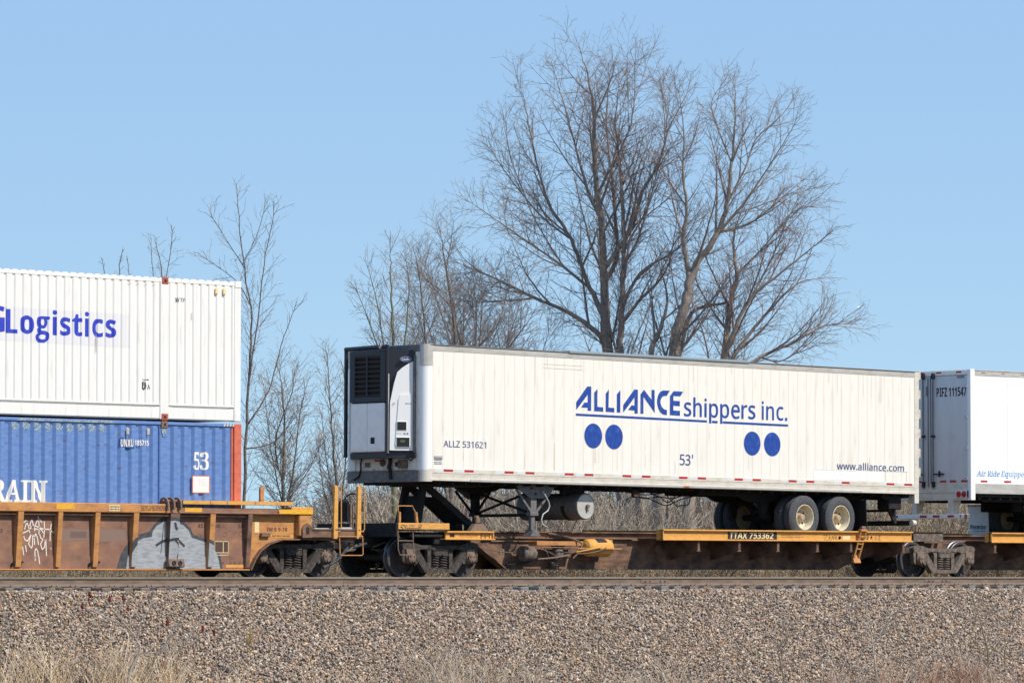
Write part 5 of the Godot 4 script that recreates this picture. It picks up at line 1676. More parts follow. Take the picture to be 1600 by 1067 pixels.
	part("landing_brace", xb, M.under_black, t, true)
	var cr2 := MB.new()
	cr2.pipe([Vector3(3.78, 1.93, 1.06), Vector3(3.8, 1.86, 1.12), Vector3(3.92, 1.7, 1.12), Vector3(3.95, 1.6, 1.12), Vector3(3.9, 1.5, 1.12), Vector3(3.75, 1.42, 1.12), Vector3(3.7, 1.3, 1.12), Vector3(3.72, 1.2, 1.12), Vector3(3.85, 1.14, 1.12)], 0.016, 8)
	part("crank_handle", cr2, M.alu, t, true)
	var tk := MB.new()
	tk.lathe([Vector2(0.0, -1.0), Vector2(0.26, -1.0), Vector2(0.3, -0.96), Vector2(0.3, 0.96), Vector2(0.285, 1.0), Vector2(0.27, 1.0)], Transform3D(Basis.IDENTITY, Vector3(5.2, 1.62, 0)), 40)
	var tkn := part("fuel_tank", tk, M.front_grey, t, true)  # dark body: shadow beneath the trailer put into the colour, end left light
	var te := MB.new()
	te.lathe([Vector2(0.272, 1.0), Vector2(0.26, 0.985), Vector2(0.0, 0.985)], Transform3D(Basis.IDENTITY, Vector3(5.2, 1.62, 0)), 40)
	part("tank_end", te, M.alu, tkn, true)
	var tc := MB.new()
	tc.rod(Vector3(5.25, 1.62, 0.98), Vector3(5.25, 1.62, 1.04), 0.045, 12)
	tc.rod(Vector3(5.25, 1.53, 0.98), Vector3(5.25, 1.53, 1.02), 0.03, 10)
	part("fuel_cap", tc, M.truck, tkn, true)
	for z in [0.55, -0.55]:
		var sp := MB.new()
		sp.box(Vector3(4.86, 1.85, z - 0.06), Vector3(5.54, yb, z + 0.06))
		var arc := []
		for k in 13: arc.append(Vector3(5.2 + cos(PI * k / 12.0 + PI) * 0.31, 1.62 + sin(PI * k / 12.0 + PI) * 0.31, z))
		for k in 12: sp.bar(arc[k], arc[k + 1], 0.1, 0.012)
		part("tank_strap", sp, M.under_black, t, true)
	var am3 := MB.new()
	am3.box(Vector3(6.62, 1.84, 1.0), Vector3(6.82, 2.02, 1.08), 0.02)
	var amn := part("hanging_lamp", am3, M.black, t, true)
	var am4 := MB.new()
	am4.box(Vector3(6.65, 1.86, 1.08), Vector3(6.79, 1.92, 1.095), 0.01)
	part("lamp_lens", am4, M.amber, amn, true)
	axle_set(t, [12.16, 13.42], 1.48, true)
	for sd in [1.0, -1.0]:
		var mf := MB.new()
		mf.obox(Transform3D(Basis(Vector3(0, 0, 1), 0.06), Vector3(14.3, 1.45, sd * 0.98)), Vector3(0.012, 0.95, 0.6))
		part("mud_flap", mf, M.black, t, true)
	var rs := MB.new()
	rs.prism(pv([14.9, yb, 16.1, yb, 16.1, yb - 0.06, 15.2, yb - 0.12]), 1.05, 1.09)
	rs.bar(Vector3(15.3, yb, 0.9), Vector3(15.75, 1.4, 0.9), 0.06, 0.1)
	rs.bar(Vector3(15.3, yb, -0.9), Vector3(15.75, 1.4, -0.9), 0.06, 0.1)
	rs.box(Vector3(15.3, yb - 0.35, 0.7), Vector3(15.75, yb - 0.02, 1.1), 0.02)
	part("rear_frame", rs, M.under_black, t, true)
	var ib := MB.new()
	ib.box(Vector3(15.98, 1.34, -1.22), Vector3(16.08, 1.46, 1.22), 0.01)
	part("rear_bumper", ib, M.black, t, true)
	var ib2 := MB.new()
	ib2.box(Vector3(15.4, 1.66, -1.1), Vector3(15.5, 1.72, 1.0), 0.01)
	for sd in [0.6, -0.6]: ib2.box(Vector3(15.98, 1.46, sd - 0.05), Vector3(16.06, yb, sd + 0.05), 0.01)
	part("bumper_strut", ib2, M.black, t, true)
	var rc := MB.new()
	rc.rod(Vector3(15.97, 1.4, 1.22), Vector3(16.09, 1.4, 1.22), 0.07, 12)
	part("bumper_end", rc, M.alu_cream, t, true)
	for i in 6:
		var hg := MB.new()
		hg.box(Vector3(L - 0.005, 2.5 + i * 0.47, 1.2), Vector3(L + 0.05, 2.72 + i * 0.47, 1.315), 0.01)
		part("door_hinge", hg, M.alu_cream, t, true)
	var rd := MB.new()
	rd.box(Vector3(L - 0.06, yb + 0.1, -1.18), Vector3(L + 0.03, yt - 0.08, 1.18), 0.01)
	part("rear_door", rd, M.door_grey, t, true)

func facet(a: Vector2, b: Vector2) -> Transform3D:      # a frame on an upright face of the unit: local x from a to b (x, z), local y up, local z outward
	var d := Vector3(b.x - a.x, 0, b.y - a.y).normalized()
	return Transform3D(Basis(d, Vector3.UP, d.cross(Vector3.UP)), Vector3(a.x, 0, a.y))

func build_cooling_unit(t: Node, yb: float, yt: float) -> void:
	var u := Node3D.new()
	u.name = "cooling_unit"
	t.add_child(u, true)
	var y0 := 2.62
	var yy := 4.93
	var pc := [Vector2(0.0, -1.04), Vector2(-0.06, -1.02), Vector2(-0.44, -0.6), Vector2(-0.44, 0.58), Vector2(-0.03, 0.90), Vector2(0.0, 1.03)]
	var plan := PackedVector2Array()
	for p in pc: plan.append(Vector2(p.x + 0.02 if p.x < -0.3 else p.x, p.y * 0.985))
	# upright prism: section (x, z) drawn along y
	var up := Transform3D(Basis(Vector3(1, 0, 0), Vector3(0, 0, 1), Vector3(0, -1, 0)), Vector3.ZERO)
	var body := MB.new()
	body.prism(plan, -y0, -yy, up)
	part("unit_body", body, M.unit_dark, u, true)
	var base := MB.new()
	var bp := PackedVector2Array()
	for p in pc: bp.append(Vector2(p.x - 0.015, p.y * 1.01))
	base.prism(bp, -2.58, -2.70, up)
	part("unit_base", base, M.unit_dark, u, true)
	var c := facet(Vector2(-0.44, -0.6), Vector2(-0.44, 0.58))
	# the grille: a sunk dark field behind slats
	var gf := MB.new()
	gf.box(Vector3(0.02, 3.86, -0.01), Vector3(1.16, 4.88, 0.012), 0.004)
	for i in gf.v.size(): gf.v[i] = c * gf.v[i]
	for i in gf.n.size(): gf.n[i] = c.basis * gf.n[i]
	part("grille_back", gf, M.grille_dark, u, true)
	var gr := MB.new()
	for q in [[0.0, 3.80, 0.17, 4.90], [1.0, 3.80, 1.17, 4.90], [0.17, 4.80, 1.0, 4.90], [0.17, 3.80, 1.0, 3.92], [0.54, 3.9, 0.585, 4.82]]:
		gr.obox(c * Transform3D(Basis.IDENTITY, Vector3((q[0] + q[2]) * 0.5, (q[1] + q[3]) * 0.5, 0.03)), Vector3(q[2] - q[0], q[3] - q[1], 0.05 if q[0] != 0.54 else 0.056), 0.008)
	part("grille_frame", gr, M.unit_dark, u, true)
	for k in 9:
		var sl := MB.new()
		sl.obox(c * Transform3D(Basis(Vector3.RIGHT, 0.5), Vector3(0.585, 3.94 + k * 0.105, 0.035)), Vector3(0.86, 0.05, 0.02), 0.004)
		part("slat", sl, M.unit_dark, u, true)
	for q in [[0.03, 0.565], [0.575, 1.14]]:
		var d := MB.new()
		d.obox(c * Transform3D(Basis.IDENTITY, Vector3((q[0] + q[1]) * 0.5, 3.245, 0.02)), Vector3(q[1] - q[0], 1.06, 0.06), 0.018)
		var dn := part("unit_door", d, M.unit_door, u, true)
		var pr := MB.new()
		var x0: float = q[0] + 0.08
		var x1: float = q[1] - 0.07
		pr.prism(pv([x0, 2.78, x1, 2.78, x1, 3.5, x1 - 0.04, 3.60, x0 + 0.06, 3.64, x0 + 0.02, 3.58]), 0.048, 0.062, c)
		part("door_bulge", pr, M.unit_door, u, true)
	var lt := MB.new()
	lt.obox(c * Transform3D(Basis.IDENTITY, Vector3(0.78, 2.96, 0.065)), Vector3(0.13, 0.14, 0.02), 0.008)
	part("door_latch", lt, M.black, u, true)
	# frame tubes: one along the top, one at the corner, one down the far side
	var tb := MB.new()
	tb.rod(Vector3(-0.22, 5.0, -1.05), Vector3(-0.47, 5.0, 0.60), 0.045, 12)
	tb.rod(Vector3(-0.2, 5.0, -1.05), Vector3(-0.2, 2.62, -1.05), 0.045, 10)
	part("guard_bar", tb, M.unit_dark, u, true)
	var ey := MB.new()
	var ring := []
	for k in 13: ring.append(Vector3(-0.52, 5.0 + sin(TAU * k / 12.0) * 0.04, 0.42 + cos(TAU * k / 12.0) * 0.03))
	ey.pipe(ring, 0.012)
	part("lifting_eye", ey, M.alu, u, true)
	var vb := MB.new()
	vb.box(Vector3(-0.49, 2.66, 0.575), Vector3(-0.43, 5.04, 0.635), 0.012)
	part("corner_bar", vb, M.unit_dark, u, true)
	var vb2 := MB.new()
	vb2.box(Vector3(-0.47, 2.68, 0.634), Vector3(-0.44, 4.4, 0.644), 0.003)
	part("corner_trim", vb2, M.alu, u, true)
	# the sunlit side panel
	var f := facet(Vector2(-0.44, 0.645), Vector2(0.0, 0.945))
	var w := Vector2(-0.44, 0.645).distance_to(Vector2(0.0, 0.945))
	var sp := MB.new()
	sp.prism(pv([0.012, 2.74, w - 0.015, 2.74, w - 0.015, 4.68, 0.4, 4.62, 0.28, 4.54, 0.17, 4.44, 0.10, 4.2, 0.015, 3.78]), -0.02, 0.035, f)
	var spn := part("side_cover", sp, M.unit_white, u, true)
	var bl := MB.new()
	bl.prism(pv([0.13, 2.86, w - 0.05, 2.86, w - 0.05, 3.98, 0.24, 3.94, 0.2, 3.85]), 0.03, 0.052, f)
	part("cover_bulge", bl, M.unit_white, u, true)
	for q in [[0.17, 3.18, 0.37, 3.36, "black"], [0.16, 2.82, 0.44, 3.02, "black"]]:
		var vt := MB.new()
		vt.obox(f * Transform3D(Basis.IDENTITY, Vector3((q[0] + q[2]) * 0.5, (q[1] + q[3]) * 0.5, 0.05)), Vector3(q[2] - q[0] + 0.03, q[3] - q[1] + 0.03, 0.02), 0.008)
		part("recess_frame", vt, M.unit_white, u, true)
		var vi := MB.new()
		vi.obox(f * Transform3D(Basis.IDENTITY, Vector3((q[0] + q[2]) * 0.5, (q[1] + q[3]) * 0.5, 0.058)), Vector3(q[2] - q[0], q[3] - q[1], 0.012), 0.002)
		part("control_panel" if q[0] < 0.165 else "air_vent", vi, M.black, u, true)
	var ds := MB.new()
	ds.obox(f * Transform3D(Basis.IDENTITY, Vector3(0.29, 2.94, 0.066)), Vector3(0.10, 0.05, 0.004))
	part("display", ds, plain(rgb(86, 112, 72), 0.4), u, true)
	for q in [["X4", 0.3, 3.08, 0.42, 3.13], ["ECO", 0.16, 3.10, 0.27, 3.115], ["AC", 0.07, 3.74, 0.13, 3.78], ["ALLZ", 0.34, 3.745, 0.48, 3.775]]:
		face_lettering(q[0], f, Vector2(q[1], q[2]), Vector2(q[3], q[4]), 0.054, M.grey_ink, u)
	for q in [[0.098, 0.055, "alu", 0.0], [0.092, 0.049, "navy", 0.004]]:
		var bd := MB.new()
		var el := []
		for k in 28: el += [0.36 + cos(TAU * k / 28) * q[0] * 1.35, 4.72 + sin(TAU * k / 28) * q[1] * 1.15]
		bd.prism(pv(el), 0.0, 0.018 + q[3], f)
		part("badge", bd, M[q[2]], u, true)
	face_lettering("Carrier", f, Vector2(0.265, 4.695), Vector2(0.455, 4.75), 0.0235, M.white_ink, u)
	var tm := MB.new()
	tm.box(Vector3(-0.06, 2.7, 1.005), Vector3(0.01, 4.8, 1.03), 0.005)
	part("edge_trim", tm, M.front_grey, u, true)
	# gear on the front wall under the unit
	for q in [[-1.06, -0.92, 2.33, 2.56, 0.03, "white"], [-0.62, -0.45, 2.40, 2.5, 0.015, "front_grey"], [0.55, 0.78, 2.36, 2.54, 0.10, "truck"], [0.42, 0.5, 2.4, 2.5, 0.06, "black"], [0.80, 0.92, 2.32, 2.52, 0.02, "alu_cream"], [-0.36, -0.32, 2.33, 2.36, 0.012, "sky_ink"], [-0.3, -0.1, 2.52, 2.56, 0.02, "reflector_red"]]:
		var gb := MB.new()
		gb.box(Vector3(-0.002 - q[4], q[2], q[0]), Vector3(0.0, q[3], q[1]), 0.006)
		part("front_box", gb, M[q[5]], t, true)
	var gl := MB.new()
	var rg := []
	for k in 17: rg.append(Vector3(-0.03, 2.49 + sin(TAU * k / 16.0) * 0.06, -0.02 + cos(TAU * k / 16.0) * 0.065))
	gl.pipe(rg, 0.022)
	gl.rod(Vector3(0.0, 2.49, -0.02), Vector3(-0.06, 2.49, -0.02), 0.035, 10)
	part("hose_coupling", gl, M.truck, t, true)
	for q in [[[-0.03, 2.58, -0.7], [-0.08, 2.5, -0.68], [-0.06, 2.35, -0.7], [-0.05, 2.2, -0.78], [-0.05, 2.13, -0.95]], [[-0.06, 2.62, 0.24], [-0.05, 2.5, 0.25], [-0.06, 2.35, 0.2]], [[-0.05, 2.6, 0.26], [-0.06, 2.4, 0.24], [-0.05, 2.13, 0.28]], [[-0.1, 2.6, 0.86], [-0.1, 2.52, 0.98], [-0.05, 2.62, 1.06], [-0.03, 2.72, 1.0]]]:
		var hm := MB.new()
		var pp := []
		for p in q: pp.append(Vector3(p[0], p[1], p[2]))
		hm.pipe(pp, 0.02 if q.size() > 3 else 0.04, 7)
		part("hose", hm, M.black, t, true)
	var fr := MB.new()
	for k in 40: fr.box(Vector3(-0.008, 2.325, -1.1 + k * 0.052), Vector3(0, 2.337, -1.088 + k * 0.052))
	for k in 46: fr.box(Vector3(-0.008, 2.4 + k * 0.052, 1.06), Vector3(0, 2.412 + k * 0.052, 1.072))
	part("front_rivets", fr, M.rivet_grey, t, true).set_meta("kind", "stuff")

func face_lettering(s: String, f: Transform3D, lo: Vector2, hi: Vector2, lift: float, mat: Material, parent: Node) -> void:
	var n0 := parent.get_child_count()
	lettering(s, "bold", lo, hi, lift, mat, parent, "z", 0.0, true)
	if parent.get_child_count() > n0:
		var o := parent.get_child(n0) as Node3D
		o.transform = f * o.transform

func build_second_trailer() -> void:
	var t := thing("box_trailer", "plain white box trailer with grey rear doors and two round red lamps", "trailer", Vector3(18.09, 0, 0))
	var X := 18.09
	var xe := 34.2
	var yb := 1.93
	var yt := 5.063
	var core := MB.new()
	core.box(Vector3(X + 0.08, yb + 0.1, -1.26), Vector3(xe, yt - 0.02, 1.26))
	part("box", core, M.front_grey, t)
	for sd in [1.0, -1.0]:
		var x := X + 0.16
		var k := 0
		while x < xe:
			var w := minf(1.22, xe - x)
			var p := MB.new()
			p.box(Vector3(x + 0.001, 2.27, sd * 1.25), Vector3(x + w + 0.006, 4.93, sd * (1.291 + (0.003 if k % 2 else 0.0))))
			part("side_panel", p, M.clean_white, t)
			x += 1.22
			k += 1
		var tr := MB.new()
		tr.box(Vector3(X + 0.1, 4.92, sd * 1.2), Vector3(xe, 5.04, sd * 1.302), 0.004)
		tr.box(Vector3(X + 0.1, 5.035, sd * 1.1), Vector3(xe, yt, sd * 1.312), 0.006)
		part("top_rail", tr, M.alu, t)
		var br := MB.new()
		br.box(Vector3(X + 0.1, 2.11, sd * 1.2), Vector3(xe, 2.28, sd * 1.30), 0.003)
		br.box(Vector3(X + 0.1, 2.03, sd * 1.2), Vector3(xe, 2.112, sd * 1.306), 0.006)
		part("bottom_rail", br, M.alu, t)
		for q in [[18.46, 18.7], [19.34, 19.6], [20.3, 20.55], [21.5, 21.75]]:
			var tp := MB.new()
			tp.box(Vector3(q[0], 2.315, sd * 1.29), Vector3(q[1], 2.36, sd * 1.2965))
			part("reflective_tape", tp, M.reflector_red, t)
		var po := MB.new()
		po.box(Vector3(X - 0.02, yb - 0.06, sd * 1.2), Vector3(X + 0.15, yt + 0.01, sd * 1.31), 0.008)
		part("rear_post", po, M.clean_white, t)
		var sk := MB.new()
		sk.prism(pv([X + 0.15, 2.03, xe, 2.03, xe, 1.84, 18.9, 1.84, 18.2, 2.0]), sd * 0.98, sd * 1.02)
		part("under_rail", sk, M.under_black, t)
		# rear doors
		var dr := MB.new()
		dr.box(Vector3(X, 2.30, sd * 0.015), Vector3(X + 0.06, 4.93, sd * 1.2), 0.008)
		var dn := part("rear_door", dr, M.door_grey, t)
		for y in [2.36, 3.11, 3.87, 4.62]:
			var hg := MB.new()
			hg.box(Vector3(X - 0.03, y, sd * 1.1), Vector3(X + 0.02, y + 0.07, sd * 1.24), 0.006)
			part("hinge", hg, M.clean_white, dn)
			var hb := MB.new()
			for q in [[1.12, 0.012], [1.12, 0.045], [1.16, 0.012], [1.16, 0.045]]:
				hb.box(Vector3(X - 0.036, y + q[1], sd * q[0]), Vector3(X - 0.03, y + q[1] + 0.018, sd * (q[0] + 0.018)))
			part("hinge_bolts", hb, M.black, dn)
		var zr := 0.115 if sd > 0 else -0.205
		var rod := MB.new()
		rod.rod(Vector3(X - 0.05, 2.16, zr), Vector3(X - 0.05, 4.98, zr), 0.019, 10)
		var rn := part("lock_rod", rod, M.front_grey, dn)
		for y in [2.2, 3.42, 4.86]:
			var cl := MB.new()
			cl.box(Vector3(X - 0.075, y, zr - 0.04), Vector3(X - 0.005, y + (0.06 if y > 3.0 and y < 4.0 else 0.14), zr + 0.04), 0.01)
			part("rod_clamp", cl, M.black, dn)
		var hd := MB.new()
		hd.box(Vector3(X - 0.06, 2.5, minf(zr, zr + sd * 0.34)), Vector3(X - 0.03, 2.535, maxf(zr, zr + sd * 0.34)), 0.006)
		hd.box(Vector3(X - 0.07, 2.45, zr + sd * 0.2 - 0.025), Vector3(X - 0.03, 2.6, zr + sd * 0.2 + 0.025), 0.01)
		part("lock_handle", hd, M.black, dn)
		for z in [0.3, 0.62, 0.98]:
			var tp2 := MB.new()
			tp2.box(Vector3(X - 0.006, 2.315, sd * z), Vector3(X + 0.01, 2.365, sd * (z + 0.2)))
			part("reflective_tape", tp2, M.reflector_red, dn)
	var seal := MB.new()
	seal.box(Vector3(X + 0.01, 2.3, -0.014), Vector3(X + 0.07, 4.93, 0.014))
	part("door_seal", seal, M.black, t)
	var seal2 := MB.new()
	seal2.rod(Vector3(X - 0.04, 2.2, -0.05), Vector3(X - 0.04, 4.9, -0.05), 0.014, 8)
	seal2.box(Vector3(X - 0.01, 4.45, -0.14), Vector3(X, 4.68, -0.07))
	part("seal_bar", seal2, M.front_grey, t)
	var hdr := MB.new()
	hdr.box(Vector3(X - 0.01, 4.94, -1.2), Vector3(X + 0.1, 5.05, 1.2), 0.006)
	part("rear_header", hdr, M.front_dirty, t)
	for z in [-0.9, -0.35, 0.2, 0.85]:
		var tp3 := MB.new()
		tp3.box(Vector3(X - 0.014, 4.99, z), Vector3(X, 5.03, z + 0.16))
		part("reflective_tape", tp3, M.reflector_red, t)
	var sill := MB.new()
	sill.box(Vector3(X - 0.015, 1.87, -1.2), Vector3(X + 0.12, 2.30, 1.2), 0.01)
	sill.box(Vector3(X - 0.03, 2.06, -1.2), Vector3(X + 0.0, 2.09, 1.2), 0.006)
	part("rear_sill", sill, M.alu_cream, t)
	var lb := MB.new()
	lb.box(Vector3(X - 0.04, 1.925, 0.80), Vector3(X - 0.01, 2.12, 1.26), 0.012)
	var ln := part("lamp_box", lb, M.reflector_white, t)
	for z in [0.93, 1.1]:
		var lp := MB.new()
		lp.lathe([Vector2(0.075, 0.0), Vector2(0.075, 0.012), Vector2(0.06, 0.022), Vector2(0.0, 0.026)], Transform3D(Basis(Vector3.UP, -PI * 0.5), Vector3(X - 0.04, 2.02, z)), 20)
		part("tail_lamp", lp, M.lamp_red, ln)
	var lk := MB.new()
	lk.box(Vector3(X - 0.042, 1.94, 1.2), Vector3(X - 0.035, 2.1, 1.25))
	part("lamp_bracket", lk, M.black, ln)
	lettering("PIFZ 111547", "bold", Vector2(0.2, 4.42), Vector2(1.16, 4.64), X - 0.004, M.black_ink, t, "x")
	var dec := MB.new()
	dec.box(Vector3(X - 0.004, 4.86, 0.86), Vector3(X, 4.92, 1.1))
	part("door_sticker", dec, M.grey_ink, t)
	# bumper on two posts
	for z in [-0.55, 0.62]:
		var pp := MB.new()
		pp.box(Vector3(X - 0.02, 1.5, z - 0.06), Vector3(X + 0.02, 1.9, z + 0.07), 0.006)
		pp.prism(pv([X + 0.02, 1.9, X + 0.4, 1.9, X + 0.3, 1.62, X + 0.02, 1.5]), z - 0.01, z + 0.01)
		part("bumper_post", pp, M.alu_cream, t)
	var bu := MB.new()
	bu.box(Vector3(X - 0.05, 1.425, -1.2), Vector3(X + 0.05, 1.535, 1.2), 0.01)
	var bn := part("rear_bumper", bu, M.clean_white, t)
	for z in [[-1.15, 0.1], [-0.32, 0.22], [0.1, 0.22], [0.58, 0.2], [0.98, 0.03]]:
		var tp4 := MB.new()
		tp4.box(Vector3(X - 0.056, 1.455, z[0]), Vector3(X - 0.045, 1.51, z[0] + z[1]))
		part("reflective_tape", tp4, M.reflector_red, bn)
	var be := MB.new()
	be.box(Vector3(X - 0.056, 1.43, 1.12), Vector3(X + 0.052, 1.53, 1.206), 0.006)
	part("bumper_cap", be, M.rusty, bn)
	# mud flap with its print, hanger, wheels
	for sd in [1.0, -1.0]:
		var mf := MB.new()
		mf.obox(Transform3D(Basis(Vector3(0, 0, 1), 0.05), Vector3(20.95, 1.36, sd * 0.92)), Vector3(0.012, 0.86, 0.66))
		part("mud_flap", mf, M.clean_white, t)
		var hn := MB.new()
		hn.box(Vector3(20.9, 1.78, sd * 0.5), Vector3(20.96, 1.81, sd * 1.26))
		part("flap_hanger", hn, M.black, t)
	lettering("Premier", "bold", Vector2(-1.17, 1.20), Vector2(-0.66, 1.32), 20.922, plain(rgb(30, 84, 62), 0.6), t, "x")
	lettering("TRAILER LEASING", "bold", Vector2(-1.1, 1.14), Vector2(-0.68, 1.165), 20.919, M.grey_ink, t, "x")
	lettering("Air Ride Equipped", "serif_light", Vector2(18.30, 2.42), Vector2(20.2, 2.60), 1.2965, M.sky_ink, t, "z", 0.22)
	var axn := Node3D.new()
	axn.name = "rear_axle_group"
	axn.position = -t.position
	t.add_child(axn, true)
	axle_set(axn, [21.85, 23.1], 1.45, false)
	var uf := MB.new()
	uf.box(Vector3(X + 0.1, 1.95, -1.2), Vector3(xe, 2.02, 1.2))
	for k in 40: uf.box(Vector3(X + 0.4 + k * 0.39, 1.9, -1.2), Vector3(X + 0.45 + k * 0.39, 1.95, 1.2))
	uf.box(Vector3(20.6, 1.62, -0.55), Vector3(24.5, 1.88, -0.45))
	uf.box(Vector3(20.6, 1.62, 0.45), Vector3(24.5, 1.88, 0.55))
	part("underframe", uf, M.under_black, t)
	var rf := MB.new()
	rf.box(Vector3(X + 0.1, 5.03, -1.2), Vector3(xe, 5.066, 1.2))
	part("roof", rf, M.alu, t)
	var rv := MB.new()
	for k in 14:
		for j in 44: rv.box(Vector3(X + 0.164 + k * 0.61, 2.3 + j * 0.06, 1.293), Vector3(X + 0.176 + k * 0.61, 2.312 + j * 0.06, 1.2965))
	var rn2 := part("rivet", rv, M.film, t)
	rn2.set_meta("kind", "stuff")
	var vt := MB.new()
	for k in 5:
		for j in 2: vt.box(Vector3(18.5 + k * 0.75 + j * 0.07, 4.98, 1.30), Vector3(18.54 + k * 0.75 + j * 0.07, 5.0, 1.304))
	part("rail_holes", vt, M.black, t)

# ---------------------------------------------------------------- bare trees
class Crown:
	var limbs: MB
	var twigs: MB
	var rng: RandomNumberGenerator
	var gap1 := 0.26          # metres between side branches on a limb
	var gap2 := 0.16
	var gap3 := 0.13
	var len1 := 2.2
	var len2 := 0.75
	var len3 := 0.26
	var r1 := 0.02
	var low := 2.6            # no side branches below this height
	var sub := 0.0            # metres between the larger side limbs, 0 for none
	var lift := 0.35          # how strongly branches turn upward

	func stem(p: Vector3, d: Vector3, length: float, r: float, level: int, up: float) -> void:
		var seg: float = [0.3, 0.24, 0.15, 0.11][level]
		var n := maxi(2, int(ceil(length / seg)))
		var step := length / n
		var pts := PackedVector3Array([p])
		var rr := PackedFloat32Array([r])
		var dirs := [d]
		var q := p
		var wob: float = [0.08, 0.12, 0.18, 0.24][level]
		for i in n:
			d = (d + Vector3(rng.randf_range(-1, 1), rng.randf_range(-1, 1), rng.randf_range(-1, 1)) * wob + Vector3.UP * up * step * (1.0 if level == 1 else 0.7)).normalized()
			q += d * step
			pts.append(q)
			dirs.append(d)
			rr.append(lerpf(r, [0.006, 0.0045, 0.0034, 0.0026][level], (i + 1.0) / n))
		twigs.tube(pts, rr, 5 if level == 0 else 4 if level == 1 else 3)
		if level >= 3: return
		var gap := gap1 * 0.9 if level == 0 else gap2 if level == 1 else gap3
		var s := gap * rng.randf_range(0.6, 1.6)
		var side := rng.randf() * TAU
		while s < length:
			var f := s / step
			var i := mini(int(f), n - 1)
			var at := pts[i].lerp(pts[i + 1], f - i)
			var t := s / length
			side += PI + rng.randf_range(-0.9, 0.9)
			var dd: Vector3 = spread(dirs[i], rng.randf_range(0.5, 0.95), side)
			var ll := (len1 * 0.55 if level == 0 else len2 if level == 1 else len3) * rng.randf_range(0.45, 1.25) * (1.15 - 0.6 * t)
			stem(at, dd, ll, minf(rr[i] * 0.7, 0.011 if level == 0 else 0.007 if level == 1 else 0.004), level + 1, up)
			s += gap * rng.randf_range(0.6, 1.5)

	func spread(d: Vector3, ang: float, side: float) -> Vector3:
		var s := d.cross(Vector3.UP if absf(d.y) < 0.95 else Vector3.RIGHT).normalized()
		var u := s.cross(d)
		return (d * cos(ang) + (s * cos(side) + u * sin(side)) * sin(ang)).normalized()

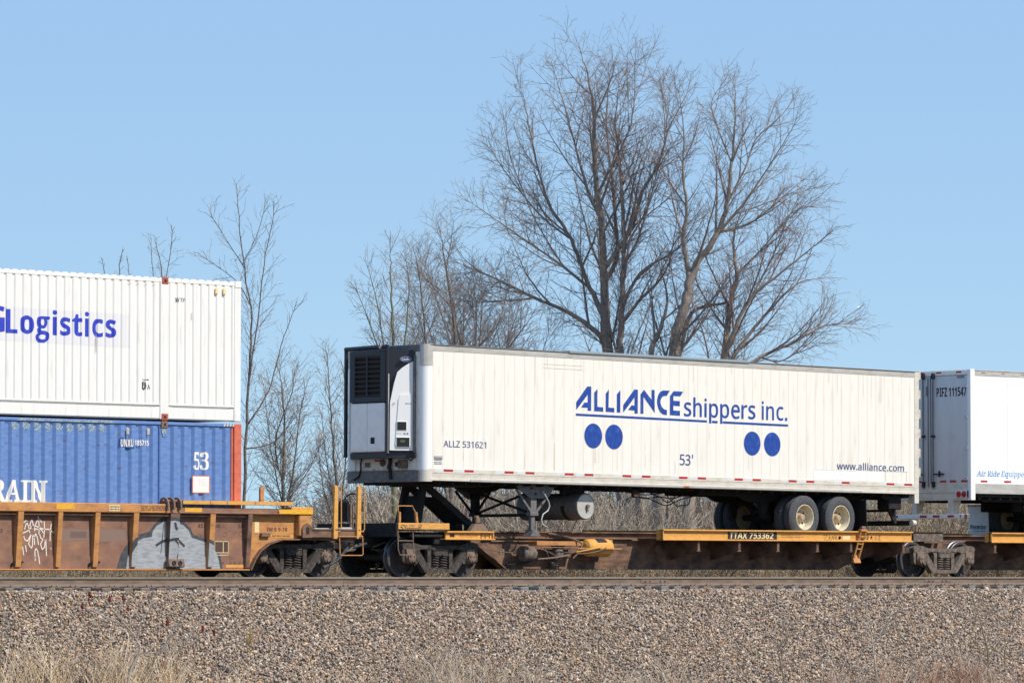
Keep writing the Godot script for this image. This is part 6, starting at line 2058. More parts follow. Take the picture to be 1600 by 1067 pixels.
# limbs: flat lists of (sideways, height) in metres from the foot; each later limb springs from the nearest earlier one
func grow(o: Node3D, limbs: Array, r0: float, deep: float, cr: Crown, bark: Material, twig: Material, sides := 9) -> void:
	cr.limbs = MB.new()
	cr.twigs = MB.new()
	var known := []      # [point (side, height, depth), radius]
	for li in limbs.size():
		var l: Array = limbs[li]
		var raw := []
		for i in range(0, l.size(), 2): raw.append(Vector3(l[i], l[i + 1], 0.0))
		var start_r := r0
		if li == 0:
			raw[0].y = GROUND - 0.1 if o.position.z < 0.0 else raw[0].y
		else:
			var best: Array = known[0]
			var bd := 1e9
			for k in known:
				var dd := Vector2(k[0].x - raw[0].x, k[0].y - raw[0].y).length()
				if dd < bd:
					bd = dd
					best = k
			raw[0] = best[0]
			start_r = best[1] * cr.rng.randf_range(0.62, 0.8)
		var dz := cr.rng.randf_range(-1.0, 1.0) * deep
		if li > 0 and absf(dz) < deep * 0.35: dz = deep * 0.5 * signf(dz + 0.001)
		if li == 0: dz *= 0.25
		var total := 0.0
		for i in raw.size() - 1: total += (raw[i + 1] - raw[i]).length()
		var run := 0.0
		for i in range(1, raw.size()):
			run += Vector2(raw[i].x - raw[i - 1].x, raw[i].y - raw[i - 1].y).length()
			raw[i].z = raw[0].z + dz * run
		var pts := PackedVector3Array()
		var rr := PackedFloat32Array()
		var steps := 5
		for i in raw.size() - 1:
			var a: Vector3 = raw[maxi(i - 1, 0)]
			var b: Vector3 = raw[i]
			var c: Vector3 = raw[i + 1]
			var e: Vector3 = raw[mini(i + 2, raw.size() - 1)]
			for k in steps:
				pts.append(b.cubic_interpolate(c, a, e, k / float(steps)))
		pts.append(raw[raw.size() - 1])
		var m := pts.size()
		var tip := 0.008
		for i in m:
			var t := i / float(m - 1)
			var r := lerpf(start_r, tip, pow(t, 0.8))
			if li == 0:
				r = lerpf(start_r * (1.0 + 0.45 * exp(-t * 22.0)), tip, pow(t, 0.85))
			rr.append(r)
			if i > 0 and i < m - 1: pts[i] += Vector3(cr.rng.randf_range(-1, 1), cr.rng.randf_range(-0.4, 0.4), cr.rng.randf_range(-1, 1)) * 0.026 * minf(1.0, total * 0.12)
			known.append([pts[i], r])
		var w := PackedVector3Array()
		for p in pts: w.append(SIDE * p.x + Vector3.UP * p.y + AWAY * p.z + Vector3(0, -o.position.y, 0))
		cr.limbs.tube(w, rr, sides if rr[0] > 0.05 else 5, true)
		# side branches
		var s := 0.3
		var acc := 0.0
		var nexts := cr.gap1 * cr.rng.randf_range(0.5, 1.5)
		var ang := cr.rng.randf() * TAU
		var next_sub := maxf(0.8, total * 0.22)
		for i in m - 1:
			var d := (w[i + 1] - w[i])
			var ln := d.length()
			d = d.normalized()
			while cr.sub > 0.0 and acc + ln > next_sub:
				var at0 := w[i].lerp(w[i + 1], (next_sub - acc) / ln)
				var left0 := total - next_sub
				next_sub += cr.sub * cr.rng.randf_range(0.6, 1.4)
				if at0.y + o.position.y < cr.low + 0.6: continue
				ang += PI + cr.rng.randf_range(-0.9, 0.9)
				cr.stem(at0, cr.spread(d, cr.rng.randf_range(0.4, 0.75), ang), clampf(1.1 + left0 * 0.42, 1.2, 3.6) * cr.rng.randf_range(0.7, 1.1), minf(rr[i] * 0.62, 0.042), 0, cr.lift * 0.7)
			while acc + ln > nexts:
				var at := w[i].lerp(w[i + 1], (nexts - acc) / ln)
				var left := total - nexts
				nexts += cr.gap1 * cr.rng.randf_range(0.5, 1.5)
				if at.y + o.position.y < cr.low: continue
				ang += PI + cr.rng.randf_range(-1.0, 1.0)
				var dd := cr.spread(d, cr.rng.randf_range(0.55, 1.0), ang)
				var ll := cr.len1 * cr.rng.randf_range(0.35, 1.0) * clampf(0.45 + left * 0.2, 0.45, 1.0)
				cr.stem(at, dd, ll, minf(rr[i] * 0.55, cr.r1 * (0.6 + 0.25 * ll)), 1, cr.lift)
			acc += ln
		# the tip itself ends in twigs
		var last := (w[m - 1] - w[m - 2]).normalized()
		for k in 3:
			cr.stem(w[m - 1], cr.spread(last, cr.rng.randf_range(0.1, 0.5), k * 2.1), cr.len1 * 0.35 * cr.rng.randf_range(0.6, 1.1), 0.009, 1, cr.lift)
	part("trunk", cr.limbs, bark, o, true)
	part("crown", cr.twigs, twig, o, true)

func crown_of(seed_: int, gaps: Array, lens: Array, low: float, lift: float, r1 := 0.02, sub := 0.0) -> Crown:
	var c := Crown.new()
	c.rng = RandomNumberGenerator.new()
	c.rng.seed = seed_
	c.gap1 = gaps[0]
	c.gap2 = gaps[1]
	c.gap3 = gaps[2]
	c.len1 = lens[0]
	c.len2 = lens[1]
	c.len3 = lens[2]
	c.low = low
	c.lift = lift
	c.r1 = r1
	c.sub = sub
	return c

func build_trees() -> void:
	var big := [0.25, 0.15, 0.15]
	var o := thing("bare_tree", "tallest bare maple, its crown reaching highest behind the lettered trailer", "tree", Vector3(25.45, 0, -18), "bare trees behind the train")
	grow(o, [[0, -0.07, -0.04, 1.85, -0.29, 4.78, -0.53, 6.41, -0.62, 7.41, -0.66, 8.71, -0.75, 10.2, -0.9, 11.68, -0.95, 13.07, -1.08, 14.1, -1.3, 14.9], [-0.62, 7.34, -0.75, 7.62, -1.13, 8.44, -1.59, 9.65, -2.14, 10.56, -2.53, 11.68, -2.8, 13.07, -2.98, 13.9], [-1.04, 8.16, -1.78, 8.81, -2.71, 9.46, -3.53, 10.01, -4.4, 10.6], [-0.51, 6.24, -0.75, 6.87, -1.59, 7.51, -2.62, 7.98, -3.9, 8.62, -4.8, 9.0], [-0.66, 8.71, 0.07, 9.83, 0.44, 10.95, 0.92, 11.77, 1.19, 12.7, 1.7, 13.7], [-0.75, 10.82, -0.64, 11.28, -0.2, 12.1, 0.16, 13.07, 0.22, 14.5], [-0.75, 10.2, -1.1, 11, -1.41, 12.14, -1.78, 13.53, -2.05, 14.5], [-1.59, 9.65, -2.38, 10.27, -3.29, 11.37, -3.85, 12.2], [-0.66, 8.44, -0.27, 9.17, -0.37, 11, -0.55, 12.83, -0.46, 14.4], [-2.62, 7.98, -3.48, 7.89, -4.76, 7.89, -5.5, 8.3], [-1.78, 8.81, -2.56, 10.09, -3.29, 11.92, -3.45, 13.0]], 0.25, 0.3, crown_of(101, big, [1.6, 0.7, 0.25], 3.4, 0.36, 0.016, 0.95), M.bark, M.twig, 12)
	o = thing("bare_tree", "slim straight bare tree rising between the tallest maple and the forked one", "tree", Vector3(25.12, 0, -17), "bare trees behind the train")
	grow(o, [[0, -0.07, -0.05, 1.84, -0.38, 4.38, -0.64, 6.36, -0.58, 7.74, -0.53, 9.58, -0.64, 11.41, -0.76, 12.97, -0.67, 14.0], [-0.53, 9.58, -0.2, 10.01, 0.15, 10.3, 0.98, 11.05, 1.25, 11.83], [-0.58, 7.83, -0.04, 8.65, 0.98, 9.3, 1.44, 10.01], [-0.58, 8.74, -0.11, 9.65, 0.25, 10.92, 0.62, 12.37, 0.53, 13.7], [-0.56, 7.29, -0.11, 7.83, 0.44, 8.38, 0.8, 9.1, 0.98, 10.38]], 0.17, 0.3, crown_of(202, big, [1.5, 0.68, 0.25], 3.4, 0.36, 0.016, 0.95), M.bark, M.twig_red, 10)
	o = thing("bare_tree", "forked bare tree leaning right above the word shippers", "tree", Vector3(24.83, 0, -16), "bare trees behind the train")
	grow(o, [[0, -0.07, -0.04, 1.82, 0.14, 4.53, 0.38, 6.22, 0.47, 6.95, 0.74, 7.87, 0.83, 8.32, 1.1, 8.95, 1.57, 9.6, 1.88, 10.5, 2.02, 11.69, 2.11, 12.7, 2.11, 13.8], [1.88, 10.5, 2.38, 11.51, 2.76, 12.43, 3.39, 13.0, 3.7, 13.4], [0.83, 8.32, 0.65, 9.51, 0.74, 10.41, 0.61, 11.33, 0.65, 12.43, 0.5, 13.6], [1.66, 9.69, 2.47, 9.96, 3.21, 10.5, 4.0, 11.2], [0.29, 5.61, 0.56, 6.42, 0.92, 7.49, 1.93, 7.78, 2.36, 8.05], [2.02, 11.69, 1.64, 12.65, 1.46, 13.4, 1.73, 13.9], [0.14, 4.71, -0.25, 6.22, 0.02, 7.05, 0.2, 7.96, -0.07, 9.04], [1.57, 9.6, 2.45, 10.66, 3.17, 11.74, 3.75, 12.7]], 0.25, 0.28, crown_of(303, big, [1.45, 0.66, 0.25], 3.4, 0.36, 0.016, 0.95), M.bark, M.twig, 12)
	o = thing("bare_tree", "low wide bare tree whose limbs sweep far to the right over the trailer roof", "tree", Vector3(24.94, 0, -15), "bare trees behind the train")
	grow(o, [[0, -0.07, 0, 1.82, 0.57, 4.69, 1, 6.12, 1.22, 7.65, 1.4, 8.54, 1.29, 9.46, 1.56, 10.43], [0.72, 5.04, 1.22, 6.73, 1.76, 7.83, 2.49, 8.45, 3.3, 9.1, 3.7, 9.4], [0.84, 5.58, 1.33, 6.28, 2.19, 7.38, 3.09, 8.27, 3.7, 8.45], [0.57, 4.69, 1.29, 5.58, 2.05, 6.19, 3.03, 6.64, 3.86, 7.09, 4.5, 7.16], [2.05, 6.19, 2.73, 6.12, 3.53, 6.84, 4.0, 7.5], [1.4, 8.54, 2.19, 9.35, 2.91, 10.25, 3.5, 10.5], [1.76, 7.83, 2.37, 8.99, 2.82, 10.07, 3.09, 10.6]], 0.2, 0.3, crown_of(404, big, [1.5, 0.68, 0.25], 3.6, 0.36, 0.016, 0.95), M.bark, M.twig_red, 10)
	o = thing("bare_tree", "many stemmed bare tree on the low left flank of the tallest maple", "tree", Vector3(20.44, 0, -20), "bare trees behind the train")
	grow(o, [[0, -0.07, 0.05, 3.62, 0.13, 6.51, -0.09, 8.49, -0.27, 9.6], [0.02, 2.54, 0.54, 5.43, 0.72, 7.23, 0.63, 8.5], [0, 1.82, -0.45, 4.71, -0.67, 6.51, -0.81, 8.0, -0.95, 8.9], [0.05, 3.62, 0.99, 5.43, 1.71, 6.51, 2.25, 7.23], [0.13, 6.15, 1.17, 6.87, 1.53, 7.77]], 0.10, 0.25, crown_of(505, [0.16, 0.14, 0.13], [1.4, 0.7, 0.28], 3.0, 0.5, 0.013, 1.0), M.limb, M.twig, 8)
	var sap := [0.12, 0.14, 0.14]
	o = thing("bare_tree", "low bushy bare tree filling the dip between the left flank tree and the tallest maple", "tree", Vector3(22.6, 0, -21), "bare trees behind the train")
	grow(o, [[0, -0.07, -0.1, 3.0, -0.35, 5.2, -0.7, 7.0, -0.9, 8.2], [-0.05, 2.2, 0.4, 4.4, 0.7, 6.4, 0.8, 7.8], [-0.1, 3.0, -0.9, 4.8, -1.5, 6.4, -1.9, 7.6], [0.1, 2.8, 1.0, 4.6, 1.6, 6.0, 1.9, 7.0], [-0.35, 5.2, -0.1, 6.6, 0.0, 8.0]], 0.1, 0.25, crown_of(515, [0.17, 0.14, 0.13], [1.4, 0.75, 0.28], 2.4, 0.5, 0.013, 0.9), M.limb, M.twig_red, 8)
	o = thing("bare_sapling", "lichen streaked young tree fanning out above the cooling unit of the trailer", "tree", Vector3(12.89, 0, -14), "bare saplings behind the train")
	grow(o, [[0, -0.06, 0.02, 2.35, 0.02, 4.35, -0.02, 6.02, -0.07, 7.52, -0.1, 8.5], [0.02, 4.35, -0.22, 5.69, -0.43, 7.02, -0.67, 8.0], [0.02, 4.69, 0.27, 6.02, 0.4, 7.35, 0.33, 8.2], [0, 5.02, -0.43, 6.02, -0.73, 6.85, -0.95, 7.4], [0.02, 5.69, 0.57, 6.19, 0.73, 7.19]], 0.10, 0.25, crown_of(606, [0.13, 0.14, 0.13], [1.1, 0.55, 0.22], 3.6, 0.6, 0.010), M.lichen, M.twig, 9)
	o = thing("bare_sapling", "tallest thin sapling, showing above and beside the end of the white container", "tree", Vector3(7.83, 0, -14), "bare saplings behind the train")
	grow(o, [[-0.05, -0.06, -0.03, 1.96, 0.08, 4.87, 0.15, 6.49, -0.08, 8.11, -0.21, 9.6], [0.08, 4.87, 0.36, 6.81, 0.52, 8.11, 0.73, 9.1], [0.05, 3.9, 0.6, 4.71, 0.92, 5.84, 1.24, 6.7], [-0.03, 7.78, -0.53, 8.59, -0.86, 9.1], [0.02, 2.93, 0.76, 3.42, 1.41, 4.23], [0.19, 6.81, -0.21, 7.46, -0.94, 8.0], [-0.08, 7.94, 0.27, 8.59, 0.47, 9.2]], 0.052, 0.25, crown_of(707, [0.2, 0.17, 0.16], [1.0, 0.5, 0.2], 1.6, 0.7, 0.009), M.limb, M.twig, 8)
	o = thing("bare_sapling", "thin sapling top poking above the white container near its red corner fitting", "tree", Vector3(4.06, 0, -13), "bare saplings behind the train")
	grow(o, [[0, -0.06, 0.06, 4.73, 0.13, 7.4, 0, 8.2], [0.13, 6.61, 0.35, 7.87, 0.41, 8.5], [0.09, 5.99, -0.08, 7.4, -0.16, 8.2]], 0.03, 0.2, crown_of(808, sap, [0.6, 0.35, 0.15], 2.0, 0.8, 0.007), M.limb, M.twig, 7)
	o = thing("bare_sapling", "shortest sapling top, barely clearing the white container roof left of the others", "tree", Vector3(2.96, 0, -13), "bare saplings behind the train")
	grow(o, [[0, -0.06, -0.02, 4.7, 0.02, 7.35, 0.08, 7.9], [-0.02, 6.26, -0.31, 7.19, -0.42, 7.7], [-0.02, 5.95, 0.23, 7.04, 0.19, 7.7]], 0.026, 0.2, crown_of(909, sap, [0.4, 0.25, 0.12], 2.0, 0.8, 0.007), M.limb, M.twig, 7)
	o = thing("bare_sapling", "bushy grey sapling in the gap right of the blue container", "tree", Vector3(7.37, 0, -12), "bare saplings behind the train")
	grow(o, [[-0.03, -0.06, 0, 1.93, 0.03, 3.21, 0, 4.48, -0.1, 5.12], [0, 1.61, 0.29, 2.73, 0.41, 3.84, 0.57, 4.64], [0, 1.61, -0.27, 2.89, -0.43, 4, -0.54, 4.8], [0, 1.77, 0.6, 2.57, 0.92, 3.21], [0, 2.25, -0.19, 3.36, 0.21, 4.48, 0.29, 4.96]], 0.055, 0.3, crown_of(1010, [0.1, 0.13, 0.13], [1.2, 0.55, 0.22], 1.0, 0.7, 0.012), M.sapling, M.pale_dark, 8)
	o = thing("bare_sapling", "pale twiggy sapling just left of the trailer's cooling unit", "tree", Vector3(10.02, 0, -13), "bare saplings behind the train")
	grow(o, [[0, -0.06, 0.03, 1.65, -0.07, 3.28, -0.16, 4.58, -0.23, 5.56], [0.02, 1.32, 0.23, 2.63, 0.31, 3.93, 0.23, 5.1], [0.02, 1.16, -0.34, 2.3, -0.47, 3.28], [0.02, 1.65, -0.26, 2.95, -0.39, 4.09]], 0.05, 0.3, crown_of(1111, [0.1, 0.13, 0.13], [1.1, 0.55, 0.22], 1.0, 0.65, 0.012), M.sapling, M.pale_dark, 8)

func build_undergrowth() -> void:
	# bare brush: a few stems that branch, placed many times
	var sh := MB.new()
	var c := crown_of(77, [0.3, 0.17, 0.2], [1.1, 0.75, 0.25], 0.0, 0.5, 0.01)
	c.twigs = sh
	for k in 13:
		var a := TAU * k / 13.0 + c.rng.randf() * 0.6
		var lean := c.rng.randf_range(0.15, 1.1)
		var d := Vector3(cos(a) * lean, 1.0, sin(a) * lean).normalized()
		c.stem(Vector3(cos(a) * 0.12, 0, sin(a) * 0.12), d, c.rng.randf_range(1.3, 2.6), 0.015, 1, c.rng.randf_range(-0.15, 0.25))
	var n := 2200
	var buf := PackedFloat32Array()
	buf.resize(n * 16)
	var tones := [rgb(150, 137, 124), rgb(120, 107, 98), rgb(174, 160, 140), rgb(100, 89, 82), rgb(204, 190, 170)]
	for i in n:
		var z := rng.randf_range(-32.0, -19.5) if rng.randf() < 0.72 else rng.randf_range(-19.5, -9.0)
		var x0 := -1.0 + 0.885 * (1.5 - z) * 0.72
		var x := rng.randf_range(x0 - 9.0, 22.0 + 1.3 * (1.5 - z))
		var h := rng.randf_range(0.85, 1.5)
		var edge := clampf((x - (-3.6 + 0.885 * (1.5 - z))) / 2.0, 0.0, 1.0)
		h *= lerpf(0.85, 1.25, edge) * (1.0 if z < -19.5 else 0.8)
		var t := Transform3D(Basis(Vector3.UP, rng.randf() * TAU) * Basis.from_scale(Vector3(h, h * rng.randf_range(0.9, 1.2), h)), Vector3(x, GROUND - 0.05, z))
		put_row(buf, i, t, (tones[rng.randi() % 5] as Color).srgb_to_linear() * rng.randf_range(0.8, 1.15))
	scatter("brush_thicket", sh.mesh(), buf, n, M.tinted, "dense leafless grey brown brush filling the space behind the railcars", "brush")
	# dry reeds at the right and a belt of dead grass along the track
	var rd := MB.new()
	rd.tube(PackedVector3Array([Vector3.ZERO, Vector3(0.03, 0.35, 0), Vector3(0.02, 0.7, 0.02), Vector3(0.06, 1.0, 0.03)]), PackedFloat32Array([0.0085, 0.008, 0.006, 0.003]), 3)
	for q in [[0.3, 1.0, 0.3], [0.5, 3.0, 0.35], [0.68, 5.2, 0.3], [0.82, 2.0, 0.25]]:
		var a := Vector3(0.03, q[0], 0.0)
		var dir := Vector3(cos(q[1]), 0.8, sin(q[1]))
		rd.tube(PackedVector3Array([a, a + dir * q[2] * 0.25, a + dir * q[2] * 0.45 + Vector3(0, -0.04, 0)]), PackedFloat32Array([0.006, 0.007, 0.002]), 3)
	n = 11000
	buf = PackedFloat32Array()
	buf.resize(n * 16)
	var straw := [rgb(176, 160, 134), rgb(150, 134, 112), rgb(196, 182, 156), rgb(134, 116, 98), rgb(164, 150, 132), rgb(186, 166, 128), rgb(120, 106, 94)]
	for i in n:
		var z := rng.randf_range(-17.0, -8.5)
		var x := rng.randf_range(13.2 + 1.135 * (1.5 - z), 21.5 + 1.36 * (1.5 - z))
		var h := rng.randf_range(2.0, 3.9)
		var t := Transform3D(Basis(Vector3.UP, rng.randf() * TAU) * Basis(Vector3.RIGHT, rng.randf_range(0.0, 0.75) * rng.randf() * 2.0) * Basis.from_scale(Vector3(1.3, h, 1.3)), Vector3(x, GROUND - 0.05, z))
		put_row(buf, i, t, (straw[rng.randi() % 7] as Color).srgb_to_linear() * rng.randf_range(0.8, 1.15))
	scatter("dry_reeds", rd.mesh(), buf, n, M.straw, "tall tangled tan reeds standing behind the gap between the two trailers", "reeds")
	n = 26000
	buf = PackedFloat32Array()
	buf.resize(n * 16)
	var field := [rgb(190, 170, 138), rgb(164, 146, 116), rgb(204, 186, 156), rgb(146, 126, 102), rgb(178, 156, 128), rgb(132, 112, 92)]
	for i in n:
		var z := rng.randf_range(-13.5, -8.2)
		var x := rng.randf_range(-14.0 + (1.5 - z) * 0.73, 21.5 + 1.36 * (1.5 - z))
		var h := rng.randf_range(1.1, 2.0) * (1.0 if rng.randf() > 0.1 else 1.3)
		var t := Transform3D(Basis(Vector3.UP, rng.randf() * TAU) * Basis(Vector3.RIGHT, rng.randf_range(0.0, 0.5)) * Basis.from_scale(Vector3(1.0, h, 1.0)), Vector3(x, GROUND - 0.05, z))
		put_row(buf, i, t, (field[rng.randi() % 6] as Color).srgb_to_linear() * rng.randf_range(0.8, 1.15))
	scatter("dead_grass", rd.mesh(), buf, n, M.straw, "belt of dead straw coloured grass beyond the far rail", "grass")

# ---------------------------------------------------------------- plants at the foot of the ballast, nearest the viewer
func build_foreground() -> void:
	var bl := MB.new()
	bl.tube(PackedVector3Array([Vector3.ZERO, Vector3(0.02, 0.3, 0), Vector3(0.08, 0.62, 0.0), Vector3(0.2, 0.9, 0.01), Vector3(0.3, 1.0, 0.01)]), PackedFloat32Array([0.005, 0.005, 0.0045, 0.003, 0.0015]), 3)
	var patches := [[-18.4, -13.2, 8.6, 9.9, 520, 0.45, 1.1, 0], [-14.2, -8.0, 9.1, 10.2, 220, 0.4, 0.8, 0], [-7.6, -3.6, 8.6, 9.9, 300, 0.45, 0.9, 1], [-3.2, 1.8, 9.1, 10.3, 190, 0.4, 0.85, 1], [1.5, 11.8, 9.1, 10.7, 680, 0.4, 0.85, 2], [5.3, 10.8, 9.4, 10.4, 260, 0.4, 0.7, 3]]
	var sets := [[rgb(236, 214, 180), rgb(244, 228, 200), rgb(220, 194, 156), rgb(186, 158, 128), rgb(240, 216, 176)], [rgb(214, 200, 178), rgb(188, 172, 152), rgb(228, 216, 198), rgb(160, 144, 128), rgb(206, 188, 158)], [rgb(210, 194, 174), rgb(180, 158, 140), rgb(226, 212, 196), rgb(154, 132, 116), rgb(198, 168, 144)], [rgb(186, 130, 100), rgb(206, 154, 120), rgb(166, 112, 88), rgb(212, 176, 146), rgb(176, 136, 112)]]
	var n := 0
	for p in patches: n += p[4]
	var buf := PackedFloat32Array()
	buf.resize(n * 16)
	var i := 0
	for p in patches:
		var clumps := []
		for k in maxi(6, int(p[4] / 22)): clumps.append(Vector2(rng.randf_range(p[0], p[1]), rng.randf_range(p[2], p[3])))
		for k in p[4]:
			var cl: Vector2 = clumps[rng.randi() % clumps.size()]
			var x := cl.x + rng.randfn(0.0, 0.22)
			var z := cl.y + rng.randfn(0.0, 0.16)
			var h := rng.randf_range(p[5], p[6]) * (1.0 if rng.randf() > 0.08 else 1.35)
			var t := Transform3D(Basis(Vector3.UP, rng.randf() * TAU) * Basis(Vector3.RIGHT, rng.randf_range(-0.45, 0.45)) * Basis.from_scale(Vector3(1.3, h, 1.3)), Vector3(x, slope_y(z) - 0.06, z))
			put_row(buf, i, t, (sets[p[7]][rng.randi() % 5] as Color).srgb_to_linear() * rng.randf_range(0.8, 1.1))
			i += 1
	scatter("dry_grass", bl.mesh(), buf, n, M.straw, "thin dry straw grass growing at the foot of the ballast slope", "grass")
	# seed stalks
	var sd := MB.new()
	sd.tube(PackedVector3Array([Vector3.ZERO, Vector3(0.02, 0.4, 0), Vector3(0.06, 0.86, 0.0)]), PackedFloat32Array([0.003, 0.0028, 0.002]), 3)
	sd.tube(PackedVector3Array([Vector3(0.06, 0.85, 0), Vector3(0.068, 0.88, 0), Vector3(0.08, 0.95, 0.0), Vector3(0.09, 1.0, 0)]), PackedFloat32Array([0.003, 0.011, 0.009, 0.002]), 5)
	n = 150
	buf = PackedFloat32Array()
	buf.resize(n * 16)
	for k in n:
		var a: Array = [[-8.7, -3.0], [-3.0, 2.0], [2.0, 11.9], [-18.0, -12.6]][k % 4]
		var z := rng.randf_range(8.3, 10.0)
		var h := rng.randf_range(0.7, 1.25)
		var t := Transform3D(Basis(Vector3.UP, rng.randf() * TAU) * Basis(Vector3.RIGHT, rng.randf_range(0.0, 0.25)) * Basis.from_scale(Vector3(1.0, h, 1.0)), Vector3(rng.randf_range(a[0], a[1]), slope_y(z) - 0.05, z))
		put_row(buf, k, t, rgb(136, 112, 84).srgb_to_linear() * rng.randf_range(0.7, 1.2))
	scatter("seed_stalks", sd.mesh(), buf, n, M.straw, "brown seed headed grass stalks scattered along the foot of the ballast", "grass")
	# saplings and shrubs one can tell apart
	var bushes := [
		["sumac_shrub", "forked grey shrub with dark red seed cones on the ballast, larger of two", "shrub", Vector3(-11.51, 0, 5.6), 0.03, [[-0.18, -2.42, 0, -1.81, 0.18, -1.39, 0.12, -1.2, 0, -1.02, -0.43, -0.77, -0.92, -0.55], [0, -1.02, -0.02, -0.71, -0.18, -0.56], [0.12, -1.2, 0.21, -0.83, 0.38, -0.59], [0.17, -1.69, 0.2, -1.45, 0.55, -1.41, 0.82, -1.02, 1.08, -0.61, 1.05, -0.28], [0.55, -1.41, 0.98, -1.24, 1.23, -0.96, 1.38, -0.77], [0, -1.02, -0.31, -0.65, -0.49, -0.41], [0.12, -0.83, 0.37, -0.65, 0.43, -0.34]], true, [[-0.92, -0.55], [-0.78, -0.33], [-0.4, -0.42], [-0.14, -0.4], [-0.06, -0.62], [0.7, -0.86], [1.38, -0.98], [1.6, -1.05]]],
		["sumac_shrub", "pale single stemmed shrub beside the larger cone bearing shrub", "shrub", Vector3(-10.84, 0, 5.4), 0.022, [[-0.01, -2.42, 0.04, -1.7, 0.14, -1.46, 0.36, -1.21, 0.38, -0.84], [0.14, -1.46, 0.65, -1.31, 0.78, -1.03]], true, []],
		["ballast_sapling", "silvery y forked sapling in front of the ballast below the ladder", "shrub", Vector3(10.05, 0, 5.3), 0.03, [[0.03, -2.75, -0.09, -2.06, -0.16, -1.49, -0.2, -1.24, -0.35, -1.01, -0.52, -0.87], [-0.16, -1.49, 0.06, -1.27, 0.23, -0.98, 0.35, -0.84], [0.06, -1.27, 0.17, -0.84, 0.13, -0.62], [-0.2, -1.24, -0.27, -0.91, -0.3, -0.7], [0.06, -1.27, 0.37, -1.06, 0.46, -0.91]], true, []],
		["ballast_sapling", "tallest straight sapling on the ballast, near the right picture edge", "shrub", Vector3(13.75, 0, 5.3), 0.027, [[0, -2.8, 0.01, -1.82, -0.09, -1.31, -0.21, -0.86, -0.32, -0.49, -0.28, -0.35], [-0.15, -0.98, 0.09, -0.79, 0.21, -0.64], [0.01, -1.9, 0.24, -1.53], [-0.09, -1.23, -0.35, -1.01]], false, []],
		["ballast_sapling", "short thin sapling right of the tallest straight one", "shrub", Vector3(14.73, 0, 5.0), 0.016, [[0, -2.8, 0, -1.76, 0.09, -1.47, 0.18, -1.17], [0, -1.76, -0.13, -1.47]], false, []],
		["ballast_sapling", "dark thin branched sapling on the ballast below the flat car's number", "shrub", Vector3(6.71, 0, 5.4), 0.018, [[0.2, -2.7, 0, -1.8, -0.06, -1.66, 0.11, -1.38, 0.39, -1.17], [0, -1.69, 0.14, -1.38, 0.07, -1.03], [-0.03, -1.66, -0.1, -1.45]], false, []],
		["weed_stem", "tall dry weed stem at the far left edge of the ballast", "weed", Vector3(-14.21, 0, 5.2), 0.01, [[-0.07, -2.4, -0.02, -1.18, 0.02, -0.34]], false, []],
		["weed_stem", "tall thin weed stem between the left edge and the cone bearing shrub", "weed", Vector3(-13.12, 0, 5.2), 0.01, [[0.02, -2.4, 0, -1.19, -0.02, -0.46, 0, -0.16]], false, []],
	]
	var sd_ := 4000
	for b in bushes:
		var p: Vector3 = b[3] + Vector3(-3.12 - (b[3].x + 11.5) * 0.048, 0, 3.9)
		p.y = slope_y(p.z)
		for l in b[5]:
			for k in l.size(): l[k] *= 0.945
			if l[1] < -2.0: l[1] -= 0.25
		for q in b[7]:
			q[0] *= 0.945
			q[1] *= 0.945
		var o := thing(b[0], b[1], b[2], p)
		b[4] *= 1.02
		var cr := crown_of(sd_, [0.1, 0.1, 0.09], [0.34, 0.17, 0.08], -1.95, 0.5, 0.006)
		if b[0] == "weed_stem": cr = crown_of(sd_, [0.22, 0.2, 0.2], [0.12, 0.05, 0.03], -1.4, 0.5, 0.004)
		sd_ += 1
		grow(o, b[5], b[4], 0.15, cr, M.pale_twig if b[6] else M.sapling, M.pale_dark if b[0] != "weed_stem" else M.plume, 7)
		for q in b[7]:
			var cone := MB.new()
			var at: Vector3 = SIDE * q[0] + Vector3.UP * (q[1] - p.y)
			cone.lathe([Vector2(0.004, -0.06), Vector2(0.018, -0.04), Vector2(0.025, -0.01), Vector2(0.021, 0.025), Vector2(0.012, 0.05), Vector2(0.0, 0.065)], Transform3D(Basis(Vector3.RIGHT, -PI * 0.5) * Basis(Vector3.UP, rng.randf_range(-0.3, 0.3)), at), 8)
			for k in cone.v.size(): cone.v[k] += Vector3(rng.randf_range(-1, 1), rng.randf_range(-1, 1), rng.randf_range(-1, 1)) * 0.008
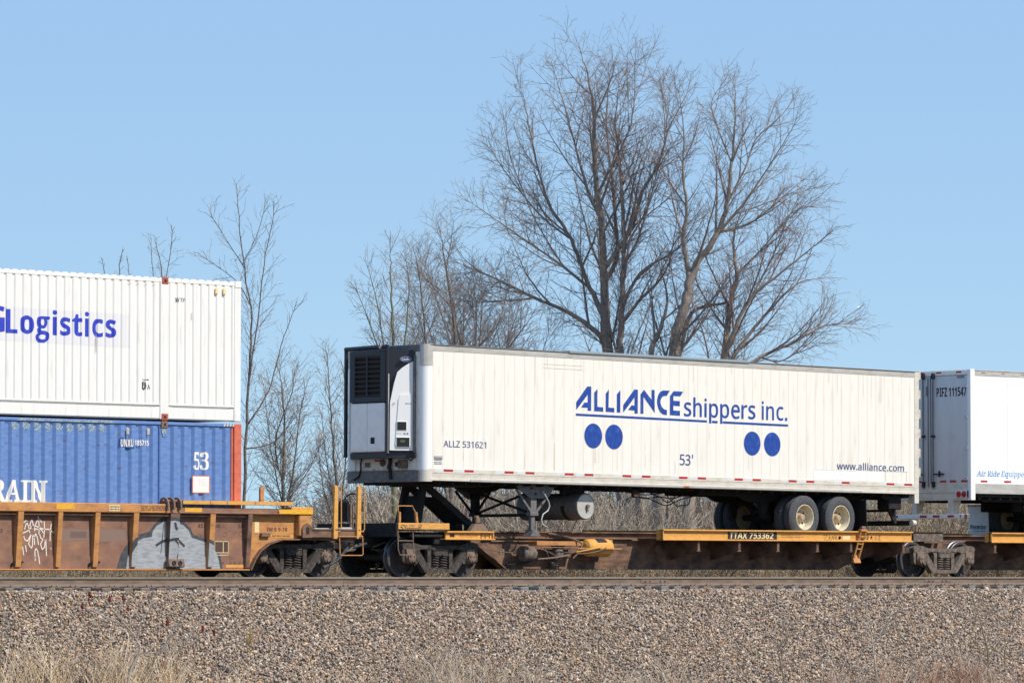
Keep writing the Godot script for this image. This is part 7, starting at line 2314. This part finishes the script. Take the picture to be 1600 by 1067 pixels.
			cone.tube(PackedVector3Array([at + Vector3(0.02, -0.3, 0), at + Vector3(0.005, -0.15, 0), at + Vector3(0, -0.05, 0)]), PackedFloat32Array([0.006, 0.005, 0.004]), 4)
			part("seed_cone", cone, M.cone_red, o, true)
	var pl := thing("grass_plume", "fluffy tan grass plume standing alone on the ballast below the well car's truck", "grass plume", Vector3(-11.2, slope_y(8.75), 8.75))
	var pm := MB.new()
	for k in 260:
		var y := rng.randf_range(0.0, 0.42)
		var w := 0.085 * sin(PI * clampf(y / 0.42, 0.05, 0.97)) + 0.01
		var a := rng.randf() * TAU
		var b0 := Vector3(0.02, 0.62 + y, 0)
		pm.tube(PackedVector3Array([b0, b0 + Vector3(cos(a) * w, 0.05, sin(a) * w)]), PackedFloat32Array([0.004, 0.002]), 3)
	part("plume", pm, M.plume, pl, true)
	var ps := MB.new()
	ps.tube(PackedVector3Array([Vector3(0, -0.1, 0), Vector3(0.0, 0.4, 0), Vector3(0.02, 1.0, 0)]), PackedFloat32Array([0.006, 0.005, 0.003]), 5)
	part("stem", ps, M.plume, pl, true)
	var sc := MB.new()
	sc.prism(pv([-0.13, 0.0, -0.08, 0.06, 0.02, 0.075, 0.11, 0.03, 0.14, -0.02, 0.05, -0.045, -0.06, -0.04]), -0.012, 0.012, Transform3D(Basis(Vector3.BACK, -0.9) * Basis(Vector3.RIGHT, -0.25), Vector3.ZERO))
	var s1 := part("scrap_plate", sc, M.scrap, self)
	s1.position = Vector3(-12.75, slope_y(8.2) + 0.05, 8.2)
	s1.set_meta("label", "reddish rusty leaf shaped scrap plate lying on the ballast stones")
	s1.set_meta("category", "scrap")
	var lg := MB.new()
	lg.tube(PackedVector3Array([Vector3(-0.5, 0.14, 0), Vector3(-0.2, 0.05, 0.02), Vector3(0.1, -0.02, 0), Vector3(0.45, -0.05, 0.03)]), PackedFloat32Array([0.02, 0.04, 0.045, 0.02]), 7, true)
	var s2 := part("driftwood", lg, M.bark, self)
	s2.position = Vector3(-17.0, slope_y(8.1) + 0.06, 8.1)
	s2.set_meta("label", "weathered dark piece of wood lying among the grass on the ballast")
	s2.set_meta("category", "wood")
